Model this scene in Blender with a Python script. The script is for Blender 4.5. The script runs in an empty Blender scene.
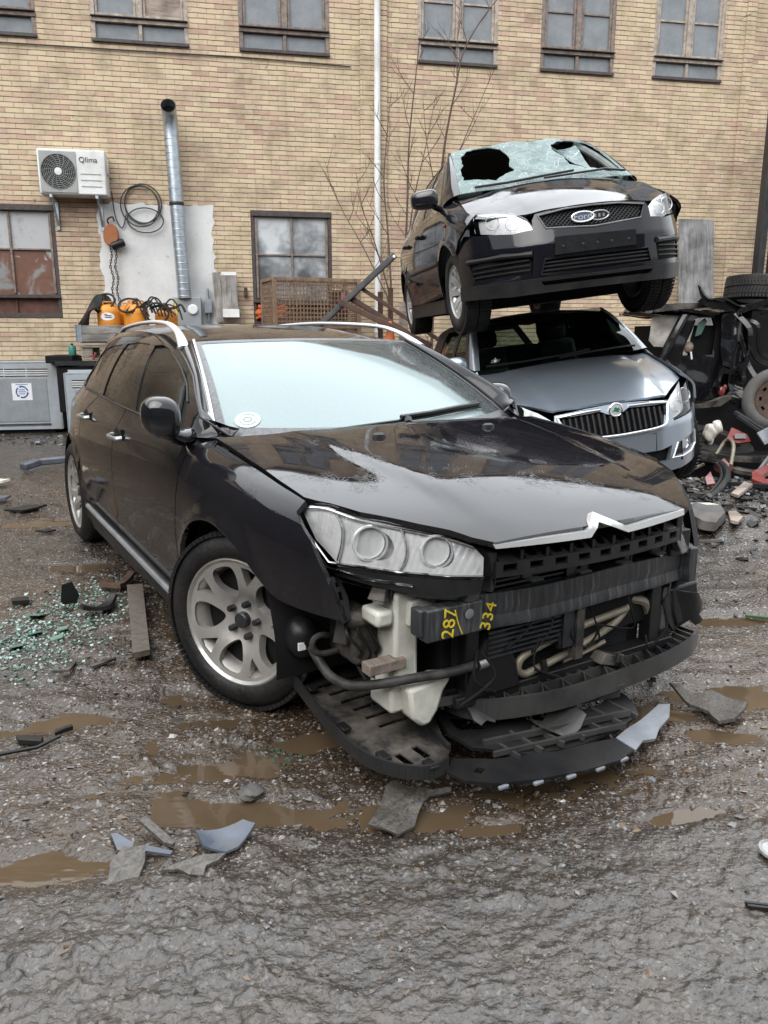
import bpy, bmesh, math, random
import numpy as np
from mathutils import Vector, Matrix, Euler, geometry
random.seed(7); RNG = np.random.default_rng(11)
SC = bpy.context.scene; COL = SC.collection
R = math.radians

def pch(xs, ys):
    q_ = np.argsort(xs); xs = np.array(xs, float)[q_]; ys = np.array(ys, float)[q_]
    h = np.diff(xs); d = np.diff(ys)/h; m = np.zeros(len(xs))
    for i in range(1, len(xs)-1):
        if d[i-1]*d[i] > 0:
            w1 = 2*h[i]+h[i-1]; w2 = h[i]+2*h[i-1]; m[i] = (w1+w2)/(w1/d[i-1]+w2/d[i])
    m[0] = d[0]; m[-1] = d[-1]
    def f(x):
        x = np.asarray(x, float); xc = np.clip(x, xs[0], xs[-1]); k = np.clip(np.searchsorted(xs, xc)-1, 0, len(h)-1)
        t = (xc-xs[k])/h[k]; t2 = t*t; t3 = t2*t
        return (ys[k]*(2*t3-3*t2+1)+h[k]*m[k]*(t3-2*t2+t)+ys[k+1]*(3*t2-2*t3)+h[k]*m[k+1]*(t3-t2)
                + np.where(x < xs[0], (x-xs[0])*m[0], 0)+np.where(x > xs[-1], (x-xs[-1])*m[-1], 0))
    return f

# ---------- noise for heights (numpy) ----------
def vnoise(x, y, seed=0):
    xi = np.floor(x).astype(np.int64); yi = np.floor(y).astype(np.int64); fx = x-xi; fy = y-yi
    def hsh(a, b):
        n = (a*374761393+b*668265263+seed*982451653) & 0xffffffff
        n = ((n ^ (n >> 13))*1274126177) & 0xffffffff
        return ((n ^ (n >> 16)) & 0xffff)/65535.0
    u = fx*fx*(3-2*fx); v = fy*fy*(3-2*fy)
    return (hsh(xi, yi)*(1-u)+hsh(xi+1, yi)*u)*(1-v)+(hsh(xi, yi+1)*(1-u)+hsh(xi+1, yi+1)*u)*v
def fbm(x, y, oct=4, seed=0, gain=.5):
    s = 0; a = 1; t = 0
    for i in range(oct):
        s = s+a*vnoise(x*2**i+17.3*i, y*2**i-9.1*i, seed+i); t += a; a *= gain
    return s/t
def worley(x, y, seed=0):
    xi = np.floor(x).astype(np.int64); yi = np.floor(y).astype(np.int64)
    best = np.full(np.shape(x), 9.0); rid = np.zeros(np.shape(x))
    def hsh(a, b, s):
        n = (a*374761393+b*668265263+(seed+s)*982451653) & 0xffffffff
        n = ((n ^ (n >> 13))*1274126177) & 0xffffffff
        return ((n ^ (n >> 16)) & 0xffff)/65535.0
    for dx in (-1, 0, 1):
        for dy in (-1, 0, 1):
            cx = xi+dx; cy = yi+dy
            d = np.hypot(cx+hsh(cx, cy, 1)-x, cy+hsh(cx, cy, 2)-y)
            q = hsh(cx, cy, 3); m = d < best
            best = np.where(m, d, best); rid = np.where(m, q, rid)
    return best, rid

# ---------- object helpers ----------
def link(name, me, mats, parent=None):
    o = bpy.data.objects.new(name, me)
    for m in (mats if isinstance(mats, (list, tuple)) else [mats]): me.materials.append(m)
    COL.objects.link(o)
    if parent is not None: o.parent = parent
    return o
def tag(o, label=None, cat=None, group=None, kind=None):
    if label: o['label'] = label
    if cat: o['category'] = cat
    if group: o['group'] = group
    if kind: o['kind'] = kind
    return o
def thing(name, label, cat, loc=(0, 0, 0), rot=(0, 0, 0), group=None):
    o = bpy.data.objects.new(name, None); COL.objects.link(o); o.empty_display_size = .1
    o.location = loc; o.rotation_euler = rot
    return tag(o, label, cat, group)
def rotm(yaw, pitch=0, roll=0):
    return Matrix.Rotation(yaw, 4, 'Z') @ Matrix.Rotation(pitch, 4, 'Y') @ Matrix.Rotation(roll, 4, 'X')
def thing_m(name, label, cat, mat, group=None):
    o = thing(name, label, cat, group=group); o.matrix_world = mat; o.matrix_basis = mat
    return o
def copy_tree(o, parent=None):
    c = o.copy(); COL.objects.link(c); c.parent = parent
    for ch in list(o.children): copy_tree(ch, c)
    return c
def axis_mat(p, d):
    d = Vector(d).normalized(); q = Vector((0, 0, 1)).rotation_difference(d)
    return Matrix.Translation(p) @ q.to_matrix().to_4x4()

class MB:
    def __init__(s): s.v = []; s.f = []; s.m = []; s.sm = []; s.cur = 0; s.ch = []
    def add(s, V, F, smooth=True, M=None):
        b = len(s.v); s.ch.append((b, len(s.f)))
        if M is not None: V = [M @ Vector(v) for v in V]
        s.v += [tuple(v) for v in V]; s.f += [tuple(b+i for i in f) for f in F]
        s.m += [s.cur]*len(F); s.sm += [smooth]*len(F); return s
    def box(s, c, size, M=None, taper=(1, 1)):
        a, b, d = [q/2 for q in size]; V = []
        for z in (-1, 1):
            t = taper if z > 0 else (1, 1)
            for x, y in ((-1, -1), (1, -1), (1, 1), (-1, 1)): V.append(Vector((c[0]+x*a*t[0], c[1]+y*b*t[1], c[2]+z*d)))
        return s.add(V, [(3, 2, 1, 0), (4, 5, 6, 7), (0, 1, 5, 4), (1, 2, 6, 5), (2, 3, 7, 6), (3, 0, 4, 7)], False, M)
    def bar(s, p, q, w, h, up=(0, 0, 1)):      # rectangular bar from p to q
        p = Vector(p); q = Vector(q); d = (q-p); L = d.length; d.normalize(); u = Vector(up)
        x = d.cross(u)
        if x.length < 1e-4: x = d.cross(Vector((1, 0, 0)))
        x.normalize(); y = x.cross(d)
        M = Matrix((x, y, d)).transposed().to_4x4(); M.translation = (p+q)/2
        return s.box((0, 0, 0), (w, h, L), M)
    def tube(s, pts, r, seg=8, closed=False, cap=True, asp=1.0):
        P = [Vector(p) for p in pts]; n = len(P); rr = r if isinstance(r, (list, tuple)) else [r]*n
        up = None; V = []; F = []
        for i in range(n):
            if closed: t = P[(i+1) % n]-P[i-1]
            else: t = P[min(i+1, n-1)]-P[max(i-1, 0)]
            if t.length < 1e-9: t = Vector((0, 0, 1))
            t.normalize()
            if up is None:
                up = Vector((0, 0, 1)) if abs(t.z) < .9 else Vector((1, 0, 0))
            x = up-t*up.dot(t)
            if x.length < 1e-5: x = t.orthogonal()
            x.normalize(); up = x; y = t.cross(x)
            for k in range(seg):
                a = 2*math.pi*k/seg; V.append(P[i]+x*(rr[i]*math.cos(a))+y*(asp*rr[i]*math.sin(a)))
        for i in range(n if closed else n-1):
            j = (i+1) % n
            for k in range(seg):
                l = (k+1) % seg; F.append((i*seg+k, i*seg+l, j*seg+l, j*seg+k))
        if cap and not closed:
            F.append(tuple(range(seg-1, -1, -1))); F.append(tuple((n-1)*seg+k for k in range(seg)))
        return s.add(V, F)
    def lathe(s, prof, M=None, seg=32, closed=False):   # profile [(r, z)] about z
        V = []; F = []; n = len(prof)
        for r_, z in prof:
            for k in range(seg):
                a = 2*math.pi*k/seg; V.append(Vector((r_*math.cos(a), r_*math.sin(a), z)))
        for i in range(n if closed else n-1):
            j = (i+1) % n
            for k in range(seg):
                l = (k+1) % seg; F.append((i*seg+k, i*seg+l, j*seg+l, j*seg+k))
        if not closed:
            if prof[0][0] > 1e-6: F.append(tuple(range(seg-1, -1, -1)))
            if prof[-1][0] > 1e-6: F.append(tuple((n-1)*seg+k for k in range(seg)))
        return s.add(V, F, True, M)
    def prism(s, poly, z0, z1, M=None, smooth=False):
        n = len(poly); V = [Vector((p[0], p[1], z0)) for p in poly]+[Vector((p[0], p[1], z1)) for p in poly]
        F = [tuple(range(n-1, -1, -1)), tuple(range(n, 2*n))]+[(i, (i+1) % n, n+(i+1) % n, n+i) for i in range(n)]
        return s.add(V, F, smooth, M)
    def grid(s, nu, nv, fn, M=None, closed_u=False):
        V = [Vector(fn(i/(nu-1), j/(nv-1))) for j in range(nv) for i in range(nu)]
        return s.add(V, [(j*nu+i, j*nu+i+1, (j+1)*nu+i+1, (j+1)*nu+i) for j in range(nv-1) for i in range(nu-1)], True, M)
    def ball(s, c, r, M=None, seg=16, rings=10):
        r = r if isinstance(r, (tuple, list)) else (r, r, r); V = []; F = []
        for i in range(rings+1):
            t = math.pi*i/rings
            for k in range(seg):
                a = 2*math.pi*k/seg
                V.append(Vector((c[0]+r[0]*math.sin(t)*math.cos(a), c[1]+r[1]*math.sin(t)*math.sin(a), c[2]+r[2]*math.cos(t))))
        for i in range(rings):
            for k in range(seg):
                l = (k+1) % seg; F.append((i*seg+k, (i+1)*seg+k, (i+1)*seg+l, i*seg+l))
        return s.add(V, F, True, M)
    def mesh(s, name):
        me = bpy.data.meshes.new(name); me.from_pydata(s.v, [], s.f)
        me.polygons.foreach_set('material_index', s.m); me.polygons.foreach_set('use_smooth', s.sm); me.update()
        return me
    def each(s, name, mats, parent=None, per=1, **k):      # one object per added shape (or per few shapes)
        st = s.ch[::per]; out = []
        for i, (b, f) in enumerate(st):
            b2, f2 = st[i+1] if i+1 < len(st) else (len(s.v), len(s.f)); q = MB()
            q.v = s.v[b:b2]; q.f = [tuple(j-b for j in t) for t in s.f[f:f2]]; q.m = s.m[f:f2]; q.sm = s.sm[f:f2]; out.append(q.build(name, mats, parent, **k))
        return out
    def build(s, name, mats, parent=None, bevel=0, angle=40, M=None, fix=False):
        me = s.mesh(name)
        if fix:
            bm = bmesh.new(); bm.from_mesh(me); bmesh.ops.remove_doubles(bm, verts=bm.verts, dist=1e-5)
            bmesh.ops.recalc_face_normals(bm, faces=bm.faces); bm.to_mesh(me); bm.free()
        o = link(name, me, mats, parent)
        try: me.set_sharp_from_angle(angle=R(angle))
        except Exception: pass
        if bevel:
            b = o.modifiers.new('bevel', 'BEVEL'); b.width = bevel; b.segments = 2; b.limit_method = 'ANGLE'; b.angle_limit = R(35)
            b.harden_normals = False
        if M is not None: o.matrix_local = M
        return o

def spl(pts, n=8, closed=False):       # Catmull-Rom through points
    P = [np.array(p, float) for p in pts]; N = len(P); out = []
    for i in range(N if closed else N-1):
        if closed: a, b, c, d = P[i-1], P[i], P[(i+1) % N], P[(i+2) % N]
        else: a, b, c, d = P[max(i-1, 0)], P[i], P[i+1], P[min(i+2, N-1)]
        for k in range(n):
            t = k/n; out.append(tuple(.5*((2*b)+(c-a)*t+(2*a-5*b+4*c-d)*t*t+(3*b-a-3*c+d)*t**3)))
    if not closed: out.append(tuple(P[-1]))
    return out
def arc(cx, cy, r, a0, a1, n=14):
    return [(cx+r*math.cos(R(a0+(a1-a0)*i/n)), cy+r*math.sin(R(a0+(a1-a0)*i/n))) for i in range(n+1)]
def shrink_dup(poly):
    out = []
    for p in poly:
        if not out or (abs(p[0]-out[-1][0])+abs(p[1]-out[-1][1])) > 1e-4: out.append((float(p[0]), float(p[1])))
    if (abs(out[0][0]-out[-1][0])+abs(out[0][1]-out[-1][1])) < 1e-4: out.pop()
    return out
def resample(poly, step):
    poly = shrink_dup(poly); out = []
    for i, p in enumerate(poly):
        q = poly[(i+1) % len(poly)]; L = math.hypot(q[0]-p[0], q[1]-p[1]); k = max(1, int(math.ceil(L/step)))
        for j in range(k): out.append((p[0]+(q[0]-p[0])*j/k, p[1]+(q[1]-p[1])*j/k))
    return out
def inpoly(X, Y, poly):
    r = np.zeros(X.shape, bool); n = len(poly)
    for i in range(n):
        x0, y0 = poly[i]; x1, y1 = poly[(i+1) % n]
        if y0 == y1: continue
        c = ((y0 > Y) != (y1 > Y)); r ^= c & (X < (x1-x0)*(Y-y0)/(y1-y0)+x0)
    return r

class Panels:
    """outlined sheets laid on a surface fn(U,V)->(N,3), with returned edges and exact normals"""
    def __init__(s): s.V = []; s.F = []; s.N = []
    def add(s, outline, fn, hint, holes=(), step=.05, rim=.012, both=False, off=0.0):
        loops = [resample(outline, step)]+[resample(h, step) for h in holes]
        pts = []; edges = []
        for L in loops:
            b = len(pts); pts += L; edges += [(b+i, b+(i+1) % len(L)) for i in range(len(L))]
        nb = len(pts); P = np.array(pts); lo = P.min(0); hi = P.max(0)
        gx, gy = np.meshgrid(np.arange(lo[0]+step*.5, hi[0], step), np.arange(lo[1]+step*.5, hi[1], step))
        gx = gx.ravel(); gy = gy.ravel()
        if len(gx):
            ins = inpoly(gx, gy, loops[0])
            for h in loops[1:]: ins &= ~inpoly(gx, gy, h)
            gx = gx[ins]; gy = gy[ins]
            if len(gx):
                ok = np.ones(len(gx), bool)
                for i in range(0, nb, 64):
                    ok &= (np.hypot(gx[:, None]-P[None, i:i+64, 0], gy[:, None]-P[None, i:i+64, 1]).min(1) > step*.55)
                pts += list(zip(gx[ok].tolist(), gy[ok].tolist()))
        res = geometry.delaunay_2d_cdt([Vector(p) for p in pts], edges, [], 0, 1e-7)
        UV = np.array([(v.x, v.y) for v in res[0]]); T = np.array(res[2])
        c = UV[T].mean(1); ins = inpoly(c[:, 0], c[:, 1], loops[0])
        for h in loops[1:]: ins &= ~inpoly(c[:, 0], c[:, 1], h)
        T = T[ins]
        a = UV[T]; ar = (a[:, 1, 0]-a[:, 0, 0])*(a[:, 2, 1]-a[:, 0, 1])-(a[:, 1, 1]-a[:, 0, 1])*(a[:, 2, 0]-a[:, 0, 0])
        T = T[np.abs(ar) > 1e-9]; ar = ar[np.abs(ar) > 1e-9]
        T = np.where((ar < 0)[:, None], T[:, ::-1], T)
        U = UV[:, 0]; V = UV[:, 1]; e = 2e-3
        X = fn(U, V); N = np.cross(fn(U+e, V)-fn(U-e, V), fn(U, V+e)-fn(U, V-e))
        N /= np.maximum(np.linalg.norm(N, axis=1), 1e-12)[:, None]
        if (N @ np.array(hint)).mean() < 0: N = -N; T = T[:, ::-1]
        X = X+N*off
        b = len(s.V); s.V += X.tolist(); s.N += N.tolist(); s.F += [(int(b+t[0]), int(b+t[1]), int(b+t[2])) for t in T]
        if rim:
            cnt = {}
            for t in T:
                for i in range(3):
                    k = (int(t[i]), int(t[(i+1) % 3])); cnt[k] = 1
            for (i, j) in list(cnt):
                if (j, i) in cnt: continue
                p, q = X[i], X[j]; p2 = p-N[i]*rim; q2 = q-N[j]*rim
                n = np.cross(q-p, N[i]); L = np.linalg.norm(n)
                if L < 1e-12: continue
                n = (n/L).tolist(); b = len(s.V)
                s.V += [p.tolist(), q.tolist(), q2.tolist(), p2.tolist()]; s.N += [n]*4; s.F += [(b, b+3, b+2, b+1)]
            if both:
                b = len(s.V); s.V += (X-N*rim).tolist(); s.N += (-N).tolist(); s.F += [(int(b+t[2]), int(b+t[1]), int(b+t[0])) for t in T]
        return s
    def build(s, name, mats, parent=None):
        me = bpy.data.meshes.new(name); me.from_pydata(s.V, [], s.F)
        me.polygons.foreach_set('use_smooth', [True]*len(s.F)); me.update()
        try: me.normals_split_custom_set_from_vertices(s.N)
        except Exception as ex: print('normals', ex)
        return link(name, me, mats, parent)
def panel(name, mats, parent, outline, fn, hint, **k): return Panels().add(outline, fn, hint, **k).build(name, mats, parent)
# ---------- materials ----------
def newmat(name):
    m = bpy.data.materials.new(name); m.use_nodes = True; nt = m.node_tree; nt.nodes.clear()
    out = nt.nodes.new('ShaderNodeOutputMaterial'); return m, nt, out
class NT:
    def __init__(s, nt): s.nt = nt
    def n(s, t, **k):
        x = s.nt.nodes.new(t)
        for a, b in k.items():
            if hasattr(x, a): setattr(x, a, b)
        return x
    def l(s, a, b): s.nt.links.new(a, b)
    def co(s, kind='Object', scale=(1, 1, 1), loc=(0, 0, 0), rot=(0, 0, 0)):
        t = s.n('ShaderNodeTexCoord'); mp = s.n('ShaderNodeMapping'); s.l(t.outputs[kind], mp.inputs[0])
        mp.inputs['Scale'].default_value = scale; mp.inputs['Location'].default_value = loc; mp.inputs['Rotation'].default_value = rot
        return mp.outputs[0]
    def noise(s, vec, scale, detail=4, rough=.55, dist=0):
        x = s.n('ShaderNodeTexNoise'); x.inputs['Scale'].default_value = scale; x.inputs['Detail'].default_value = detail
        x.inputs['Roughness'].default_value = rough; x.inputs['Distortion'].default_value = dist; s.l(vec, x.inputs['Vector']); return x.outputs['Fac']
    def vor(s, vec, scale, feat='F1', out='Distance'):
        x = s.n('ShaderNodeTexVoronoi'); x.feature = feat; x.inputs['Scale'].default_value = scale; s.l(vec, x.inputs['Vector']); return x.outputs[out]
    def ramp(s, fac, stops, interp='LINEAR'):
        x = s.n('ShaderNodeValToRGB'); x.color_ramp.interpolation = interp; e = x.color_ramp.elements
        while len(e) > 1: e.remove(e[-1])
        for i, (p, c) in enumerate(stops):
            q = e[0] if i == 0 else e.new(p); q.position = p
            q.color = (c, c, c, 1) if isinstance(c, (int, float)) else tuple(c)+(1,)
        s.l(fac, x.inputs[0]); return x.outputs[0]
    def mix(s, fac, a, b, mode='MIX'):
        x = s.n('ShaderNodeMix'); x.data_type = 'RGBA'; x.blend_type = mode
        for sock, v in ((x.inputs[0], fac), (x.inputs[6], a), (x.inputs[7], b)):
            if hasattr(v, 'is_output'): s.l(v, sock)
            else: sock.default_value = v if isinstance(v, (int, float)) else tuple(v)+((1,) if len(v) == 3 else ())
        return x.outputs[2]
    def math(s, op, a, b=0.0, clamp=False):
        x = s.n('ShaderNodeMath'); x.operation = op; x.use_clamp = clamp
        for i, v in enumerate((a, b)):
            if hasattr(v, 'is_output'): s.l(v, x.inputs[i])
            else: x.inputs[i].default_value = v
        return x.outputs[0]
    def bump(s, h, strength, dist=.01, normal=None):
        x = s.n('ShaderNodeBump'); x.inputs['Strength'].default_value = strength; x.inputs['Distance'].default_value = dist
        s.l(h, x.inputs['Height'])
        if normal is not None: s.l(normal, x.inputs['Normal'])
        return x.outputs[0]
    def prin(s, base=None, rough=.5, metal=0, normal=None, coat=0, coat_r=.05, coat_n=None, spec=None, trans=0, ior=None):
        p = s.n('ShaderNodeBsdfPrincipled')
        for nm, v in (('Base Color', base), ('Roughness', rough), ('Metallic', metal), ('Coat Weight', coat), ('Coat Roughness', coat_r), ('Specular IOR Level', spec), ('Transmission Weight', trans), ('IOR', ior)):
            if v is None: continue
            k = p.inputs[nm]
            if hasattr(v, 'is_output'): s.l(v, k)
            else: k.default_value = v if isinstance(v, (int, float)) else tuple(v)+((1,) if len(v) == 3 else ())
        if normal is not None: s.l(normal, p.inputs['Normal'])
        if coat_n is not None: s.l(coat_n, p.inputs['Coat Normal'])
        return p
M = {}
def simple(name, col, rough=.5, metal=0, var=.25, scale=8, bump=.0, bscale=60, dirt=None, dirt_amt=.3, coat=0, kind='Object', rvar=.12, dscale=3.0):
    m, nt, out = newmat(name); t = NT(nt); co = t.co(kind)
    n = t.noise(co, scale, 5, .6); c2 = tuple(q*(1-var) for q in col); c1 = tuple(min(1, q*(1+var)) for q in col)
    c = t.ramp(n, [(.3, c2), (.7, c1)])
    rr = t.math('ADD', t.math('MULTIPLY', t.noise(co, scale*2.3, 3), rvar*2), rough-rvar)
    if dirt:
        f = t.ramp(t.noise(co, dscale, 6, .65), [(.42, 0), (.68, 1)]); f = t.math('MULTIPLY', f, dirt_amt)
        c = t.mix(f, c, dirt); rr = t.math('ADD', rr, t.math('MULTIPLY', f, .4), True)
        if metal: metal = t.math('SUBTRACT', metal, t.math('MULTIPLY', f, metal), True)
    nn = t.bump(t.noise(co, bscale, 4), bump, .01) if bump else None
    p = t.prin(c, rr, metal, nn, coat, spec=(.32 if max(col) < .03 else .5)); t.l(p.outputs[0], out.inputs[0]); M[name] = m; return m
def paint(name, col, dirt=(.10, .078, .06), dirt_amt=.35, rough=.28, metal=.0, wet=.5, coat_r=.03, flake=0, hdirt=.0):
    m, nt, out = newmat(name); t = NT(nt); co = t.co('Object')
    n1 = t.noise(co, 1.7, 5, .6); n2 = t.noise(co, 23, 5, .7); streak = t.noise(t.co('Object', (9, 9, .9)), 3.2, 4, .6)
    f = t.math('MULTIPLY', t.ramp(t.math('MULTIPLY', t.math('ADD', n1, streak), .5), [(.36, 0), (.62, 1)]), t.ramp(n2, [(.25, .25), (.75, 1)]))
    f = t.math('MULTIPLY', f, dirt_amt)
    if hdirt:
        sx = t.n('ShaderNodeSeparateXYZ'); t.l(co, sx.inputs[0])
        f = t.math('ADD', f, t.math('MULTIPLY', t.ramp(sx.outputs[2], [(.15, 1), (.75, 0)]), t.math('MULTIPLY', n2, hdirt)), True)
    c = t.mix(f, col, dirt); rr = t.math('ADD', rough, t.math('MULTIPLY', f, .5), True)
    # water beads and fine scratches on the clear coat
    b = t.vor(co, 160, 'SMOOTH_F1'); bd = t.ramp(b, [(.0, 1), (.42, .0)]); bm = t.math('MULTIPLY', bd, t.ramp(t.noise(co, 9, 4, .6), [(.46, 0), (.62, wet)]))
    nb = t.bump(bm, .22, .004); nb = t.bump(t.noise(co, 2.1, 2), .02, .05, nb)
    cr = t.math('ADD', coat_r, t.math('MULTIPLY', f, .35), True)
    p = t.prin(c, rr, metal, nb if flake == 0 else None, 1.0, cr, nb, spec=(.0 if not metal else .5)); t.l(p.outputs[0], out.inputs[0]); M[name] = m; return m
def glass(name, tint=(.75, .85, .82), rough=.02, mist=0.0, mist_col=(.78, .85, .86), ior=1.5, dirt=0.0, dirt_sheen_col=(.2, .16, .12), drops=True):
    m, nt, out = newmat(name); t = NT(nt); co = t.co('Object')
    nb = None
    if drops:
        b = t.vor(co, 140, 'SMOOTH_F1'); nb = t.bump(t.math('MULTIPLY', t.ramp(b, [(0, 1), (.4, 0)]), t.ramp(t.noise(co, 7, 4), [(.42, 0), (.6, 1)])), .3, .004)
    tr = t.n('ShaderNodeBsdfTransparent'); tr.inputs[0].default_value = tuple(tint)+(1,)
    gl = t.n('ShaderNodeBsdfGlossy'); gl.inputs['Roughness'].default_value = rough
    fr = t.n('ShaderNodeFresnel'); fr.inputs[0].default_value = ior
    if nb is not None: t.l(nb, gl.inputs['Normal']); t.l(nb, fr.inputs['Normal'])
    mx = t.n('ShaderNodeMixShader'); t.l(fr.outputs[0], mx.inputs[0]); body = tr.outputs[0]
    if dirt:
        df = t.n('ShaderNodeBsdfDiffuse'); df.inputs[0].default_value = tuple(dirt_sheen_col)+(1,)
        m2 = t.n('ShaderNodeMixShader'); f = t.math('MULTIPLY', t.ramp(t.noise(co, 4, 6, .65), [(.3, .65), (.7, 1)]), dirt)
        t.l(f, m2.inputs[0]); t.l(body, m2.inputs[1]); t.l(df.outputs[0], m2.inputs[2]); body = m2.outputs[0]
    t.l(body, mx.inputs[1]); t.l(gl.outputs[0], mx.inputs[2]); t.l(mx.outputs[0], out.inputs[0]); M[name] = m; return m

paint('paint_citro', (.0075, .0075, .010), dirt_amt=.07, wet=.28, hdirt=.10, dirt=(.085, .068, .055), rough=.35)
paint('paint_upper', (.0055, .006, .010), dirt_amt=.06, wet=.2, dirt=(.09, .08, .07))
paint('paint_silver', (.30, .35, .41), dirt_amt=.18, metal=.75, rough=.34, wet=.5, dirt=(.20, .18, .15))
paint('paint_wreck', (.006, .006, .008), dirt_amt=.16, dirt=(.09, .085, .08), rough=.4, coat_r=.06)
simple('plastic_black', (.0085, .009, .010), .36, var=.3, dirt=(.09, .08, .07), dirt_amt=.12, bump=.06)
simple('plastic_dark', (.014, .0145, .016), .40, var=.3, dirt=(.11, .10, .09), dirt_amt=.16, bump=.1)
simple('plastic_muddy', (.02, .02, .02), .42, var=.3, dirt=(.19, .165, .14), dirt_amt=.7, bump=.2, dscale=7)
simple('plastic_grey', (.17, .18, .19), .5, dirt=(.12, .10, .08), dirt_amt=.4)
simple('rubber', (.016, .016, .0165), .62, var=.3, dirt=(.085, .07, .056), dirt_amt=.4, bump=.15, bscale=90)
simple('rubber_muddy', (.009, .009, .0095), .5, var=.3, dirt=(.07, .058, .05), dirt_amt=.22, bump=.5, bscale=40)
simple('hidden_dark', (.004, .004, .004), .8, var=.2)
simple('chrome', (.78, .79, .80), .09, 1, var=.05, rvar=.03)
simple('silver_trim', (.72, .74, .76), .25, .8, var=.06, rvar=.05)
simple('white_trim', (.85, .87, .88), .16, .55, var=.03, rvar=.04)
simple('alloy', (.52, .51, .49), .36, .75, var=.15, dirt=(.15, .10, .065), dirt_amt=.45, bump=.05)
simple('alloy_bright', (.62, .63, .64), .3, .7, var=.12, dirt=(.2, .17, .14), dirt_amt=.3)
simple('steel_bare', (.36, .37, .38), .4, .9, var=.2, dirt=(.16, .10, .06), dirt_amt=.4)
simple('steel_dark', (.030, .033, .037), .36, .5, var=.35, dirt=(.13, .12, .11), dirt_amt=.15, bump=.1)
simple('galvanised', (.42, .47, .52), .36, .85, var=.2, scale=14)
simple('rust', (.06, .036, .026), .8, .1, var=.5, scale=14, bump=.3)
simple('rust_brown', (.075, .045, .036), .62, .3, var=.4, scale=10, bump=.2, dirt=(.16, .08, .04), dirt_amt=.4)
simple('rusty_wire', (.25, .175, .12), .7, .3, var=.4, scale=18, dirt=(.10, .05, .03), dirt_amt=.6)
simple('orange_cylinder', (.72, .27, .02), .42, var=.12, dirt=(.25, .13, .05), dirt_amt=.5, dscale=9)
simple('orange_bright', (.72, .15, .03), .5, var=.15, dirt=(.12, .07, .05), dirt_amt=.4)
simple('teal', (.04, .22, .18), .5)
simple('white_plastic', (.62, .62, .56), .42, var=.06, dirt=(.30, .25, .18), dirt_amt=.45, dscale=11)
simple('white_casing', (.70, .72, .72), .45, var=.05, dirt=(.34, .32, .28), dirt_amt=.45)
simple('grey_casing', (.36, .40, .44), .5, var=.1, dirt=(.28, .25, .21), dirt_amt=.5)
simple('grey_box', (.30, .33, .36), .45, .2, var=.1, dirt=(.2, .17, .13), dirt_amt=.4)
simple('fan_dark', (.22, .225, .225), .5)
simple('fan_void', (.045, .045, .045), .8)
simple('fan_plate', (.30, .31, .30), .5, var=.1)
simple('mirror_paint', (.01, .0105, .013), .12, var=.2, rvar=.05, coat=1)
simple('interior', (.035, .036, .038), .75)
simple('seat_cloth', (.17, .19, .185), .9)
simple('white_cloth', (.62, .60, .56), .9, dirt=(.33, .24, .17), dirt_amt=.6, dscale=6, bump=.3, bscale=30)
simple('red_plastic', (.24, .022, .018), .3, dirt=(.07, .05, .045), dirt_amt=.7, dscale=8, coat=.5)
simple('yellow_mark', (.62, .48, .03), .6, var=.1)
simple('white_paper', (.80, .82, .84), .5, var=.03)
simple('blue_print', (.05, .12, .35), .5)
simple('black_print', (.03, .03, .03), .5)
simple('red_print', (.5, .05, .04), .5)
simple('emblem_blue', (.03, .05, .12), .2, coat=1)
simple('emblem_green', (.02, .16, .09), .25, coat=1)
simple('reflector', (.78, .80, .82), .16, .6, var=.12, scale=20, rvar=.06)
simple('lamp_white', (.80, .81, .81), .3, .1, var=.12, scale=18)
simple('lamp_grey', (.68, .70, .72), .3, .6, var=.2, scale=25)
simple('amber', (.65, .30, .12), .3)
simple('bark', (.10, .062, .048), .8, var=.3)
simple('beige_hose', (.25, .22, .17), .45, .3, dirt=(.14, .11, .08), dirt_amt=.5, dscale=9)
simple('hose_muddy', (.022, .021, .021), .5, dirt=(.13, .12, .10), dirt_amt=.4, dscale=14)
simple('fog_white', (.66, .69, .70), .5, var=.1)
simple('foliage', (.05, .09, .04), .7)
simple('concrete_wall', (.30, .29, .27), .8, var=.2, scale=2)
simple('rusted_panel', (.13, .055, .038), .7, .1, var=.5, scale=6, dirt=(.10, .09, .085), dirt_amt=.5)
simple('wood_frame', (.22, .175, .15), .7, var=.35, scale=20, dirt=(.08, .07, .065), dirt_amt=.6, dscale=9)
simple('wood_frame_pale', (.40, .34, .29), .7, var=.3, scale=20, dirt=(.12, .10, .09), dirt_amt=.6, dscale=9)
simple('frame_dark', (.055, .045, .042), .65, var=.4, scale=15)
simple('slab', (.085, .085, .085), .6, var=.3, dirt=(.15, .125, .10), dirt_amt=.6, bump=.4)
simple('shard_grey', (.23, .25, .28), .35, .2, var=.2, dirt=(.12, .10, .08), dirt_amt=.5, dscale=12)
simple('mud_cake', (.095, .078, .06), .65, var=.35, scale=20, bump=.5, bscale=45)
def wood(name, col, sc=(1, 12, 12)):
    m, nt, out = newmat(name); t = NT(nt); co = t.co('Object', sc)
    n = t.noise(co, 3, 6, .65, .6); c = t.ramp(n, [(.3, tuple(q*.5 for q in col)), (.5, col), (.7, tuple(q*1.35 for q in col))])
    st = t.ramp(t.noise(t.co('Object'), 3, 4), [(.4, .45), (.65, 1)]); c = t.mix(1.0, c, st, 'MULTIPLY')
    p = t.prin(c, .75, 0, t.bump(n, .3, .01)); t.l(p.outputs[0], out.inputs[0]); M[name] = m
wood('wood_grey', (.30, .28, .26)); wood('wood_grey_up', (.33, .31, .29), (12, 12, 1)); wood('wood_pallet', (.31, .26, .215)); wood('wood_board', (.36, .29, .24))
wood('plywood_grey', (.25, .25, .25), (10, 10, .8))
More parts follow.
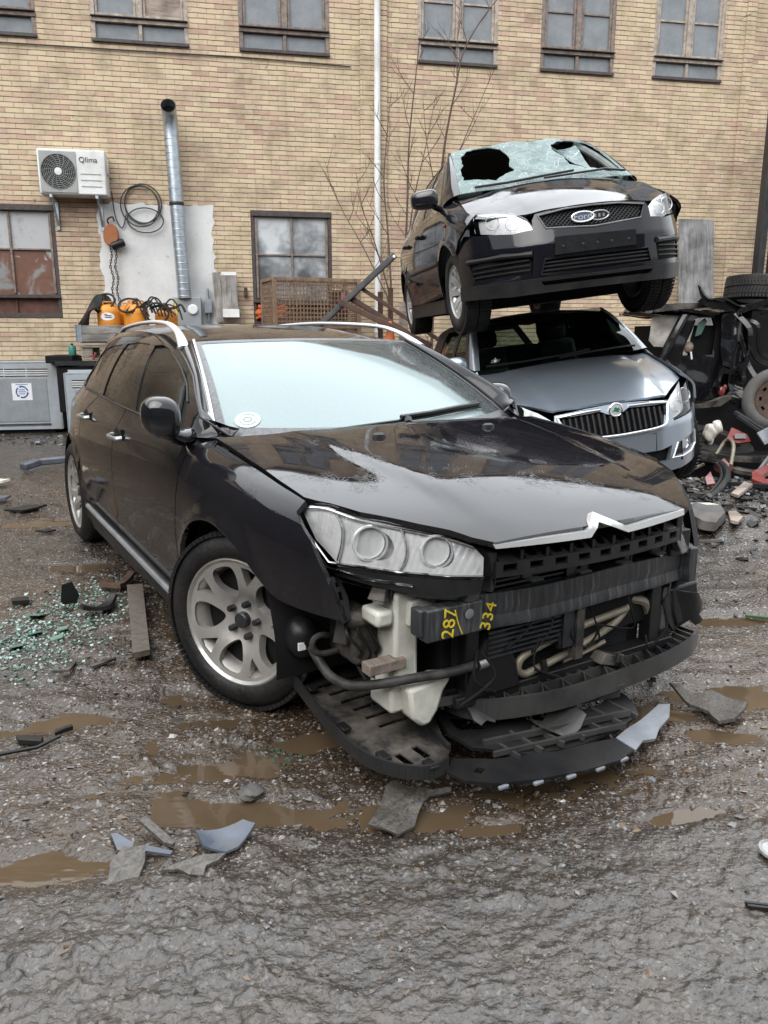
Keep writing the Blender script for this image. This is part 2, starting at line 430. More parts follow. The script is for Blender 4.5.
glass('glass_side', (.60, .72, .67), dirt=.10, dirt_sheen_col=(.12, .10, .085)); glass('glass_rear_side', (.10, .10, .10), dirt=.25, dirt_sheen_col=(.10, .08, .062)); glass('glass_fabia', (.35, .42, .38), drops=False)
glass('lens_clear', (.98, .985, .99), .02, drops=False); glass('glass_upper', (.6, .68, .66), dirt=.15)
glass('glass_window', (.55, .60, .62), .03, dirt=.58, dirt_sheen_col=(.42, .455, .49), drops=False)  # reflected sky put into the colour of this pale blue-grey layer
def frosted(name, rust=False):
    m, nt, out = newmat(name); t = NT(nt); co = t.co('Object')
    sz = t.n('ShaderNodeSeparateXYZ'); t.l(co, sz.inputs[0]); n = t.math('ADD', t.noise(co, 1.9, 6, .55, .15), t.math('MULTIPLY', t.math('SUBTRACT', sz.outputs[2], 2.55), .22)); c = t.ramp(n, [(.36, (.10, .105, .11)), (.50, (.30, .32, .34)), (.58, (.50, .53, .55)), (.75, (.60, .63, .65))])
    if rust:
        c = t.ramp(t.noise(co, 1.1, 5, .6, .6), [(.30, (.50, .51, .52)), (.55, (.40, .41, .42)), (.60, (.16, .13, .12))])
    p = t.prin(c, t.ramp(n, [(.4, .15), (.6, .45)]), 0); t.l(p.outputs[0], out.inputs[0]); M[name] = m
frosted('frosted_pane'); frosted('patched_pane', True)
# misted windscreen: pale film except for the clearer upper corner, fine beads
def paled():
    m, nt, out = newmat('windscreen_film'); t = NT(nt); co = t.co('Object')
    sx = t.n('ShaderNodeSeparateXYZ'); t.l(co, sx.inputs[0])
    # the clear corner: towards +y (left of the car) and up, with a curved edge
    y = sx.outputs[1]; z = sx.outputs[2]
    tz = t.math('MULTIPLY', t.math('SUBTRACT', z, .95), 2.5)
    yb = t.ramp(tz, [(0, 1.06), (.125, 1.02), (.46, .94), (.64, .81), (.75, .72), (.90, .46), (1.0, .2)])
    d = t.math('SUBTRACT', y, t.math('SUBTRACT', yb, .5)); d = t.math('ADD', d, t.math('MULTIPLY', t.math('SUBTRACT', t.noise(co, 6, 4), .5), .06))
    mask = t.ramp(t.math('ADD', t.math('MULTIPLY', d, 4.0), .5), [(.40, 1), (.60, .13)])
    beads = t.ramp(t.vor(co, 170, 'SMOOTH_F1'), [(.1, 1), (.5, 0)])
    fine = t.ramp(t.noise(co, 140, 3, .7), [(.35, .93), (.65, 1.04)])
    fac = t.math('MULTIPLY', mask, fine, True); fac = t.math('MULTIPLY', fac, .72)
    df = t.n('ShaderNodeBsdfDiffuse'); df.inputs[0].default_value = (.33, .42, .43, 1)
    tr = t.n('ShaderNodeBsdfTransparent'); tr.inputs[0].default_value = (.45, .56, .52, 1)
    a = t.n('ShaderNodeMixShader'); t.l(fac, a.inputs[0]); t.l(tr.outputs[0], a.inputs[1]); t.l(df.outputs[0], a.inputs[2])
    nb = t.bump(t.math('MULTIPLY', beads, t.ramp(mask, [(.3, 1), (.9, .08)])), .5, .004)
    gl = t.n('ShaderNodeBsdfGlossy'); gl.inputs['Roughness'].default_value = .06; t.l(nb, gl.inputs['Normal'])
    fr = t.n('ShaderNodeFresnel'); fr.inputs[0].default_value = 1.5; t.l(nb, fr.inputs['Normal'])
    mx = t.n('ShaderNodeMixShader'); t.l(fr.outputs[0], mx.inputs[0]); t.l(a.outputs[0], mx.inputs[1]); t.l(gl.outputs[0], mx.inputs[2])
    t.l(mx.outputs[0], out.inputs[0]); M['windscreen_film'] = m
paled()
def shattered():
    m, nt, out = newmat('shattered_glass'); t = NT(nt); co = t.co('Object')
    w = t.n('ShaderNodeVectorMath'); w.operation = 'ADD'; nz = t.n('ShaderNodeTexNoise'); nz.inputs['Scale'].default_value = 4; nz.inputs['Detail'].default_value = 5; t.l(co, nz.inputs['Vector'])
    sc = t.n('ShaderNodeVectorMath'); sc.operation = 'SCALE'; sc.inputs[3].default_value = .30; t.l(nz.outputs['Color'], sc.inputs[0]); t.l(co, w.inputs[0]); t.l(sc.outputs[0], w.inputs[1])
    c1 = t.vor(w.outputs[0], 7, 'DISTANCE_TO_EDGE'); c2 = t.vor(w.outputs[0], 60, 'DISTANCE_TO_EDGE'); cell = t.vor(w.outputs[0], 34, 'F1', 'Color')
    crack = t.math('MAXIMUM', t.ramp(c1, [(.0, .8), (.016, 0)]), t.math('MULTIPLY', t.ramp(c2, [(.0, .6), (.07, 0)]), t.ramp(t.noise(co, 4, 3), [(.35, .15), (.65, 1)])))
    base = t.ramp(t.noise(w.outputs[0], 7, 4, .6), [(.3, (.10, .17, .175)), (.55, (.22, .33, .33)), (.75, (.40, .52, .51))])
    c = t.mix(crack, base, (.74, .80, .79))
    tr = t.n('ShaderNodeBsdfTransparent'); tr.inputs[0].default_value = (.6, .72, .7, 1)
    p = t.prin(c, .22, 0, t.bump(t.math('ADD', crack, t.math('MULTIPLY', c1, .5)), .5, .01))
    mx = t.n('ShaderNodeMixShader'); t.l(t.math('ADD', .58, t.math('MULTIPLY', crack, .42), True), mx.inputs[0]); t.l(tr.outputs[0], mx.inputs[1]); t.l(p.outputs[0], mx.inputs[2])
    t.l(mx.outputs[0], out.inputs[0]); M['shattered_glass'] = m
shattered()
def crumbs(name, col):
    m, nt, out = newmat(name); t = NT(nt)
    p = t.prin(col, .35, 0, None, .2); t.l(p.outputs[0], out.inputs[0]); M[name] = m
crumbs('glass_crumb', (.13, .22, .185)); crumbs('glass_crumb_pale', (.34, .44, .41)); crumbs('glass_crumb_dark', (.05, .10, .08))
def brick():
    m, nt, out = newmat('yellow_brick'); t = NT(nt); tc = t.n('ShaderNodeTexCoord'); sx = t.n('ShaderNodeSeparateXYZ'); t.l(tc.outputs['Object'], sx.inputs[0])
    cb = t.n('ShaderNodeCombineXYZ'); t.l(t.math('ADD', sx.outputs[0], sx.outputs[1]), cb.inputs[0]); t.l(sx.outputs[2], cb.inputs[1]); v = cb.outputs[0]
    # a little wobble so the courses are not ruled lines
    wob = t.n('ShaderNodeVectorMath'); wob.operation = 'ADD'; nz = t.n('ShaderNodeTexNoise'); nz.inputs['Scale'].default_value = 6; t.l(v, nz.inputs['Vector'])
    sc = t.n('ShaderNodeVectorMath'); sc.operation = 'SCALE'; sc.inputs[3].default_value = .014; t.l(nz.outputs['Color'], sc.inputs[0]); t.l(v, wob.inputs[0]); t.l(sc.outputs[0], wob.inputs[1]); v2 = wob.outputs[0]
    b = t.n('ShaderNodeTexBrick'); t.l(v2, b.inputs['Vector']); b.offset = .5; b.squash = 1
    for k, q in (('Scale', 1.0), ('Mortar Size', .0062), ('Mortar Smooth', .35), ('Bias', 0.0), ('Brick Width', .24), ('Row Height', .0667)): b.inputs[k].default_value = q
    b.inputs['Color1'].default_value = (0, 0, 0, 1); b.inputs['Color2'].default_value = (1, 1, 1, 1); b.inputs['Mortar'].default_value = (.5, .5, .5, 1)
    reg = t.noise(v, .55, 4, .6)
    tint = t.math('ADD', t.math('MULTIPLY', b.outputs['Color'], .40), t.math('MULTIPLY', reg, .78))
    c = t.ramp(tint, [(.15, (.45, .355, .24)), (.34, (.54, .435, .29)), (.54, (.60, .49, .34)), (.67, (.56, .425, .31)), (.80, (.50, .352, .27)), (.97, (.34, .235, .18))])
    grime = t.ramp(t.noise(v, 2.2, 8, .68), [(.32, .62), (.55, 1.0)]); c = t.mix(1.0, c, grime, 'MULTIPLY')
    pale = t.ramp(t.noise(v, 5, 7, .72), [(.56, 0), (.70, .55)]); c = t.mix(pale, c, (.58, .52, .44)); spot = t.ramp(t.noise(v, 3.1, 3, .5, 1.5), [(.24, .75), (.29, 0)]); c = t.mix(spot, c, (.12, .095, .075))
    drip = t.ramp(t.noise(t.co('Object', (6, 6, .35)), 1.1, 5, .6), [(.30, .30), (.42, 0)]); c = t.mix(drip, c, (.19, .15, .11))
    s2 = t.n('ShaderNodeSeparateXYZ'); t.l(v2, s2.inputs[0]); fz = t.math('ABSOLUTE', t.math('SUBTRACT', t.math('FRACT', t.math('DIVIDE', s2.outputs[1], .0667)), .5))
    hz_ = t.ramp(fz, [(.36, 0), (.42, 1)]); mort = t.mix(hz_, (.40, .315, .22), t.ramp(t.noise(v, 4, 5, .7), [(.38, (.085, .066, .048)), (.62, (.27, .21, .15))]))
    c = t.mix(b.outputs['Fac'], c, mort)
    h = t.math('SUBTRACT', t.math('MULTIPLY', t.noise(v, 40, 4, .7), .5), t.math('MULTIPLY', b.outputs['Fac'], 1.0))
    p = t.prin(c, .85, 0, t.bump(h, .7, .012), spec=.25); t.l(p.outputs[0], out.inputs[0]); M['yellow_brick'] = m
brick()
def plaster():
    m, nt, out = newmat('white_plaster'); t = NT(nt); co = t.co('Object')
    c = t.ramp(t.noise(co, 1.6, 7, .65), [(.3, (.50, .515, .52)), (.6, (.68, .69, .69))])
    c = t.mix(t.ramp(t.noise(co, 14, 5, .7), [(.62, 0), (.72, .7)]), c, (.30, .26, .21))
    p = t.prin(c, .8, 0, t.bump(t.noise(co, 30, 4), .2, .01)); t.l(p.outputs[0], out.inputs[0]); M['white_plaster'] = m
plaster()
simple('tyre_grey', (.085, .083, .08), .7, var=.2, dirt=(.10, .09, .08), dirt_amt=.5, bump=.2)
simple('shard_gritty', (.085, .083, .08), .35, var=.5, scale=90, dirt=(.22, .19, .16), dirt_amt=.6, dscale=60, bump=.6, bscale=160)
simple('shard_gritty_dark', (.06, .057, .053), .35, var=.5, scale=90, dirt=(.16, .13, .10), dirt_amt=.6, dscale=50, bump=.6, bscale=150)
simple('shard_blue', (.10, .12, .155), .3, .3, var=.25, dirt=(.12, .105, .09), dirt_amt=.6, dscale=15)
simple('plank_muddy', (.11, .09, .075), .6, var=.3, scale=30, dirt=(.10, .08, .06), dirt_amt=.6, dscale=14, bump=.4)
simple('added_shed_dark', (.035, .034, .034), .7, var=.3, scale=2)  # for the added unseen sheds only
simple('badge_blue', (.10, .13, .20), .25, coat=.5)
simple('frit_grey', (.10, .105, .11), .35, var=.4, scale=60)
simple('sticker_pale', (.55, .66, .67), .5, var=.05)
def beam_metal():
    m, nt, out = newmat('beam_metal'); t = NT(nt); st = t.noise(t.co('Object', (3, 26, 2.2)), 2.4, 5, .65); c = t.ramp(st, [(.35, (.022, .023, .026)), (.55, (.055, .058, .063)), (.72, (.15, .155, .16))])
    p = t.prin(c, .42, .25, t.bump(st, .15, .01)); t.l(p.outputs[0], out.inputs[0]); M['beam_metal'] = m
beam_metal()
simple('orange_dull', (.36, .12, .035), .5, var=.3, dirt=(.08, .05, .035), dirt_amt=.6, dscale=9)
simple('handle_dull', (.30, .30, .31), .32, .7, var=.1)
simple('rail_silver', (.74, .76, .78), .30, .45, var=.05, rvar=.05)
def lamp_lining():
    m, nt, out = newmat('lamp_lining'); t = NT(nt); co = t.co('Object'); n = t.noise(co, 16, 3, .6); w_ = t.n('ShaderNodeTexWave'); w_.inputs['Scale'].default_value = 26; w_.inputs['Distortion'].default_value = 1.5; t.l(co, w_.inputs['Vector'])
    c = t.ramp(n, [(.30, (.80, .81, .82)), (.45, (.91, .915, .92)), (.65, (.95, .95, .95))]); p = t.prin(c, .2, t.ramp(n, [(.36, .20), (.52, .02)]), t.bump(t.math('ADD', t.math('MULTIPLY', w_.outputs['Fac'], .25), n), .3, .012)); t.l(p.outputs[0], out.inputs[0]); M['lamp_lining'] = m
lamp_lining()
simple('pale_dirty', (.38, .385, .38), .4, var=.2, dirt=(.16, .14, .12), dirt_amt=.6, dscale=30)
simple('plastic_rib', (.030, .031, .033), .32, var=.3, dirt=(.13, .12, .10), dirt_amt=.3)
simple('channel_steel', (.075, .082, .088), .4, .4, var=.25, dirt=(.14, .11, .08), dirt_amt=.35)
# ---------- ground ----------
PUD = [(-.88, 1.76, .30, .085, .10), (-.55, 2.22, .34, .07, .3), (.42, 2.10, .40, .10, .35), (-.18, 2.00, .40, .085, -.05), (1.22, 2.80, .26, .10, .1), (1.42, 2.72, .22, .10, -.2), (.11, 1.80, .11, .025, .3), (.87, 2.00, .13, .03, .25),
       (1.20, 2.46, .28, .06, .0), (-.77, 2.76, .16, .06, -.4), (-1.3, 2.5, .4, .06, .35), (-.5, 2.02, .16, .04, .2), (-1.45, 3.1, .2, .08, .1), (1.75, 2.9, .3, .08, .1), (.95, 2.62, .25, .07, .1), (-1.75, 4.5, .22, .08, .3), (1.75, 3.6, .3, .07, .2), (-.62,2.55,.18,.05,.2), (-2.4, 5.6, .4, .1, .2), (.30,1.93,.1,.03,.2), (-.25, 2.42, .2, .05, .2)]
WATER = -.0135
def zones(X, Y):
    e = 1.80+.16*X+.17*(fbm(X*2.2, Y*2.2, 4, 5)-.5)*2      # edge between the firm lane in front and the muddy yard
    lane = 1/(1+np.exp(np.clip((Y-e)/.09, -50, 50)))
    heap = np.exp(-(((X-2.75)/1.0)**2+((Y-5.9)/1.0)**2)**2)
    mud = np.clip((Y-1.5)/.4, 0, 1)*np.clip((fbm(X*1.3+3, Y*1.3, 4, 9)-.34)*4, 0, 1)
    return lane, heap, mud
def height(X, Y, fine=True):
    lane, heap, mud = zones(X, Y)
    base = .020*(fbm(X*.9, Y*.9, 3, 1)-.5)+.008
    yard = .044*(fbm(X*3.4, Y*6.0, 5, 21, .55)-.5)+.024*(fbm(X*9, Y*19, 3, 31)-.5)-.0085*np.clip(fbm(X*.8+5, Y*1.1, 3, 33)*2.2-.25, 0, 1)
    l1 = .010*(fbm(X*5, Y*5, 4, 41)-.5)+.015*(fbm(X*24, Y*32, 4, 51, .62)-.5)+.004
    rut = .012*np.exp(-((Y-(1.60+.16*X))/.055)**2)+.016*np.exp(-((Y-(1.77+.15*X))/.07)**2)
    z = base+lane*l1+(1-lane)*yard+rut*np.clip(fbm(X*3, Y*3, 3, 61)*2-.4, 0, 1)
    for (cx, cy, a, b, th) in PUD:
        c, s = math.cos(th), math.sin(th); dx = X-cx; dy = Y-cy; u = (dx*c+dy*s)/a; v = (-dx*s+dy*c)/b
        z = z-.021*np.exp(-(u*u+v*v)**1.4*.8)
    z = z+heap*(.17+.05*(fbm(X*5, Y*5, 4, 71)-.5))
    z = np.where(Y > 7, np.maximum(z, -.004), z)
    if fine:
        wx = X+.010*(fbm(X*30, Y*30, 2, 81)-.5); wy = Y+.010*(fbm(X*30, Y*30, 2, 83)-.5); pt = np.clip(fbm(X*4, Y*4, 3, 85)*2.6-.65, .15, 1)
        d, r = worley(wx*42, wy*48, 3); z = z+(.0062*lane+.0048*(1-lane))*np.sqrt(np.clip(1-(d*1.55)**2, 0, 1))*np.clip((r-.18)*1.5, 0, 1)*pt
        d, r = worley(wx*19, wy*22, 8); z = z+.0080*np.sqrt(np.clip(1-(d*2.0)**2, 0, 1))*(r > .72)*pt
    return z
def gz(x, y): return float(height(np.array([float(x)]), np.array([float(y)]), False)[0])
def lines(lo, hi, fine_lo, fine_hi, step, grow):
    a = list(np.arange(fine_lo, fine_hi, step)); s = step; x = a[-1]
    while x < hi: s *= grow; x += s; a.append(min(x, hi))
    s = step; x = fine_lo; b = []
    while x > lo: s *= grow; x -= s; b.append(max(x, lo))
    return np.array(b[::-1]+a)
def ground():
    xs = lines(-60, 60, -1.30, 1.30, .0058, 1.022); ys = list(lines(-40, 1.0, .95, 1.0, .0075, 1.09)); s = .0054; y = ys[-1]
    while y < 90: 
        y += s; ys.append(y); s = max(s, .0054*max(1, (y/1.45))**1.65) if y < 14 else s*1.12
    ys = np.array(ys); X, Y = np.meshgrid(xs, ys); Z = height(X, Y); nx, ny = len(xs), len(ys)
    me = bpy.data.meshes.new('ground'); V = np.stack([X, Y, Z], -1).reshape(-1, 3)
    i = np.arange((ny-1)*(nx-1)); r = i//(nx-1); c = i % (nx-1); q = r*nx+c
    F = np.stack([q, q+1, q+nx+1, q+nx], 1)
    me.vertices.add(len(V)); me.vertices.foreach_set('co', V.ravel()); me.loops.add(F.size); me.loops.foreach_set('vertex_index', F.ravel().astype(np.int32))
    me.polygons.add(len(F)); me.polygons.foreach_set('loop_start', np.arange(0, F.size, 4, dtype=np.int32)); me.polygons.foreach_set('use_smooth', np.ones(len(F), bool))
    me.update(calc_edges=True); me.validate()
    lane, heap, mud = zones(X, Y)
    wetness = np.exp(-np.clip(Z-WATER, 0, 1)/.007)
    for nm, A in (('lane', lane), ('mud', mud), ('wetness', wetness)):
        at = me.attributes.new(nm, 'FLOAT', 'POINT'); at.data.foreach_set('value', A.ravel().astype(np.float32))
    m, nt, out = newmat('wet_yard'); t = NT(nt); co = t.co('Object')
    la = t.n('ShaderNodeAttribute'); la.attribute_name = 'lane'; mu = t.n('ShaderNodeAttribute'); mu.attribute_name = 'mud'
    n1 = t.noise(co, 3, 6, .65); n2 = t.noise(co, 55, 5, .7); n3 = t.noise(co, 14, 5, .65)
    yard = t.ramp(n3, [(.3, (.020, .015, .011)), (.5, (.040, .031, .024)), (.7, (.075, .061, .050))])
    brown = t.ramp(n1, [(.3, (.042, .025, .013)), (.7, (.090, .056, .031))]); yard = t.mix(t.math('MULTIPLY', mu.outputs['Fac'], .9), yard, brown)
    lane_c = t.ramp(n3, [(.3, (.026, .0215, .018)), (.5, (.048, .041, .035)), (.7, (.078, .068, .059))]); lane_c = t.mix(t.ramp(n1, [(.45, 0), (.7, .55)]), lane_c, (.095, .070, .050))
    c = t.mix(la.outputs['Fac'], yard, lane_c)
    spk = t.vor(co, 120, 'F1', 'Color'); sp = t.n('ShaderNodeSeparateColor'); t.l(spk, sp.inputs[0])
    c = t.mix(t.math('MULTIPLY', t.ramp(sp.outputs[0], [(.82, 0), (.88, .7)]), t.math('SUBTRACT', 1.0, t.math('MULTIPLY', la.outputs['Fac'], .78))), c, t.ramp(sp.outputs[1], [(0, (.06, .055, .05)), (.45, (.14, .13, .12)), (.97, (.46, .44, .42))]))
    c = t.mix(t.ramp(n2, [(.34, .75), (.47, 0)]), c, (.016, .013, .011)); crv = t.ramp(t.math('ADD', t.vor(t.co('Object', (1, 1.3, 1)), 62), t.math('MULTIPLY', t.math('SUBTRACT', n2, .5), .7)), [(.58, 0), (.72, .85)]); crv = t.math('MULTIPLY', crv, t.ramp(n3, [(.40, .15), (.6, 1)])); c = t.mix(crv, c, (.015, .012, .010))
    we = t.n('ShaderNodeAttribute'); we.attribute_name = 'wetness'; c = t.mix(t.math('MULTIPLY', we.outputs['Fac'], .6), c, (.045, .031, .019))
    rr = t.ramp(t.noise(co, 8, 5, .7), [(.34, .07), (.52, .16), (.68, .32)]); rr = t.math('MULTIPLY', rr, t.math('SUBTRACT', 1.0, t.math('MULTIPLY', we.outputs['Fac'], .7)))
    h = t.math('ADD', t.math('MULTIPLY', n2, .5), t.math('MULTIPLY', t.noise(co, 130, 3, .6), .28)); h = t.math('ADD', h, t.math('MULTIPLY', t.math('SUBTRACT', 1.0, t.vor(t.co('Object', (1, 1.3, 1)), 62)), .55)); h = t.math('ADD', h, t.math('MULTIPLY', t.math('SUBTRACT', 1.0, t.vor(co, 130)), .25))
    p = t.prin(c, rr, 0, t.bump(h, .62, .010), spec=.5, coat=t.math('ADD', .26, t.math('MULTIPLY', la.outputs['Fac'], .40)), coat_r=.075, coat_n=t.bump(t.math('ADD', t.math('MULTIPLY', n2, .6), t.noise(co, 26, 3, .6)), .55, .012)); t.l(p.outputs[0], out.inputs[0])
    g = link('ground', me, m); tag(g, 'wet muddy scrapyard ground of grit and worn asphalt', None, None, 'structure')
ground()
def water():
    m, nt, out = newmat('puddle_water'); t = NT(nt); co = t.co('Object')
    c = t.ramp(t.noise(co, 1.8, 4), [(.3, (.060, .041, .024)), (.7, (.095, .067, .041))])
    p = t.prin(c, .025, 0, t.bump(t.noise(t.co('Object', (5, 12, 1)), 1.6, 2), .05, .01), spec=.5, ior=1.33); t.l(p.outputs[0], out.inputs[0])
    b = MB(); b.add([(-9, .5, WATER), (9, .5, WATER), (9, 11.0, WATER), (-9, 11.0, WATER)], [(0, 1, 2, 3)])
    tag(b.build('puddle_water', m), 'brown standing rain water in the puddles', None, None, 'structure')
water()
def gravel():
    mats = [simple('stone_grey', (.15, .145, .14), .22, var=.4, scale=30), simple('stone_dark', (.035, .033, .032), .22, var=.4), simple('stone_pale', (.30, .285, .27), .3, var=.2), simple('stone_brown', (.13, .088, .055), .3, var=.3)]
    rng = np.random.default_rng(5); V = []; F = []; MI = []
    octv = np.array([(1, 0, 0), (-1, 0, 0), (0, 1, 0), (0, -1, 0), (0, 0, 1), (0, 0, -1)], float); octf = [(0, 2, 4), (2, 1, 4), (1, 3, 4), (3, 0, 4), (2, 0, 5), (1, 2, 5), (3, 1, 5), (0, 3, 5)]
    n = 30000; a = rng.uniform(-.60, .60, n); d = 1.35*np.exp(rng.uniform(0, 1.75, n)); X = d*np.tan(a*.95); Y = d
    dens = fbm(X*2.5, Y*2.5, 3, 91); lane, heap, mud = zones(X, Y)
    keep = rng.random(n) < np.clip((dens-.25)*2.6, .08, 1)*(1-.60*lane); X = X[keep]; Y = Y[keep]; Z = height(X, Y); k2 = Z > WATER-.002; X = X[k2]; Y = Y[k2]; Z = Z[k2]
    size = .0019*np.exp(rng.exponential(.42, len(X)))*(.8+.22*Y); size = np.minimum(size, .013)*np.where(Y < 1.9, .7, 1)
    for i in range(len(X)):
        s = size[i]*rng.uniform(.6, 1.3, 3)*np.array([1, 1, .55]); v = octv*s+rng.normal(0, size[i]*.22, (6, 3)); th = rng.uniform(0, 6.28); c, sn = math.cos(th), math.sin(th)
        w = np.stack([v[:, 0]*c-v[:, 1]*sn+X[i], v[:, 0]*sn+v[:, 1]*c+Y[i], v[:, 2]+Z[i]+size[i]*.15], 1); b = len(V)
        V += w.tolist(); F += [(b+p, b+q, b+r) for p, q, r in octf]; r_ = rng.random(); MI += [0 if r_ < .45 else 1 if r_ < .68 else 2 if r_ < (.77 if Y[i] > 1.95 else .69) else 3]*8
    me = bpy.data.meshes.new('gravel'); me.from_pydata(V, [], F); me.polygons.foreach_set('material_index', MI); me.update()
    tag(link('gravel', me, mats), 'wet loose gravel and grit scattered over the yard', None, None, 'stuff')
gravel()

# ---------- the brick building ----------
WM = Matrix.Translation((0, 12.6, 0)) @ Matrix.Rotation(R(11), 4, 'Z')
bd = thing_m('brick_building', 'long yellow brick workshop building with two rows of old windows behind the cars', 'building', WM)
UPW = [(-6.08, -4.78), (-4.08, -2.78), (-2.09, -.80), (.50, 1.74), (2.42, 3.63), (4.28, 5.48)]
LOW = [(-6.02, -4.77, 1.60, 3.15), (-2.02, -.81, 1.50, 3.16)]
EXTRA = [(-8.1, -6.9), (-10.1, -8.9), (-12.1, -10.9), (6.4, 7.6), (8.4, 9.6)]
def rect(x0, x1, z0, z1): return [(x0, z0), (x1, z0), (x1, z1), (x0, z1)]
plane = lambda U, V: np.stack([U, 0*U, V], -1)
holes = [rect(a, b, 5.28, 7.0) for a, b in UPW]+[rect(*l) for l in LOW]
P = Panels().add(rect(-16, 12, -.3, 7.45), plane, (0, -1, 0), holes=holes, step=1.2, rim=.14); P.build('wall', M['yellow_brick'], bd)
b = MB(); b.box((-.16, -.02, 3.6), (.40, .045, 7.7)); b.box((5.92, -.015, 3.6), (.16, .035, 7.7)); b.each('pilaster', M['yellow_brick'], bd)
b = MB(); b.box((-2, -.02, 7.5), (28.2, .34, .10)); b.build('parapet', M['concrete_wall'], bd)
b = MB(); b.box((-2, 4.0, 7.3), (28, 7.6, .1)); b.box((-2, 1.9, 4.2), (28, .08, 6.1)); b.build('room_wall', M['concrete_wall'], bd)
bb = MB(); bb.box((-2, .95, 5.0), (28, 1.75, .12)); bb.box((-2, .95, 3.4), (28, 1.75, .12)); bb.build('floor_slab', M['concrete_wall'], bd)
def upper_window(x0, x1, i):
    fr = MB(); w = .06; zt = 7.0; zb = 5.28; zd = 5.56; xm = (x0+x1)/2; y = .035
    fr.cur = 0
    for x in (x0+w/2, x1-w/2): fr.box((x, y, (zb+zt)/2), (w, .07, zt-zb))
    fr.box((xm, y, (zd+zt)/2), (.085, .075, zt-zd)); fr.box((xm, y, (zb+zd)/2), (.05, .06, zd-zb-.03))
    fr.box((xm, y-.005, zd), (x1-x0-.004, .10, .05)); fr.cur = 1
    fr.box((xm, y-.012, zb+.022), (x1-x0-.004, .12, .044)); fr.box((xm, y-.03, zd+.036), (x1-x0-.01, .13, .014)); fr.cur = 0
    for s in (-1, 1):                     # sash rails
        a = x0+w if s < 0 else xm+.043; c = xm-.043 if s < 0 else x1-w
        for x in (a+.02, c-.02): fr.box((x, y+.004, (zd+zt)/2+.02), (.035, .05, zt-zd-.04))
        fr.box(((a+c)/2, y+.004, zd+.068), (c-a-.07, .05, .05)); fr.box(((a+c)/2, y+.004, 6.12), (c-a-.07, .035, .028))
    f = fr.build('window', [M['wood_frame_pale' if i % 2 else 'wood_frame'], M['frame_dark']], bd, bevel=.004)
    gl = [(x0+w, xm-.03, zb+.044, zd-.03), (xm+.03, x1-w, zb+.044, zd-.03), (x0+w, xm-.05, zd+.045, 7.0), (xm+.05, x1-w, zd+.045, 7.0)]
    for k, (a, c, z0, z1) in enumerate(gl):
        boarded = (i == 1 and k == 3)
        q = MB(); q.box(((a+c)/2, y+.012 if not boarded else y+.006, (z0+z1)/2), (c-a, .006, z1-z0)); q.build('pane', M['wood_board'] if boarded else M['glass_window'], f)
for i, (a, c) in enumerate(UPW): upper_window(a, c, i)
def lower_window(x0, x1, z0, z1, mat, zsplit, tray):
    fr = MB(); w = .05; y = .05; xm = (x0+x1)/2
    for x in (x0+w/2, x1-w/2): fr.box((x, y, (z0+z1)/2), (w, .09, z1-z0))
    fr.box((xm, y-.01, z1-.04), (x1-x0-.004, .11, .08)); fr.box((xm, y, z0+.03), (x1-x0-.004, .11, .06)); fr.box((xm, y-.012, zsplit), (x1-x0-.004, .14, .05))
    fr.cur = 1
    for x in (xm, ): fr.box((x, y, (z1+zsplit)/2), (.03, .05, z1-zsplit-.08))
    fr.box((xm, y, zsplit+(z1-zsplit)*.52), (x1-x0-.1, .04, .025)); fr.box((x1-w-.025, y-.005, (z1+zsplit)/2-.03), (.035, .05, z1-zsplit-.14)); fr.box((x0+w+.025, y-.005, (z1+zsplit)/2-.03), (.035, .05, z1-zsplit-.14))
    f = fr.build('window', [M['frame_dark'], M['wood_frame']], bd, bevel=.004)
    zm = zsplit+(z1-zsplit)*.52
    for a, c in ((x0+w, xm-.015), (xm+.015, x1-w)):
        for p0, p1 in ((zsplit+.025, zm-.012), (zm+.012, z1-.08)):
            mm = mat
            if mat == 'patched_pane' and p1 < zm: mm = 'rusted_low_pane'
            q = MB(); q.box(((a+c)/2, y+.012, (p0+p1)/2), (c-a, .006, p1-p0)); q.build('pane', M[mm], f)
    if tray == 'rust':
        q = MB(); q.box((xm, y+.02, (z0+.06+zsplit-.025)/2), (x1-x0-.1, .02, zsplit-z0-.085)); q.box((xm, y, (z0+zsplit)/2), (.025, .04, zsplit-z0-.08)); q.build('lower_panel', M['rusted_panel'], f)
    else:
        q = MB(); q.box((xm, y+.15, (z0+zsplit)/2), (x1-x0-.1, .02, zsplit-z0)); q.build('lower_panel', M['rusted_panel'], f)
def rusted_low():
    m, nt, out = newmat('rusted_low_pane'); t = NT(nt); co = t.co('Object')
    n = t.noise(t.co('Object', (1, 1, .8)), 2.2, 5, .6, .9); c = t.ramp(n, [(.36, (.42, .43, .44)), (.45, (.33, .33, .33)), (.48, (.13, .055, .035)), (.60, (.16, .075, .05)), (.66, (.22, .22, .22))])
    p = t.prin(c, .5, 0, t.bump(n, .3, .02)); t.l(p.outputs[0], out.inputs[0]); M['rusted_low_pane'] = m
rusted_low()
lower_window(*LOW[0], 'patched_pane', 1.90, 'rust'); lower_window(*LOW[1], 'frosted_pane', 1.86, 'open')
P = Panels().add([(p[0]+random.uniform(-.03, .03), p[1]+random.uniform(-.02, .02)) for p in resample(rect(-4.18, -2.57, .3, 3.20), .08)], plane, (0, -1, 0), step=.15, rim=.006, off=.008); P.build('white_patch', M['white_plaster'], bd)
b = MB(); b.tube([(-.12, -.10, -.1), (-.12, -.10, 7.42)], .047, 14); 
for z in (3.86, 6.9, 1.4): b.lathe([(.050, -.03), (.054, -.02), (.054, .02), (.050, .03)], Matrix.Translation((-.12, -.10, z)), 14); b.box((-.12, -.06, z), (.03, .07, .03))
b.build('drainpipe', M['white_casing'], bd)

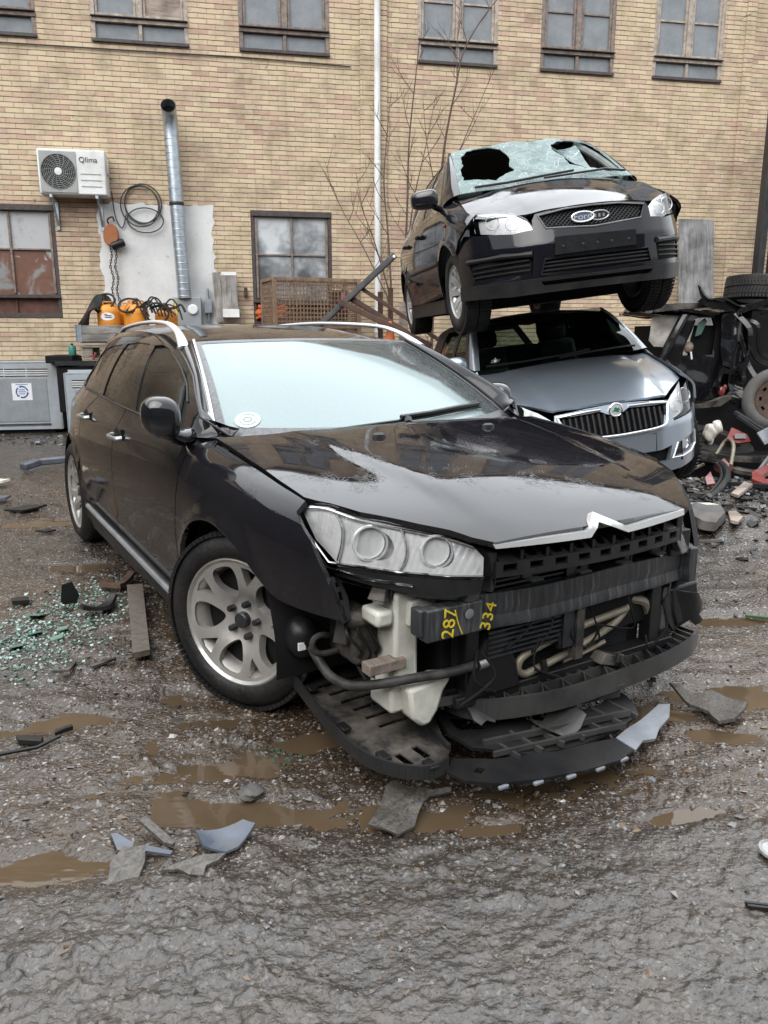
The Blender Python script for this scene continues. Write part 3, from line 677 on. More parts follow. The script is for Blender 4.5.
def W(x, y, z): return WM @ Vector((x, y, z))
# air conditioner
ac = thing_m('air_conditioner', 'white air conditioner outdoor unit with round dark fan on wall brackets', 'air conditioner', WM @ Matrix.Translation((-4.42, -.21, 3.53)))
b = MB(); b.box((0, 0, 0), (.88, .31, .58)); b.build('casing', M['white_casing'], ac, bevel=.018)
b = MB(); b.box((-.175, -.160, -.005), (.475, .012, .53)); b.build('fan_plate', M['fan_plate'], ac, bevel=.004)
b = MB(); MX = Matrix.Translation((-.175, -.168, 0)) @ Matrix.Rotation(R(90), 4, 'X')
b.lathe([(.0, -.0005), (.228, -.0005)], MX, 40); b.build('fan_opening', M['fan_void'], ac)
b = MB()
for k in range(1, 10): b.tube([(-.175+.0245*k*math.cos(R(a)), -.174, .0245*k*math.sin(R(a))) for a in range(0, 360, 10)], .0042, 5, True)
for k in range(16): a = R(22.5*k+5); b.tube([(-.175+.04*math.cos(a), -.174, .04*math.sin(a)), (-.175+.15*math.cos(a+.5), -.174, .15*math.sin(a+.5)), (-.175+.225*math.cos(a+.7), -.174, .225*math.sin(a+.7))], .0042, 5)
b.build('fan_grille', M['fan_dark'], ac)
b = MB(); b.lathe([(.05, 0), (.047, .01), (.0, .013)], Matrix.Translation((-.175, -.172, 0)) @ Matrix.Rotation(R(90), 4, 'X'), 24); b.build('fan_hub', M['white_casing'], ac)
b = MB()
for z in (-.02, -.10, -.18): b.box((.245, -.157, z), (.27, .006, .012))
b.each('vent_slot', M['fan_plate'], ac)
def text(name, s, size, mat, parent, Mx, extrude=.002, align='CENTER', sx=1.0):
    cu = bpy.data.curves.new(name, 'FONT'); cu.body = s; cu.size = size; cu.extrude = extrude; cu.align_x = align; cu.align_y = 'CENTER'; cu.resolution_u = 3
    o = bpy.data.objects.new(name, cu); COL.objects.link(o); dg = bpy.context.evaluated_depsgraph_get(); me = bpy.data.meshes.new_from_object(o.evaluated_get(dg)); bpy.data.objects.remove(o)
    q = link(name, me, mat, parent); q.matrix_local = Mx @ Matrix.Diagonal((sx, 1, 1, 1)); return q
text('lettering', 'Qlima', .10, M['black_print'], ac, Matrix.Translation((.22, -.158, .16)) @ Matrix.Rotation(R(90), 4, 'X'))
b = MB()
for x in (-.30, .30): b.bar((x, .20, -.315), (x, -.16, -.315), .04, .04); b.bar((x, .195, -.315), (x, .195, -.72), .04, .03, (0, 1, 0)); b.bar((x, .19, -.66), (x, -.08, -.33), .025, .025)
b.each('bracket', M['galvanised'], ac, 3, bevel=.003)
b = MB(); b.box((.448, .03, .10), (.02, .12, .2)); b.build('valve_cover', M['white_casing'], ac, bevel=.01)
# cable loops
b = MB()
for (cx, cz, rx, rz, dy) in ((-3.54, 3.20, .255, .265, 0), (-3.56, 3.18, .235, .255, .012), (-3.52, 2.97, .25, .17, .02), (-3.58, 3.16, .27, .28, .028)):
    b.tube([(cx+rx*math.cos(R(a)), -.035-dy, cz+rz*math.sin(R(a))) for a in range(0, 360, 12)], .009, 6, True)
b.tube(spl([(-3.96, -.06, 3.35), (-3.93, -.05, 3.0), (-3.85, -.04, 2.86), (-3.78, -.04, 3.05)], 6), .008, 6)
tag(b.build('cable_coil', M['black_print'], None, M=WM), 'thin dark cable coiled in loops on the brick wall', 'cable')
# chain hoist
ch = thing_m('chain_hoist', 'small orange and black chain hoist hanging on the white wall patch', 'hoist', WM @ Matrix.Translation((-4.0, -.09, 2.74)))
b = MB(); b.prism(spl([(-.09, -.10), (.02, -.13), (.10, -.02), (.07, .13), (-.02, .16), (-.10, .06)], 4, True), -.05, .05, Matrix.Rotation(R(90), 4, 'X')); b.build('body', M['orange_dull'], ch, bevel=.012)
b = MB(); b.lathe([(.055, -.1), (.06, -.06), (.06, .06), (.045, .09), (0, .09)], Matrix.Translation((.09, -.02, -.11)) @ Matrix.Rotation(R(70), 4, 'Y'), 16); b.build('motor', M['plastic_black'], ch)
b = MB(); b.tube(spl([(-.02, 0, .14), (-.04, 0, .22), (.03, 0, .26), (.05, 0, .20)], 5), .012, 6); b.build('hook', M['rust'], ch)
b = MB()
for k in range(26):
    z = -.16-.038*k; x = .015*math.sin(k*.7)
    for dx in (-.03, .035): b.tube([(x+dx+(.012*math.cos(R(a)) if k % 2 else 0), (.012*math.cos(R(a)) if k % 2 == 0 else 0), z+.026*math.sin(R(a))) for a in range(0, 360, 45)], .0065, 5, True)
b.build('chain', M['rust'], ch)
# flue pipe and the box below it
fp = thing_m('flue_pipe', 'tall galvanised spiral flue pipe with an open bent top', 'pipe', WM @ Matrix.Translation((-3.02, -.22, 1.88)))
b = MB(); b.tube([(0, 0, 0), (-.03, 0, 1.0), (-.06, 0, 2.2)], .098, 20)
for k in range(24): z = .03+k*.092; b.lathe([(.098, -.006), (.1015, 0), (.098, .006)], Matrix.Translation((-.03*z, 0, z)) @ Matrix.Rotation(R(3), 4, 'Y'), 20)
b.build('duct', M['galvanised'], fp)
b = MB(); pts = [(-.06, 0, 2.19), (-.062, -.0, 2.34), (-.066, -.05, 2.46), (-.07, -.13, 2.53), (-.072, -.17, 2.545)]
b.tube(pts, .101, 20, cap=False); b.tube(pts[2:], .094, 20, cap=False); b.build('elbow', M['galvanised'], fp)
b = MB(); b.lathe([(0, 0), (.095, 0)], axis_mat(Vector((-.066, -.08, 2.49)), (0, -1, .45)), 20); b.build('flue_throat', M['hidden_dark'], fp)
b = MB(); b.box((0, .1, 1.3), (.03, .2, .04)); b.lathe([(.101, -.025), (.104, -.02), (.104, .02), (.101, .025)], Matrix.Translation((-.04, 0, 1.3)), 20); b.build('clamp', M['steel_dark'], fp)
fb = thing_m('fuse_box', 'grey metal electrical box with a round dial under the flue pipe', 'electrical box', WM @ Matrix.Translation((-2.99, -.13, 1.68)))
b = MB(); b.box((0, 0, 0), (.40, .22, .44)); b.build('casing', M['grey_box'], fb, bevel=.012)
b = MB(); b.lathe([(.075, 0), (.075, .02), (.06, .035), (0, .035)], Matrix.Translation((.08, -.11, .04)) @ Matrix.Rotation(R(90), 4, 'X'), 20); b.build('dial', M['fog_white'], fb)
b = MB(); b.box((-.16, -.113, .06), (.035, .008, .22)); b.build('hinge_strip', M['yellow_mark'], fb)
b = MB(); b.tube([(.3, .05, -.2), (.3, .05, .35)], .02, 8); b.box((.3, .05, .1), (.10, .10, .20)); b.build('conduit', M['galvanised'], fb)
# boards against the wall
b = MB(); b.box((0, 0, 0), (.11, .03, .72)); o = b.build('weathered_board', M['wood_grey_up'], None, bevel=.004, M=WM @ Matrix.Translation((-2.54, -.14, 1.90)) @ Matrix.Rotation(R(-4), 4, 'X') @ Matrix.Rotation(R(-3), 4, 'Y')); tag(o, 'narrow weathered board standing at the right edge of the white patch', 'board')
wb = thing_m('weathered_boards', 'grey weathered wooden panel with a pale metal foot, beside the narrow board', 'board', WM @ Matrix.Translation((-2.37, -.16, 1.94)) @ Matrix.Rotation(R(-5), 4, 'X'))
b = MB(); b.box((0, 0, 0), (.23, .04, .66)); b.build('panel', M['wood_grey_up'], wb, bevel=.005)
b = MB(); b.box((.01, -.024, -.27), (.24, .012, .12)); b.box((.0, -.022, .30), (.22, .008, .05)); b.each('metal_fitting', M['white_casing'], wb)
b = MB(); b.box((0, 0, 0), (.05, .05, .14)); o = b.build('wall_clamp', M['rust'], None, bevel=.008, M=WM @ Matrix.Translation((-2.13, -.05, 1.98))); tag(o, 'small rusty iron clamp on the brick beside the middle window', 'clamp')
# grey plywood sheet leaning by the right cars
b = MB(); b.box((0, 0, 0), (.62, .025, 1.75)); o = b.build('plywood_sheet', M['plywood_grey'], None, bevel=.003, M=WM @ Matrix.Translation((5.12, -.35, 2.32)) @ Matrix.Rotation(R(-8), 4, 'X')); tag(o, 'tall grey plywood sheet leaning on the brick wall behind the upper car', 'board')
b = MB(); b.box((0, 0, 0), (.55, .3, 1.45)); o = b.build('timber_stack', M['wood_grey'], None, bevel=.01, M=WM @ Matrix.Translation((5.12, -.4, .72))); tag(o, 'grey timber block under the plywood sheet by the wall', 'timber')
# black steel post at the right
gp = thing('gate_post', 'tall black steel gate post at the right edge of the yard', 'post', (5.86, 12.72, 0))
b = MB(); b.box((0, 0, 2.6), (.10, .2, 5.2)); b.box((.19, .02, 2.6), (.07, .1, 5.2)); b.box((.42, .05, 2.6), (.38, .02, 5.1)); b.build('post', M['steel_dark'], gp, bevel=.006)
b = MB()
for z in (.6, 2.0, 3.6, 4.9): b.box((.27, .0, z), (.62, .06, .06))
b.each('rail', M['steel_dark'], gp)
# little lamp at the right on the wall
wl = thing_m('wall_lamp', 'small dark floodlight fixed high on the wall at the right edge', 'lamp', WM @ Matrix.Translation((6.42, -.16, 5.98)))
b = MB(); b.box((0, 0, 0), (.16, .13, .26)); b.build('housing', M['steel_dark'], wl, bevel=.015)
b = MB(); b.box((.0, .11, .02), (.05, .12, .05)); b.build('arm', M['steel_dark'], wl)
b = MB(); b.tube(spl([(-16, -.02, 5.17), (-5.3, -.02, 5.19), (-3, -.02, 5.195), (-2.0, -.02, 5.2), (-.5, -.02, 5.17)], 5), .010, 5); tag(b.build('wall_cable', M['frame_dark'], None, M=WM), 'thin dark cable running along the brick under the upper windows', 'cable')
# ---------- wheels ----------
def tyre(parent, Rr, Wd, rim, mat, tread=0, knobs=72):
    b = MB(); w = Wd
    prof = [(rim, -.012), (rim+.012, .004), (rim+(Rr-rim)*.35, .012), (Rr-.045, .008), (Rr-.016, -.010), (Rr-.004, -.030)]
    gro = [-.03+(-w+.06)*k/4 for k in range(5)]
    for k in range(4):
        a, c = gro[k], gro[k+1]; prof += [(Rr, a-.006), (Rr, c+.006), (Rr-.008, c+.003), (Rr-.008, c-.003)] if k < 3 else [(Rr, a-.006), (Rr, c+.004)]
    prof += [(Rr-.016, -w+.010), (Rr-.045, -w-.008), (rim+(Rr-rim)*.35, -w-.012), (rim, -w+.012), (rim, -.012)]
    b.lathe(prof, None, 72, True); o = b.build('tyre', mat, parent)
    if tread:
        t = MB(); h = .007
        for i in range(knobs):
            a = 2*math.pi*i/knobs
            for k, (z0, z1) in enumerate(((-.002, -.034), (-.040, -w*.5+.006), (-w*.5-.006, -w+.040), (-w+.034, -w+.002))):
                a2 = a+(math.pi/knobs if k % 2 else 0); sh = (.06 if k < 2 else -.06)*(0 if k in (0, 3) else 1)
                V = []
                r0 = Rr-.012; r1 = Rr+h if k in (1, 2) else Rr+h-.004
                for rr in (r0, r1):
                    for (z, da, s) in ((z0, -.030, 0), (z0, .030, 0), (z1, .030, sh), (z1, -.030, sh)):
                        q = a2+da+s; V.append((rr*math.cos(q), rr*math.sin(q), z))
                t.add(V, [(0, 1, 2, 3), (7, 6, 5, 4), (0, 4, 5, 1), (1, 5, 6, 2), (2, 6, 7, 3), (3, 7, 4, 0)], False)
        t.build('tread', mat, o)
    return o
def rim_face(parent, rim, mat, style, mat2=None):
    b = MB(); b.lathe([(rim-.004, -.20), (rim-.03, -.17), (rim-.045, -.10), (rim-.030, -.03), (rim-.012, -.014), (rim, -.002), (rim+.006, -.004), (rim+.004, -.03), (rim, -.2)], None, 64, True)
    o = b.build('rim', mat, parent)
    pol = lambda r, a: (r*math.cos(R(a)), r*math.sin(R(a)))
    def face(U, V):
        r = np.hypot(U, V); z = -.030+.020*np.clip(r/rim, 0, 1)**2-.028*np.exp(-((r-.25*rim)/(.25*rim))**2); return np.stack([U, V, z], -1)
    outer = [pol(rim-.008, a) for a in range(0, 360, 6)]; hs = []
    if style == 'twin':
        for k in range(5):
            a0 = 72*k+18
            hs.append(spl([pol(.375*rim, a0), pol(.50*rim, a0-15.5), pol(.70*rim, a0-18.5), pol(.865*rim, a0-13), pol(.895*rim, a0), pol(.865*rim, a0+13), pol(.70*rim, a0+18.5), pol(.50*rim, a0+15.5)], 4, True))
            a1 = a0+36; hs.append([pol(.60*rim, a1), pol(.90*rim, a1-9.5), pol(.915*rim, a1), pol(.90*rim, a1+9.5)])
    elif style == 'cap':
        for k in range(9):
            a0 = 40*k+10; hs.append(spl([pol(.36*rim, a0), pol(.6*rim, a0-8), pol(.84*rim, a0-10), pol(.88*rim, a0), pol(.84*rim, a0+10), pol(.6*rim, a0+8)], 3, True))
    elif style == 'steel':
        for k in range(10): hs.append([pol(.70*rim, 36*k-7), pol(.82*rim, 36*k-7), pol(.82*rim, 36*k+7), pol(.70*rim, 36*k+7)])
    P = Panels().add(outer, face, (0, 0, 1), holes=hs, step=.011 if style != 'steel' else .018, rim=.030); P.build('spokes', mat, o)
    b = MB(); b.lathe([(.0, -.10), (.75*rim, -.10), (.97*rim, -.08)], None, 40); b.build('brake_disc', M['hidden_dark'] if not mat2 else mat2, o)
    b = MB()
    for k in range(5):
        p = pol(.27*rim if style == 'twin' else .26*rim, 72*k+54); b.lathe([(.0135, -.055), (.0135, -.032), (.010, -.026), (0, -.026)], Matrix.Translation((p[0], p[1], 0)), 6)
    if style != 'cap': b.each('wheel_nut', M['steel_dark'], o)
    b = MB(); b.lathe([(.030, -.06), (.030, -.030), (.026, -.026), (0, -.024)], None, 24); b.build('centre_cap', M['steel_dark'] if style == 'twin' else mat, o)
    return o
def wheel(parent, pos, side, steer, Rr, Wd, rim, style, mat, tmat, tread=0, roll=0, name='wheel', knobs=72):
    # local z = outward
    e = bpy.data.objects.new(name, None); COL.objects.link(e); e.parent = parent
    out = Vector((0, side, 0)); q = Vector((0, 0, 1)).rotation_difference(out).to_matrix().to_4x4()
    e.matrix_local = Matrix.Translation(pos) @ Matrix.Rotation(R(steer), 4, 'Z') @ q @ Matrix.Rotation(R(roll), 4, 'Z')
    tyre(e, Rr, Wd, rim, tmat, tread, knobs); rim_face(e, rim, mat, style); return e
def mir(fn, s):      # side surfaces: s=-1 right, +1 left
    return lambda U, V: fn(U, V)*np.array([1, -s, 1]) if s > 0 else fn(U, V)
def superell(c, r, n=2.6, seg=28, rings=18, M=None, taper=None):
    b = MB(); V = []; F = []
    sp = lambda x: math.copysign(abs(x)**(2/n), x)
    for i in range(rings+1):
        t = math.pi*i/rings-math.pi/2
        for k in range(seg):
            a = 2*math.pi*k/seg
            p = [r[0]*sp(math.cos(t))*sp(math.cos(a)), r[1]*sp(math.cos(t))*sp(math.sin(a)), r[2]*sp(math.sin(t))]
            if taper: p = taper(p)
            V.append((c[0]+p[0], c[1]+p[1], c[2]+p[2]))
    for i in range(rings):
        for k in range(seg):
            l = (k+1) % seg; F.append((i*seg+k, i*seg+l, (i+1)*seg+l, (i+1)*seg+k))
    b.add(V, F, True, M); return b

# ---------- the black estate car in front ----------
cP = pch([.12, .20, .28, .40, .55, .68, .80, .86, .92, .97, 1.05, 1.15, 1.25, 1.32, 1.37, 1.41], [.83, .868, .893, .912, .924, .927, .918, .907, .885, .862, .838, .798, .738, .676, .600, .50])
cPF = pch([.12, .20, .28, .40, .55, .68, .80, .86, .90, .93, .95, .965, .975], [.83, .868, .893, .912, .924, .927, .918, .903, .880, .845, .805, .755, .70])
cT = pch([-3.8, -3.55, -3.3, -3.0, -2.7, -2.3, -1.5, -.5, 0, .3, .5, .65, .78, .88, .95], [.70, .80, .865, .925, .965, .99, 1, 1, .998, .98, .948, .90, .82, .70, .56])
cTG = pch([-3.6, -3.3, -2.9, -2.5, -2.0, -1.6, -1.3, -1.0, -.7, -.3], [.78, .84, .905, .955, .985, 1, .985, .955, .93, .93])
def c_w(x, z):
    x = np.asarray(x, float); z = np.asarray(z, float); k = np.clip((x+.42)/.14, 0, 1); k = k*k*(3-2*k)
    w = cP(z)*(1-k)+cPF(np.minimum(z+np.clip(x+.25, 0, 2)*.10, .985))*k
    g = np.clip((z-.92)/.25, 0, 1); w = w*cT(x)*(1-g+g*cTG(x))
    for cx in (.02, -2.815):
        r = np.hypot(x-cx, z-.32); w = w+.016*np.exp(-((r-.40)/.045)**2)*np.clip((.82-z)/.1, 0, 1)
    w = w+.006*np.exp(-((z-.875-.012*(-x-.5))/.016)**2)*np.clip((-x-.35)/.3, 0, 1)    # crease through the handles
    return w-.008*np.exp(-((z-.46)/.07)**2)*np.clip((-x-.3)/.3, 0, 1)*np.clip((x+2.4)/.3, 0, 1)
c_side = lambda U, V: np.stack([U, -c_w(U, V), V], -1)
cHc = pch([-.6, -.45, 0, .35, .6, .78, .88, .94, 1.0], [1.05, 1.03, .985, .938, .897, .860, .833, .812, .785])
def c_hz(x, y):
    a = np.abs(y); x = np.asarray(x, float); z = cHc(x+.06*(a/.5)**2*np.clip((x-.2)/.7, 0, 1))
    z = z-.035*(a/.8)**2-.010*np.clip((a-.62)/.2, 0, 1)**2; yr = .60-.23*np.clip((x+.35)/1.3, 0, 1); s = 1/(1+np.exp(-(yr-a)/.016))
    return z+.013*s*np.clip((x+.5)/.5, 0, 1)*np.clip((.93-x)/.3, 0, 1)
c_hood = lambda U, V: np.stack([U, V, c_hz(U, V)], -1)
cN = pch([0, .2, .35, .5, .62, .72, .80, .86, .90], [.985, .965, .93, .865, .775, .66, .53, .36, .15])
c_nose = lambda U, V: np.stack([cN(np.abs(U))+.35*(.70-V), U, V], -1)       # u = y, v = z
cRc = pch([-3.7, -3.45, -2.9, -2.2, -1.65, -1.3, -1.1, -.95], [1.25, 1.33, 1.395, 1.418, 1.41, 1.378, 1.345, 1.31])
c_roof = lambda U, V: np.stack([U, V, cRc(U)-.05*(np.abs(V)/.6)**2.6], -1)
def c_edge(x):
    y = .62
    for i in range(30): z = float(cRc(x))-.05*(y/.6)**2.6; y = .5*y+.5*float(c_w(x, z))
    return y, z
ca = thing_m('estate_car', 'black estate car with a stripped front end, big headlight and misted windscreen, nearest the camera', 'car', Matrix.Translation((.1748, 3.1522, 0)) @ Matrix.Rotation(R(-58.41), 4, 'Z'))
PB = M['paint_citro']; LEFT = np.array([1, -1, 1])
ARCH = spl([(-.405, .20), (-.41, .34), (-.375, .50), (-.28, .61), (-.14, .685), (.02, .712), (.16, .695), (.27, .66), (.36, .605), (.43, .565), (.48, .552)], 5)
ARR = [(-2.815+.41*math.cos(R(a)), .31+.40*math.sin(R(a))) for a in range(-14, 195, 8)]
def fender_top(x):
    ys = float(np.interp(x, [-.3, .1, .35, .5, .53], [.800, .802, .800, .79, .79]))+.004
    lo, hi = .80, .985
    for i in range(40):
        m = (lo+hi)/2
        if float(c_w(x, m)) > ys: lo = m
        else: hi = m
    return lo
top = [(x, fender_top(x)) for x in np.linspace(-.25, .50, 18)]
fender = [(-.27, .962)]+top+[(.506, .832), (.605, .766), (.674, .675), (.737, .546)]+ARCH[::-1]+[(-.50, .215), (-.505, .285), (-.452, .455), (-.428, .60), (-.382, .80), (-.337, .938), (-.30, .955)]
fdoor = [(-.346, .935), (-.391, .80), (-.437, .60), (-.461, .455), (-.514, .290), (-1.0, .308), (-1.545, .336), (-1.510, .45), (-1.494, .60), (-1.485, .837), (-1.43, .94), (-1.405, .993), (-1.24, .983), (-.9, .968), (-.53, .955)]
rdoor = [(-1.415, .994), (-1.44, .94), (-1.495, .837), (-1.504, .60), (-1.520, .45), (-1.555, .337), (-2.39, .362), (-2.43, .45), (-2.44, .55), (-2.42, .64), (-2.395, .74), (-2.375, .86), (-2.25, .95), (-2.10, 1.012), (-1.8, 1.010)]
quart = [(-2.11, 1.013), (-2.258, .955), (-2.385, .862), (-2.405, .745)]+[p for p in ARR[::-1] if p[0] < -2.42 and p[1] > .62 or p[0] < -2.45][1:][::1]
qa = [p for p in ARR if p[1] > .22]; qa = [p for p in qa if not (p[0] > -2.42 and p[1] < .66)]
quart = [(-2.11, 1.013), (-2.258, .955), (-2.385, .862), (-2.405, .745), (-2.425, .655)]+[p for p in qa if p[0] < -2.45]+[(-3.25, .22), (-3.6, .25), (-3.74, .45), (-3.72, .75), (-3.62, .95), (-3.5, 1.06), (-3.0, 1.035), (-2.6, 1.02)]
# outer line of the front pillar on the side surface, then the frames
APIL = [(-.285, .968), (-.40, 1.035), (-.55, 1.112), (-.70, 1.178), (-.85, 1.232), (-.98, 1.272), (-1.08, 1.296)]
rx = np.linspace(-1.10, -3.25, 24); rtop = [(float(x), c_edge(float(x))[1]) for x in rx]
wF = [(-.52, .972), (-1.245, .996), (-1.395, 1.300), (-1.27, 1.305), (-1.15, 1.288), (-1.02, 1.253), (-.87, 1.205), (-.72, 1.145), (-.60, 1.08)]
wR = [(-1.345, 1.004), (-1.500, 1.308), (-1.75, 1.315), (-2.00, 1.304), (-1.995, 1.022)]
wQ = [(-2.13, 1.016), (-2.115, 1.300), (-2.40, 1.288), (-2.66, 1.255), (-2.80, 1.215), (-2.86, 1.10), (-2.80, 1.022)]
wF = [(x, min(z, 9)) for x, z in wF]
frame = [(-.30, .960), (-.53, .960), (-.9, .973), (-1.24, .988), (-1.41, .998), (-1.8, 1.015), (-2.10, 1.017), (-2.6, 1.025), (-3.0, 1.04), (-3.5, 1.065), (-3.40, 1.2), (-3.30, 1.28)]+rtop[::-1]+APIL[::-1]
for s in (-1, 1):
    f = mir(c_side, s); h = (0, s, 0)
    panel('front_wing', PB, ca, fender, f, h, step=.030, rim=.018); 
    d1 = panel('front_door', PB, ca, fdoor, f, h, step=.05, rim=.018); d2 = panel('rear_door', PB, ca, rdoor, f, h, step=.05, rim=.018)
    panel('rear_wing', PB, ca, quart, f, h, step=.05, rim=.018); panel('window_frame', PB, ca, frame, f, h, holes=[wF, wR, wQ], step=.045, rim=.012)
    panel('side_window', M['glass_side'], ca, wF, f, h, step=.05, rim=0, off=-.006); panel('side_window', M['glass_rear_side'], ca, wR, f, h, step=.05, rim=0, off=-.006); panel('side_window', M['glass_rear_side'], ca, wQ, f, h, step=.05, rim=0, off=-.006)
    # thin bright lines at the windows
    b = MB()
    pt = lambda x, z, o=.004: (x, s*(float(c_w(x, z))+o), z)
    b.tube([pt(x, z) for x, z in wF[2:]], .0042, 6); b.tube([pt(x, z) for x, z in resample([(-.50, .962), (-1.25, .989), (-2.0, 1.016), (-2.75, 1.028)], .1)[:24]], .006, 6)
    b.build('window_trim', M['plastic_dark'], ca)
    b = MB(); b.tube([pt(-.735, 1.135), pt(-.66, 1.06), pt(-.60, .972)], .011, 6); b.build('window_bar', M['plastic_black'], ca)
    b = MB(); b.tube([pt(x, z, .003) for x, z in APIL], .005, 6); b.build('pillar_seam', M['steel_dark'], ca)
    # sill with a paler top lip
    sill = lambda U, V, s=s: np.stack([U, s*(c_w(U, np.maximum(V, .2))+.012+.012*np.clip((V-.24)/.08, 0, 1)), V], -1)
    panel('sill', M['plastic_black'], ca, [(-.50, .165), (-.47, .272), (-1.0, .298), (-1.55, .325), (-2.36, .350), (-2.40, .25), (-2.38, .175)], sill, h, step=.06, rim=.03)
    b = MB(); b.tube([(x, s*(float(c_w(x, z))+.026), z) for x, z in resample([(-.50, .276), (-1.0, .301), (-1.55, .329), (-2.34, .352), (-1.55, .329), (-1.0, .301)], .1)[:20]], .014, 8); b.build('sill_strip', M['plastic_grey'], ca)
    for x, z, pr in ((-1.375, .868, d1), (-2.19, .898, d2)):
        b = MB(); y = float(c_w(x, z)); b.lathe([(.052, 0), (.048, .004), (0, .005)], Matrix.Translation((x, s*(y+.001), z)) @ Matrix.Rotation(R(-90*s), 4, 'X') @ Matrix.Diagonal((1.25, .62, 1, 1)), 20); cup = b.build('handle_cup', M['hidden_dark'], pr)
        b = MB(); b.tube(spl([(x+.085, s*(y+.005), z-.008), (x+.07, s*(y+.032), z-.010), (x, s*(y+.040), z-.010), (x-.07, s*(y+.034), z-.008), (x-.09, s*(y+.006), z-.006)], 5), .012, 8); b.build('handle', M['handle_dull'], pr)
    # mirror
    tp = lambda p, s=s: [p[0]-.25*p[1]*s*0+(-.25*(p[1]*s)), p[1], p[2]*(1-.9*(p[1]*s))+.10*p[1]*s]
    folded = s > 0
    b = superell((-.33, s*.985, 1.05), (.060, .068, .080), 2.6, taper=tp) if not folded else superell((-.64, .885, 1.035), (.10, .050, .075), 2.7)
    mr = b.build('mirror', M['mirror_paint'], ca)
    b = MB(); b.tube(spl([(-.40, s*.855, .965), (-.37, s*.90, .965), (-.35, s*.95, .985), (-.34, s*.97, 1.0)] if not folded else [(-.42, .85, .965), (-.48, .87, .965), (-.54, .88, .985), (-.57, .885, 1.0)], 4), [.035]*4+[.032]*4+[.03]*5, 10); b.build('mirror_arm', M['mirror_paint'], mr)
    # roof rail
    ry = lambda x: c_edge(x)[0]-.055
    pr = [(-1.02, ry(-1.10)+.02, 1.300), (-1.10, ry(-1.12)+.008, 1.338), (-1.20, ry(-1.2), 1.375), (-1.36, ry(-1.36), 1.408), (-1.6, ry(-1.6), 1.424), (-2.0, ry(-2), 1.434), (-2.4, ry(-2.4), 1.428), (-2.8, ry(-2.8), 1.410), (-3.0, ry(-3.0), 1.388), (-3.14, ry(-3.14), 1.350)]
    P3 = spl([(x, s*y, z-.010) for x, y, z in pr], 5); n = len(P3); b = MB(); b.tube([(p[0], p[1], p[2]) for p in P3], [.017-.006*min(1, i/10) if i < 10 else .011 for i in range(n)], 14, asp=1.7); b.build('roof_rail', M['rail_silver'], ca)
# top surfaces
hood = [(-.262, -.797), (.089, -.803), (.321, -.798), (.48, -.787), (.525, -.765), (.561, -.741), (.657, -.692), (.796, -.573), (.856, -.51), (.907, -.470), (.950, -.42), (.967, -.27), (.981, -.12), (.984, 0)]
rear = [(-.07, 0), (-.072, -.2), (-.082, -.4), (-.14, -.56), (-.205, -.72)]
half = rear+hood
ho = panel('bonnet', PB, ca, half+[(x, -y) for x, y in half[::-1]][1:-1], c_hood, (0, 0, 1), step=.035, rim=.020)
b = MB()
for x, y in ((.115, -.298), (.099, .236)): z = float(c_hz(x, y)); b.lathe([(.020, -.005), (.018, .010), (.010, .016), (0, .017)], Matrix.Translation((x, y, z)) @ Matrix.Diagonal((1, 1.5, 1, 1)), 12)
b.each('washer_jet', M['plastic_dark'], ho)
# white front strip with the double arrow tip in the middle
nh = lambda y: .985-.25*np.asarray(y)**2
strip = [(-.425, .772), (-.267, .778), (-.100, .779), (-.060, .830), (.077, .770), (.196, .778), (.385, .783), (.390, .763), (.199, .756), (.078, .752), (-.048, .800), (-.083, .757), (-.266, .759), (-.418, .760)]
stf = lambda U, V: np.stack([nh(U)+.010-.55*np.maximum(V-.785, 0), U, V], -1)
panel('front_strip', M['white_trim'], ho, strip, stf, (1, 0, 0), step=.02, rim=.022)
def half_w(x): return max(.02, c_edge(x)[0]-.004)
rl = [(float(x), -half_w(float(x))) for x in np.linspace(-1.10, -3.25, 26)]
wtop = [(-1.085+.115*(1-(u*u)), u*.60) for u in np.linspace(-1, 1, 13)]
roofo = [(-3.42, .30), (-3.44, 0), (-3.42, -.30)]+rl[::-1]+[(-1.09, -.62)]+[(x+.0, y) for x, y in wtop][1:-1]+[(-1.09, .62)]+[(x, -y) for x, y in rl]
panel('roof', PB, ca, roofo, c_roof, (0, 0, 1), step=.06, rim=.012)
def c_ws(U, V):      # u -1..1 across, v 0..1 up
    U = np.asarray(U, float); V = np.asarray(V, float); k = np.maximum(1-U*U, 0)**.85
    y = U*(.755+(.590-.755)*V); x = (-.372+.275*k)*(1-V)+(-1.085+.118*k)*V; z = (.955-.012*k)*(1-V)+(1.318+.017*k)*V
    bl = .022*np.sin(np.pi*np.clip(V, 0, 1)); return np.stack([x+bl*.45, y, z+bl*.9], -1)
ws = panel('windscreen', M['windscreen_film'], ca, [(-1, 0), (1, 0), (1, 1), (-1, 1)], c_ws, (1, 0, .5), step=.06, rim=0)
b = Panels(); bd_ = .07
for o in ([(-1, 0), (1, 0), (1, .085), (-1, .085)], [(-1, .965), (1, .965), (1, 1), (-1, 1)], [(-1, .085), (-.955, .085), (-.962, .965), (-1, .965)], [(.955, .085), (1, .085), (1, .965), (.962, .965)]): b.add(o, c_ws, (1, 0, .5), step=.05, rim=0, off=.002)
b.build('screen_border', M['frit_grey'], ws)
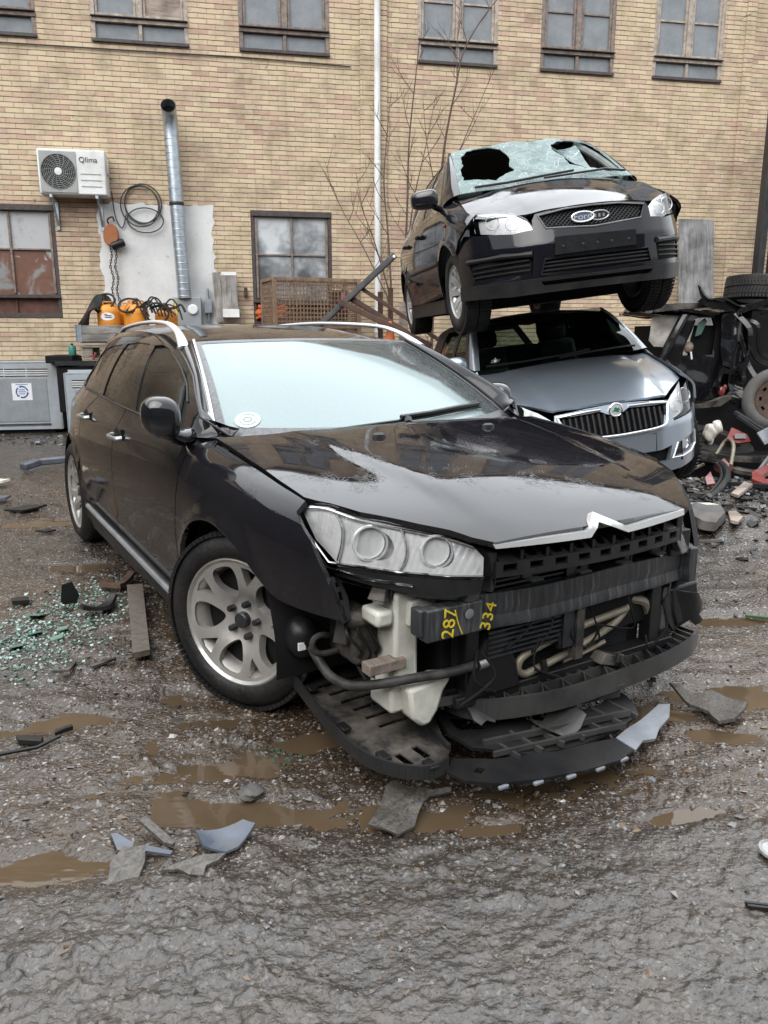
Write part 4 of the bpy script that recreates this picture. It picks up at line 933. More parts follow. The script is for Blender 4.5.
# round pale sticker low in the corner
def on_ws(u, v, o=.003):
    p = c_ws(np.array([u, u+.01, u]), np.array([v, v, v+.01])); n = np.cross(p[1]-p[0], p[2]-p[0]); n /= np.linalg.norm(n)
    if n[0]*1+n[2]*.5 < 0: n = -n
    return Vector(p[0]+n*o), Vector(n)
p, n = on_ws(-.845, .145)
b = MB(); AM = axis_mat(p, n)
for r0, r1, h in ((.020, .029, .001), (.040, .052, .001), (0, .010, .001)): b.lathe([(r0, 0), (r0, h), (r1, h), (r1, 0)], AM, 28)
b.build('round_sticker', M['sticker_pale'], ws)
b = MB(); q = [on_ws(u, v, .012)[0] for u, v in ((-.52, .035), (-.3, .07), (0, .10), (.2, .115), (.45, .135), (.72, .14))]
b.tube(q, .007, 6); b.tube([on_ws(u, v, .026)[0] for u, v in ((-.02, .105), (.2, .122), (.45, .142), (.7, .147))], .010, 6); b.tube([on_ws(u, v, .022)[0] for u, v in ((.0, .06), (.02, .095))], .018, 6); b.build('wiper', M['plastic_black'], ca)
# front pillars
for s in (-1, 1):
    a = [c_ws(np.array([1.0*s]), np.array([t]))[0] for t in np.linspace(0, 1, 14)]
    L = [0]; 
    for i in range(1, len(APIL)): L.append(L[-1]+math.hypot(APIL[i][0]-APIL[i-1][0], APIL[i][1]-APIL[i-1][1]))
    c = []
    for t in np.linspace(0, 1, 14):
        x = np.interp(t*L[-1], L, [p[0] for p in APIL]); z = np.interp(t*L[-1], L, [p[1] for p in APIL]); c.append(np.array([x, s*float(c_w(x, z)), z]))
    A = np.array(a); Cc = np.array(c); ax = np.linspace(0, 1, 14)
    def pil(U, V, A=A, Cc=Cc, s=s):
        pa = np.stack([np.interp(V, ax, A[:, k]) for k in range(3)], -1); pc = np.stack([np.interp(V, ax, Cc[:, k]) for k in range(3)], -1)
        k = np.asarray(U)[:, None]; return pa*(1-k)+pc*k+np.array([.010, s*.012, .016])*(np.sin(np.pi*np.clip(k, 0, 1)))
    panel('front_pillar', PB, ca, [(0, 0), (1, 0), (1, 1), (0, 1)], pil, (.3, s, .3), step=.08, rim=0)
    b = MB(); b.tube([Vector(p)+Vector((.004, s*.006, .010)) for p in a], .007, 6); b.build('screen_seal', M['silver_trim'] if s < 0 else M['plastic_dark'], ca)
# cowl under the glass
panel('cowl', M['plastic_dark'], ca, [(-.75, -.78), (-.22, -.78), (-.10, -.5), (-.07, 0), (-.10, .5), (-.22, .78), (-.75, .78)], lambda U, V: np.stack([U, V, .945-.03*np.abs(V)+0*U], -1), (0, 0, 1), step=.1, rim=0)
# tail
tail = lambda U, V: np.stack([-3.66-.10*(1-(U/.8)**2)+.62*np.clip(V-.95, 0, 1)+.04*np.clip(.5-V, 0, 1), U, V], -1)
panel('tailgate', PB, ca, [(-.66, .3), (.66, .3), (.66, .6), (.62, .95), (.36, 1.28), (.3, 1.315), (-.3, 1.315), (-.36, 1.28), (-.62, .95), (-.66, .6)], tail, (-1, 0, 0), step=.08, rim=.01)
# ---------- front end ----------
lamp = [(-.437, .613), (-.513, .604), (-.594, .605), (-.686, .622), (-.770, .640), (-.794, .743), (-.808, .827), (-.790, .850), (-.755, .852), (-.690, .828), (-.565, .806), (-.495, .790), (-.43, .766), (-.402, .725), (-.408, .667)]
for s in (-1, 1):
    f = (lambda U, V: c_nose(U, V)) if s < 0 else (lambda U, V: c_nose(U, V)*LEFT); h = (1, .5*s, .2)
    hl = panel('headlight', M['lens_clear'], ca, lamp, f, h, step=.03, rim=.004)
    P = Panels(); P.add(lamp, f, h, step=.04, rim=0, off=-.075); P.build('lamp_back', M['lamp_white'], hl)
    P = Panels(); up = [(-.425, .672), (-.52, .674), (-.63, .680), (-.757, .688), (-.788, .745), (-.803, .824), (-.788, .845), (-.755, .847), (-.690, .823), (-.565, .796), (-.495, .780), (-.44, .758), (-.414, .722)]
    hs = [[(cy+r*math.cos(R(a))*.92, cz+r*math.sin(R(a))) for a in range(0, 360, 20)] for cy, cz, r in ((-.675, .752, .046), (-.53, .738, .042))]
    P.add(up, f, h, holes=hs, step=.025, rim=.05, off=-.014); P.build('reflector', M['lamp_lining'], hl)
    b = MB()
    for cy, cz, r in ((-.675, .752, .050), (-.53, .738, .046)):
        yy = cy*(-s); c0 = Vector((float(cN(abs(cy)))+.35*(.70-cz)-.022, cy if s < 0 else -cy, cz)); Mx = axis_mat(c0, (1, .35*s, .1)); b.lathe([(r, -.004), (r*.96, .003), (r*.9, -.006), (r*.72, -.045), (r*.4, -.06), (0, -.062)], Mx, 28)
    b.each('lamp_bowl', M['lamp_lining'], hl)
    b = MB()
    for cy, cz, r in ((-.675, .752, .024), (-.53, .738, .018)):
        c0 = Vector((float(cN(abs(cy)))+.35*(.70-cz)-.050, cy if s < 0 else -cy, cz)); b.ball((0, 0, 0), (r, r, r*.6), axis_mat(c0, (1, .35*s, .1)), 20, 12)
    b.each('projector', M['lamp_grey'], hl)
    b = MB()
    for cy, cz, r in ((-.675, .752, .051), (-.53, .738, .047)):
        c0 = Vector((float(cN(abs(cy)))+.35*(.70-cz)-.012, cy if s < 0 else -cy, cz)); Mx = axis_mat(c0, (1, .35*s, .1)); b.tube([Mx @ Vector((r*math.cos(R(a)), r*math.sin(R(a)), 0)) for a in range(0, 360, 12)], .0045, 6, True)
    b.each('lamp_ring', M['white_trim'], hl)
    b = MB(); q = lambda ys, zs, o: [Vector(v)+Vector((o, 0, 0)) for v in f(np.array(ys), np.array(zs))]
    b.tube(spl(q([-.605, -.600, -.608, -.625], [.800, .755, .715, .685], -.006), 4), .0045, 6); b.tube(spl(q([-.735, -.728, -.735, -.748], [.838, .79, .74, .692], -.006), 4), .004, 6); b.tube(spl(q([-.79, -.755, -.690, -.565, -.495, -.44], [.836, .840, .816, .790, .774, .752], -.004), 4), .004, 6)
    b.each('lamp_divider', M['chrome'], hl)
    P = Panels(); P.add([(-.445, .622), (-.513, .613), (-.594, .614), (-.686, .630), (-.764, .648), (-.757, .674), (-.63, .668), (-.52, .662), (-.425, .660)], f, h, step=.03, rim=.01, off=-.016); P.build('lower_housing', M['plastic_black'], hl)
    b = MB(); b.tube([Vector(q)+Vector((-.006, 0, 0)) for q in f(np.array([-.787, -.765, -.63, -.52, -.423]), np.array([.74, .684, .677, .670, .667]))], .0055, 6); b.tube([Vector(q)+Vector((-.010, 0, 0)) for q in f(np.array([-.785, -.770, -.70, -.60]), np.array([.72, .668, .648, .640]))], .0045, 6); b.each('chrome_line', M['chrome'], hl)
    # wing bracket with slots under the lamp's outer end
    br = [(-.772, .648), (-.744, .640), (-.726, .58), (-.728, .520), (-.760, .505), (-.770, .56)]
    hs = [[(-.757, .600), (-.745, .602), (-.743, .577), (-.755, .575)], [(-.757, .555), (-.745, .557), (-.744, .532), (-.755, .530)], [(-.762, .628), (-.750, .629), (-.749, .615), (-.760, .614)]]
    panel('wing_bracket', M['plastic_dark'], ca, br, lambda U, V, s=s: np.stack([.66-.33*(V-.51)*0+.0*U-.32*(V-.52), U*(-s), V], -1), (1, -.2, 0), holes=hs, step=.03, rim=.01)
# upper grille carrier: shelves with cut-outs over a row of openings
P = Panels(); ys = np.linspace(-.395, .415, 10)
for k in range(9):
    y0, y1 = ys[k]+.012, ys[k+1]-.012
    shelf = lambda U, V: np.stack([nh(U)-.075+V, U, .742-.60*V], -1)
    hol = [[(y0+.018, .012), (y1-.018, .012), (y1-.018, .045), (y0+.018, .045)]] if k not in (0, 8) else []
    P.add([(y0, 0), (y1, 0), (y1-.004, .060), (y0+.004, .060)], shelf, (.3, 0, 1), holes=hol, step=.03, rim=.006)
    fr = lambda U, V: np.stack([nh(U)-.016, U, V], -1)
    P.add([(y0-.012, .710), (y1+.012, .710), (y1+.012, .664), (y0-.012, .664)], fr, (1, 0, 0), holes=[[(y0+.010, .702), (y1-.010, .702), (y1-.010, .680), (y0+.010, .680)]], step=.03, rim=.05)
P.build('grille_carrier', M['plastic_dark'], ca)
b = MB()
for k in range(10):
    y = float(ys[k]); x = float(nh(y)); b.box((x-.055, y, .70), (.06, .012, .075))
for k in (1, 3, 5, 7): y = float(ys[k])+.03; b.box((float(nh(y))-.005, y, .650), (.03, .045, .006))
b.each('carrier_rib', M['plastic_black'], ca)
b = MB(); b.box((.78, .02, .50), (.03, .90, .34)); b.box((.36, 0, .58), (.60, 1.08, .40)); b.box((.60, 0, .52), (.20, .9, .34)); b.box((.40, 0, .30), (.7, .9, .24)); b.build('engine_bay', M['hidden_dark'], ca)
b = MB()
for k in range(17): z = .37+.0165*k; b.box((.838, -.165, z), (.012, .36, .007))
b.box((.842, -.01, .50), (.02, .05, .32)); b.build('radiator', M['steel_dark'], ca)
b = MB(); b.box((.845, .035, .48), (.03, .034, .38)); b.build('radiator_post', M['plastic_muddy'], ca)
b = MB()
for k in range(22): z = .255+.0085*k; b.box((.765, .06, z), (.01, .62, .004))
b.build('condenser', M['steel_dark'], ca)
b = MB(); b.box((.80, .05, .235), (.06, 1.0, .035)); b.box((.80, -.39, .42), (.05, .05, .4)); b.box((.80, .45, .42), (.05, .05, .4)); b.build('front_frame', M['plastic_black'], ca, bevel=.004)
b = MB(); b.tube(spl([(.80, .32, .395), (.81, .05, .375), (.82, -.10, .355), (.825, -.185, .335), (.825, -.205, .300), (.82, -.18, .272), (.815, -.13, .268), (.81, .05, .300), (.80, .25, .345), (.79, .34, .40)], 6), .0135, 10); b.tube(spl([(.80, .02, .262), (.80, .12, .272), (.80, .22, .292)], 4), .008, 8); b.build('coolant_pipe', M['beige_hose'], ca)
b = MB()
for y, z in ((-.10, .275), (-.04, .36)): b.tube([(.835, y, z-.02), (.842, y, z), (.83, y, z+.03)], .012, 6)
b.each('pipe_clip', M['plastic_black'], ca)
b = MB(); b.tube(spl([(.78, .36, .42), (.80, .42, .40), (.80, .45, .33), (.78, .46, .26)], 5), .018, 8); b.build('side_pipe', M['beige_hose'], ca)
# crash beam
bx = lambda y: .872-.05*(y/.58)**2
bm_ = MB(); yy = np.linspace(-.40, .58, 20); sec = [(0, .472), (.004, .49), (-.004, .515), (.004, .54), (0, .588), (-.07, .588), (-.07, .472)]
V = [(bx(y)+sx_, y, z+.004*math.sin(9*y)) for y in yy for sx_, z in sec]; n = len(sec); F = [(i*n+k, i*n+(k+1) % n, (i+1)*n+(k+1) % n, (i+1)*n+k) for i in range(len(yy)-1) for k in range(n)]+[tuple(range(n)), tuple((len(yy)-1)*n+k for k in range(n-1, -1, -1))]
bm_.add(V, F, False); cb = bm_.build('crash_beam', M['beam_metal'], ca, bevel=.003)
b = MB(); b.box((.855, -.50, .535), (.05, .20, .10)); b.box((.835, -.60, .54), (.05, .03, .085)); b.box((.80, .60, .53), (.12, .04, .13)); b.each('beam_end', M['beam_metal'], ca, bevel=.006)
b = MB(); b.lathe([(.011, -.002), (.016, .004), (.011, .006)], Matrix.Translation((.882, -.455, .552)) @ Matrix.Rotation(R(90), 4, 'Y'), 16); b.build('beam_hole', M['plastic_grey'], ca)
YM = Matrix.Rotation(R(90), 4, 'Z') @ Matrix.Rotation(R(90), 4, 'X')      # text plane facing +x
text('yellow_marking', '287', .062, M['yellow_mark'], cb, Matrix.Translation((.8835, -.525, .535)) @ YM @ Matrix.Rotation(R(82), 4, 'Z'), .0012)
text('yellow_marking', '334', .060, M['yellow_mark'], cb, Matrix.Translation((.8795, -.378, .528)) @ YM @ Matrix.Rotation(R(72), 4, 'Z'), .0012)
b = MB(); b.tube([(.8815, -.505, .572), (.8815, -.493, .53), (.8815, -.478, .494)], .0022, 5); b.build('paint_stroke', M['yellow_mark'], cb)
# washer bottle and neighbours
wb_ = MB(); wb_.box((.68, -.585, .455), (.14, .085, .30)); wb_.box((.70, -.585, .36), (.10, .075, .10)); wb_.box((.70, -.66, .53), (.10, .06, .05)); wb_.box((.69, -.595, .27), (.13, .10, .10)); wb_.build('washer_bottle', M['white_plastic'], ca, bevel=.012)
b = MB(); b.prism([(-.585, .575), (-.55, .580), (-.495, .568), (-.482, .545), (-.487, .505), (-.545, .490), (-.59, .50)], 0, .07, Matrix.Translation((.70, 0, 0)) @ YM); o = b.build('bottle_neck', M['white_plastic'], ca, bevel=.006)
b = MB(); b.lathe([(.017, .071), (.017, .077), (.010, .077), (.006, .060), (0, .060)], Matrix.Translation((.70, -.508, .535)) @ Matrix.Rotation(R(90), 4, 'Y'), 6); b.build('bolt', M['steel_dark'], ca)
b = MB(); b.prism([(-.615, .315), (-.50, .330), (-.455, .322), (-.485, .285), (-.505, .225), (-.535, .185), (-.565, .182), (-.60, .215)], 0, .08, Matrix.Translation((.73, 0, 0)) @ YM); b.build('bottle_foot', M['white_plastic'], ca, bevel=.012)
b = MB(); b.box((.56, -.66, .43), (.18, .10, .16)); b.box((.60, -.68, .50), (.12, .10, .05)); b.build('filter_box', M['plastic_muddy'], ca, bevel=.02)
b = MB(); b.ball((.43, -.785, .395), (.06, .058, .072), None, 20, 14); b.build('pressure_sphere', M['plastic_black'], ca)
b = MB(); b.box((.484, -.81, .385), (.006, .025, .025)); b.build('sphere_label', M['white_paper'], ca)
b = MB(); b.tube(spl([(.50, -.785, .385), (.54, -.775, .345), (.60, -.765, .315), (.68, -.735, .31), (.76, -.67, .335), (.81, -.58, .352), (.83, -.48, .352), (.83, -.385, .352)], 6), .0155, 10); b.build('muddy_hose', M['hose_muddy'], ca)
b = MB(); b.tube([(.83, -.375, .352), (.83, -.34, .355)], .019, 10); b.build('hose_end', M['steel_bare'], ca)
b = MB(); b.tube(spl([(.52, -.71, .41), (.53, -.76, .43), (.53, -.79, .42), (.53, -.795, .39), (.54, -.77, .372), (.55, -.72, .375)], 6), .010, 8); b.build('loop_hose', M['hose_muddy'], ca)
b = MB()
for k in range(7):
    y = -.72+.03*k; b.tube(spl([(.60+.02*(k % 3), y, .52), (.66, y-.02+.01*k, .47), (.68, y+.02, .41), (.62+.03*(k % 2), y+.03, .36), (.66, y+.04, .31)], 5), .0055, 6)
b.build('wiring', M['plastic_black'], ca)
b = MB(); b.box((.74, -.66, .385), (.05, .13, .035), Matrix.Translation((0, 0, 0))); b.build('torn_bracket', M['wood_board'], ca, bevel=.004)
b = MB(); b.prism([(-.33, .46), (-.28, .46), (-.22, .33), (-.20, .24), (-.42, .24), (-.40, .34)], 0, .06, Matrix.Translation((.78, 0, 0)) @ YM); b.build('radiator_guide', M['hidden_dark'], ca, bevel=.01)
b = MB(); b.box((.70, .66, .42), (.16, .10, .22)); b.prism([(.55, .43), (.70, .44), (.72, .36), (.69, .30), (.60, .27), (.57, .34)], 0, .05, Matrix.Translation((.76, 0, 0)) @ YM); b.build('duct_piece', M['plastic_black'], ca, bevel=.01)
b = MB(); b.box((.84, .50, .63), (.06, .10, .09)); b.box((.90, .43, .71), (.02, .04, .12)); b.box((.885, .445, .64), (.02, .03, .05)); b.each('lamp_mount', M['plastic_dark'], ca, bevel=.004)
# lower bumper support: a lattice bar
of = spl([(.700, -.425), (.815, -.385), (.87, -.29), (.915, -.08), (.912, .22), (.895, .43), (.855, .62), (.80, .74)], 6); inn = spl([(.62, -.40), (.69, -.36), (.745, -.27), (.775, -.06), (.768, .22), (.745, .46), (.70, .60), (.645, .70)], 6)
b = MB(); zt, zb = .232, .165
def wall(b, pts, z0, z1, th=.006):
    for i in range(len(pts)-1):
        p, q = Vector((*pts[i], 0)), Vector((*pts[i+1], 0)); b.bar((p.x, p.y, (z0+z1)/2), (q.x, q.y, (z0+z1)/2), th, z1-z0)
wall(b, of, zb, zt+.004, .010); wall(b, inn, zb+.01, zt, .006); mid = [((a[0]*.5+c[0]*.5), (a[1]*.5+c[1]*.5)) for a, c in zip(of, inn)]; wall(b, mid, zb+.005, zt-.002, .005)
for i in range(0, len(of)-2, 2): wall(b, [of[i], mid[i+1], inn[i]], zb+.005, zt, .005); wall(b, [of[i+1], mid[i+1]], zb+.005, zt-.004, .004); wall(b, [inn[i+1], mid[i+2] if i+2 < len(mid) else mid[-1]], zb, zt, .004)
for i in range(len(of)-1):
    V = [(*of[i], zb), (*of[i+1], zb), (*inn[i+1], zb+.004), (*inn[i], zb+.004)]; b.add(V, [(0, 1, 2, 3)], False)
b.build('bumper_lattice', M['plastic_rib'], ca)
b = MB(); tr = [(.52, -.55), (.60, -.50), (.68, -.45), (.70, -.42)]
for k in range(8):
    y0 = -.56+.03*k; b.bar((.62, y0, .255-.006*k), (.80, y0+.05, .235-.004*k), .005, .03)
for k in range(5): x0 = .62+.045*k; b.bar((x0, -.57, .255), (x0+.01, -.30, .225), .005, .03)
b.build('lattice_web', M['plastic_rib'], ca)
# undertray and splitter lying on the mud
def flat(z0, dz=0, tilt=0): return lambda U, V: np.stack([U, V, z0+dz*(np.asarray(U)-.6)+tilt*(np.asarray(V)+.4)+.006*np.sin(9*np.asarray(V))], -1)
rimL = spl([(.10, -.715, 0), (.22, -.735, 0), (.40, -.752, 0), (.60, -.765, 0), (.76, -.755, 0), (.865, -.705, 0), (.925, -.62, 0), (.915, -.545, 0)], 6)
tray = [(p[0], p[1]) for p in rimL]+[(.86, -.50), (.70, -.44), (.60, -.40), (.45, -.42), (.25, -.48), (.12, -.60)]
slots = []
for k in range(6): x = .33+.062*k; slots.append([(x, -.685+.012*k), (x+.018, -.685+.012*k), (x+.018, -.49+.004*k), (x, -.49+.004*k)])
slots += [[(.80, -.665), (.80, -.64), (.865, -.63), (.865, -.655)], [(.795, -.60), (.795, -.575), (.86, -.565), (.86, -.59)]]
ut = panel('undertray', M['plastic_muddy'], ca, tray, flat(.130, -.085), (0, 0, 1), holes=slots, step=.05, rim=.006, both=True)
b = MB()
for i in range(len(rimL)-1):
    p, q = rimL[i], rimL[i+1]; z0 = .135-.085*(p[0]-.6)
    b.bar((p[0], p[1], z0+.002), (q[0], q[1], z0+.002-.085*(q[0]-p[0])), .010, .045)
b.bar((.86, -.50, .115), (.32, -.46, .16), .012, .03); b.build('tray_rim', M['plastic_dark'], ut)
b = MB()
for k in range(5): p = rimL[3+8*k] if 3+8*k < len(rimL) else rimL[-2]; b.box((p[0]-.01, p[1]+.03, .148-.085*(p[0]-.6)), (.05, .03, .012))
b.box((.075, -.70, .185), (.05, .07, .04)); b.each('tray_clip', M['plastic_black'], ut, bevel=.003)
sp1 = [(.93, -.56), (.985, -.535), (1.04, -.46), (1.09, -.34), (1.125, -.19), (1.13, -.06), (1.11, .04), (1.04, .03), (1.02, -.20), (.95, -.40), (.88, -.50)]
f1 = lambda U, V: np.stack([U, V, .102-.11*np.clip(np.asarray(U)-.93, 0, 1)*1.3+.035*np.clip(np.asarray(V)+.5, 0, 1)*0+.008*np.sin(8*np.asarray(V)+3*np.asarray(U)), ], -1)
so_ = panel('splitter', M['plastic_black'], ca, sp1, f1, (0, 0, 1), holes=[[(.965, -.49), (.985, -.475), (.975, -.45), (.955, -.465)]], step=.04, rim=.010, both=True)
sp2 = [(1.04, .035), (1.112, .045), (1.085, .11), (1.095, .16), (1.06, .22), (1.035, .30), (.985, .365), (.965, .33), (1.0, .20), (1.02, .10)]
for (x, y) in ((1.052, -.445), (1.090, -.345), (1.117, -.24), (1.128, -.13), (1.122, -.02)):
    b = MB(); b.box((x+.0, y, float(f1(np.array([x]), np.array([y]))[0, 2])-.010), (.012, .034, .010), None); b.build('lip_tab', M['shard_grey'], so_, bevel=.002)
panel('painted_splitter_end', M['shard_grey'], ca, sp2, f1, (0, 0, 1), step=.03, rim=.010, both=True)
shelf_ = [(.66, -.43), (.80, -.46), (.90, -.44), (.985, -.28), (1.01, -.08), (1.01, .08), (.99, .20), (.93, .235), (.86, .24), (.90, .10), (.88, -.08), (.82, -.26), (.70, -.34)]
f2 = lambda U, V: np.stack([U, V, .142-.16*(np.asarray(U)-.7)+.006*np.sin(11*np.asarray(V))+.006*np.sin(23*np.asarray(U)), ], -1)
panel('tray_shelf', M['plastic_black'], ca, shelf_, f2, (0, 0, 1), holes=[[(.72, -.41), (.80, -.42), (.84, -.33), (.76, -.32)]], step=.04, rim=.012, both=True)
b = MB()
for k in range(7): y = -.36+.085*k; z = .128; b.bar((.86+.02*k*(1-k/8), y, z-.03+.015), (.99+.01*k*(1-k/7), y+.03, z-.05+.02), .010, .02)
b.bar((.90, -.40, .125), (.985, .16, .115), .012, .02); b.bar((.95, -.40, .112), (1.02, .10, .102), .010, .016); b.bar((.80, -.36, .15), (.90, .20, .14), .012, .025); b.build('shelf_ribs', M['plastic_rib'], ca)
# hidden structure: floor, arches, cabin
b = MB(); b.box((-1.75, 0, .26), (2.3, 1.5, .12)); b.box((-3.0, 0, .50), (.9, 1.1, .3)); b.build('floor_pan', M['hidden_dark'], ca)
b = MB()
for cx in (.0, -2.815):
    for s in (-1, 1):
        V = []; F = []; k = 0
        for i in range(19):
            a = R(-10+200*i/18); 
            for y in (.50, .875): V.append((cx+.43*math.cos(a), s*y, .33+.43*math.sin(a)*.93)) 
        F = [(2*i, 2*i+1, 2*i+3, 2*i+2) for i in range(18)]; b.add(V, F); b.add([(cx+.43*math.cos(R(-10+20*i*1.0))*.99, s*.50, .33+.43*.93*math.sin(R(-10+20*i))) for i in range(11)], [tuple(range(11))], False)
b.each('wheel_liner', M['hidden_dark'], ca)
panel('headliner', M['interior'], ca, [(-1.2, -.55), (-1.05, 0), (-1.2, .55), (-3.2, .45), (-3.2, -.45)], lambda U, V: c_roof(U, V)-np.array([0, 0, .03]), (0, 0, -1), step=.15, rim=0)
b = MB(); b.box((-.62, 0, .82), (.35, 1.38, .22)); b.build('dashboard', M['interior'], ca, bevel=.05)
for y in (.36, -.36):
    b = MB(); b.box((-1.28, y, .62), (.52, .50, .16)); b.box((-1.52, y, .86), (.16, .48, .55), Matrix.Translation((0, 0, 0)), (.7, .8)); b.box((-1.56, y, 1.20), (.09, .25, .16)); b.build('seat', M['seat_cloth'], ca, bevel=.05)
b = MB(); b.box((-2.2, 0, .60), (.5, 1.3, .16)); b.box((-2.48, 0, .86), (.16, 1.28, .5)); b.build('rear_bench', M['seat_cloth'], ca, bevel=.05)
b = MB(); Mx = Matrix.Translation((-.86, .36, .92)) @ Matrix.Rotation(R(-65), 4, 'Y'); b.tube([Mx @ Vector((.185*math.cos(R(a)), .185*math.sin(R(a)), 0)) for a in range(0, 360, 15)], .016, 8, True); b.tube([Mx @ Vector((-.18, 0, 0)), Mx @ Vector((.18, 0, 0))], .02, 6); b.build('steering_wheel', M['interior'], ca)
wheel(ca, (.050, -.868, .333), -1, 28, .335, .215, .236, 'twin', M['alloy'], M['rubber_muddy'], 1, 20, knobs=90); wheel(ca, (.03, .86, .333), 1, 34, .335, .215, .238, 'twin', M['alloy'], M['rubber_muddy'], 0, 5)
wheel(ca, (-2.815, -.895, .333), -1, 0, .335, .215, .238, 'twin', M['alloy'], M['rubber_muddy'], 0, 8); wheel(ca, (-2.815, .895, .333), 1, 0, .335, .215, .238, 'twin', M['alloy'], M['rubber_muddy'], 0, 40)
# torn leftovers round the open nose
rw = random.Random(12)
for k in range(9):
    y0 = rw.uniform(-.55, .45); x0 = rw.uniform(.78, .87); z0 = rw.uniform(.30, .46); b = MB()
    b.tube(spl([(x0, y0, z0+.10), (x0+.03, y0+rw.uniform(-.05, .05), z0+.02), (x0+.015, y0+rw.uniform(-.1, .1), z0-.05), (x0-.02, y0+rw.uniform(-.15, .15), z0-.02)], 5), rw.uniform(.003, .005), 6); b.build('loose_wire', M['hidden_dark'], ca)
for (x, y, z, a, c_, d, yaw) in ((.86, -.43, .63, .03, .06, .10, 10), (.84, -.36, .62, .05, .03, .05, 30), (.87, .36, .64, .05, .06, .05, -10), (.80, -.34, .30, .04, .10, .06, 20), (.83, .20, .245, .06, .12, .04, 5), (.79, .52, .36, .04, .05, .16, 15), (.72, -.66, .60, .06, .05, .04, 25), (.60, -.72, .47, .05, .04, .10, 30), (.84, -.20, .625, .02, .05, .03, 0), (.84, .25, .60, .03, .04, .10, 0)):
    b = MB(); b.box((0, 0, 0), (a, c_, d), None, (.8, .7)); b.box((a*.3, c_*.35, d*.2), (a*.5, c_*.3, d*.9)); b.build('torn_clip', M['plastic_rib' if rw.random() < .6 else 'plastic_muddy'], ca, bevel=.004, M=Matrix.Translation((x, y, z)) @ Matrix.Rotation(R(yaw), 4, 'Z') @ Matrix.Rotation(R(rw.uniform(-20, 20)), 4, 'X'))
def torn(cx, cy, cz, sx, sy, seed, tilt):
    r_ = random.Random(seed); pl = [(sx*math.cos(R(a))*r_.uniform(.55, 1.1), sy*math.sin(R(a))*r_.uniform(.55, 1.1)) for a in range(0, 360, 24)]
    return panel('torn_flap', M['plastic_rib'], ca, pl, lambda U, V: np.stack([cx+U, cy+V, cz+tilt*U+.018*np.sin(30*V+seed)+.012*np.sin(45*U)], -1), (0, 0, 1), step=.025, rim=.004, both=True)
torn(.80, -.36, .195, .10, .09, 3, -.3); torn(.92, -.12, .135, .07, .12, 5, -.35); torn(.88, .16, .15, .06, .09, 7, .2); torn(.72, .56, .26, .06, .06, 9, -.3); torn(.60, -.50, .165, .08, .07, 11, -.2)
panel('torn_duct', M['plastic_black'], ca, [(.50, .40), (.58, .42), (.68, .40), (.74, .34), (.70, .31), (.735, .28), (.69, .265), (.66, .29), (.60, .25), (.55, .30)], lambda U, V: np.stack([.82-.10*(U-.6)+.02*np.sin(25*U+9*V), U, V], -1), (1, 0, 0), step=.03, rim=.012, both=True)
b = MB(); b.lathe([(.045, 0), (.05, .012), (.045, .024), (.015, .03), (0, .03)], Matrix.Translation((.80, -.30, .42)) @ Matrix.Rotation(R(90), 4, 'Y'), 20); b.build('horn', M['steel_dark'], ca)
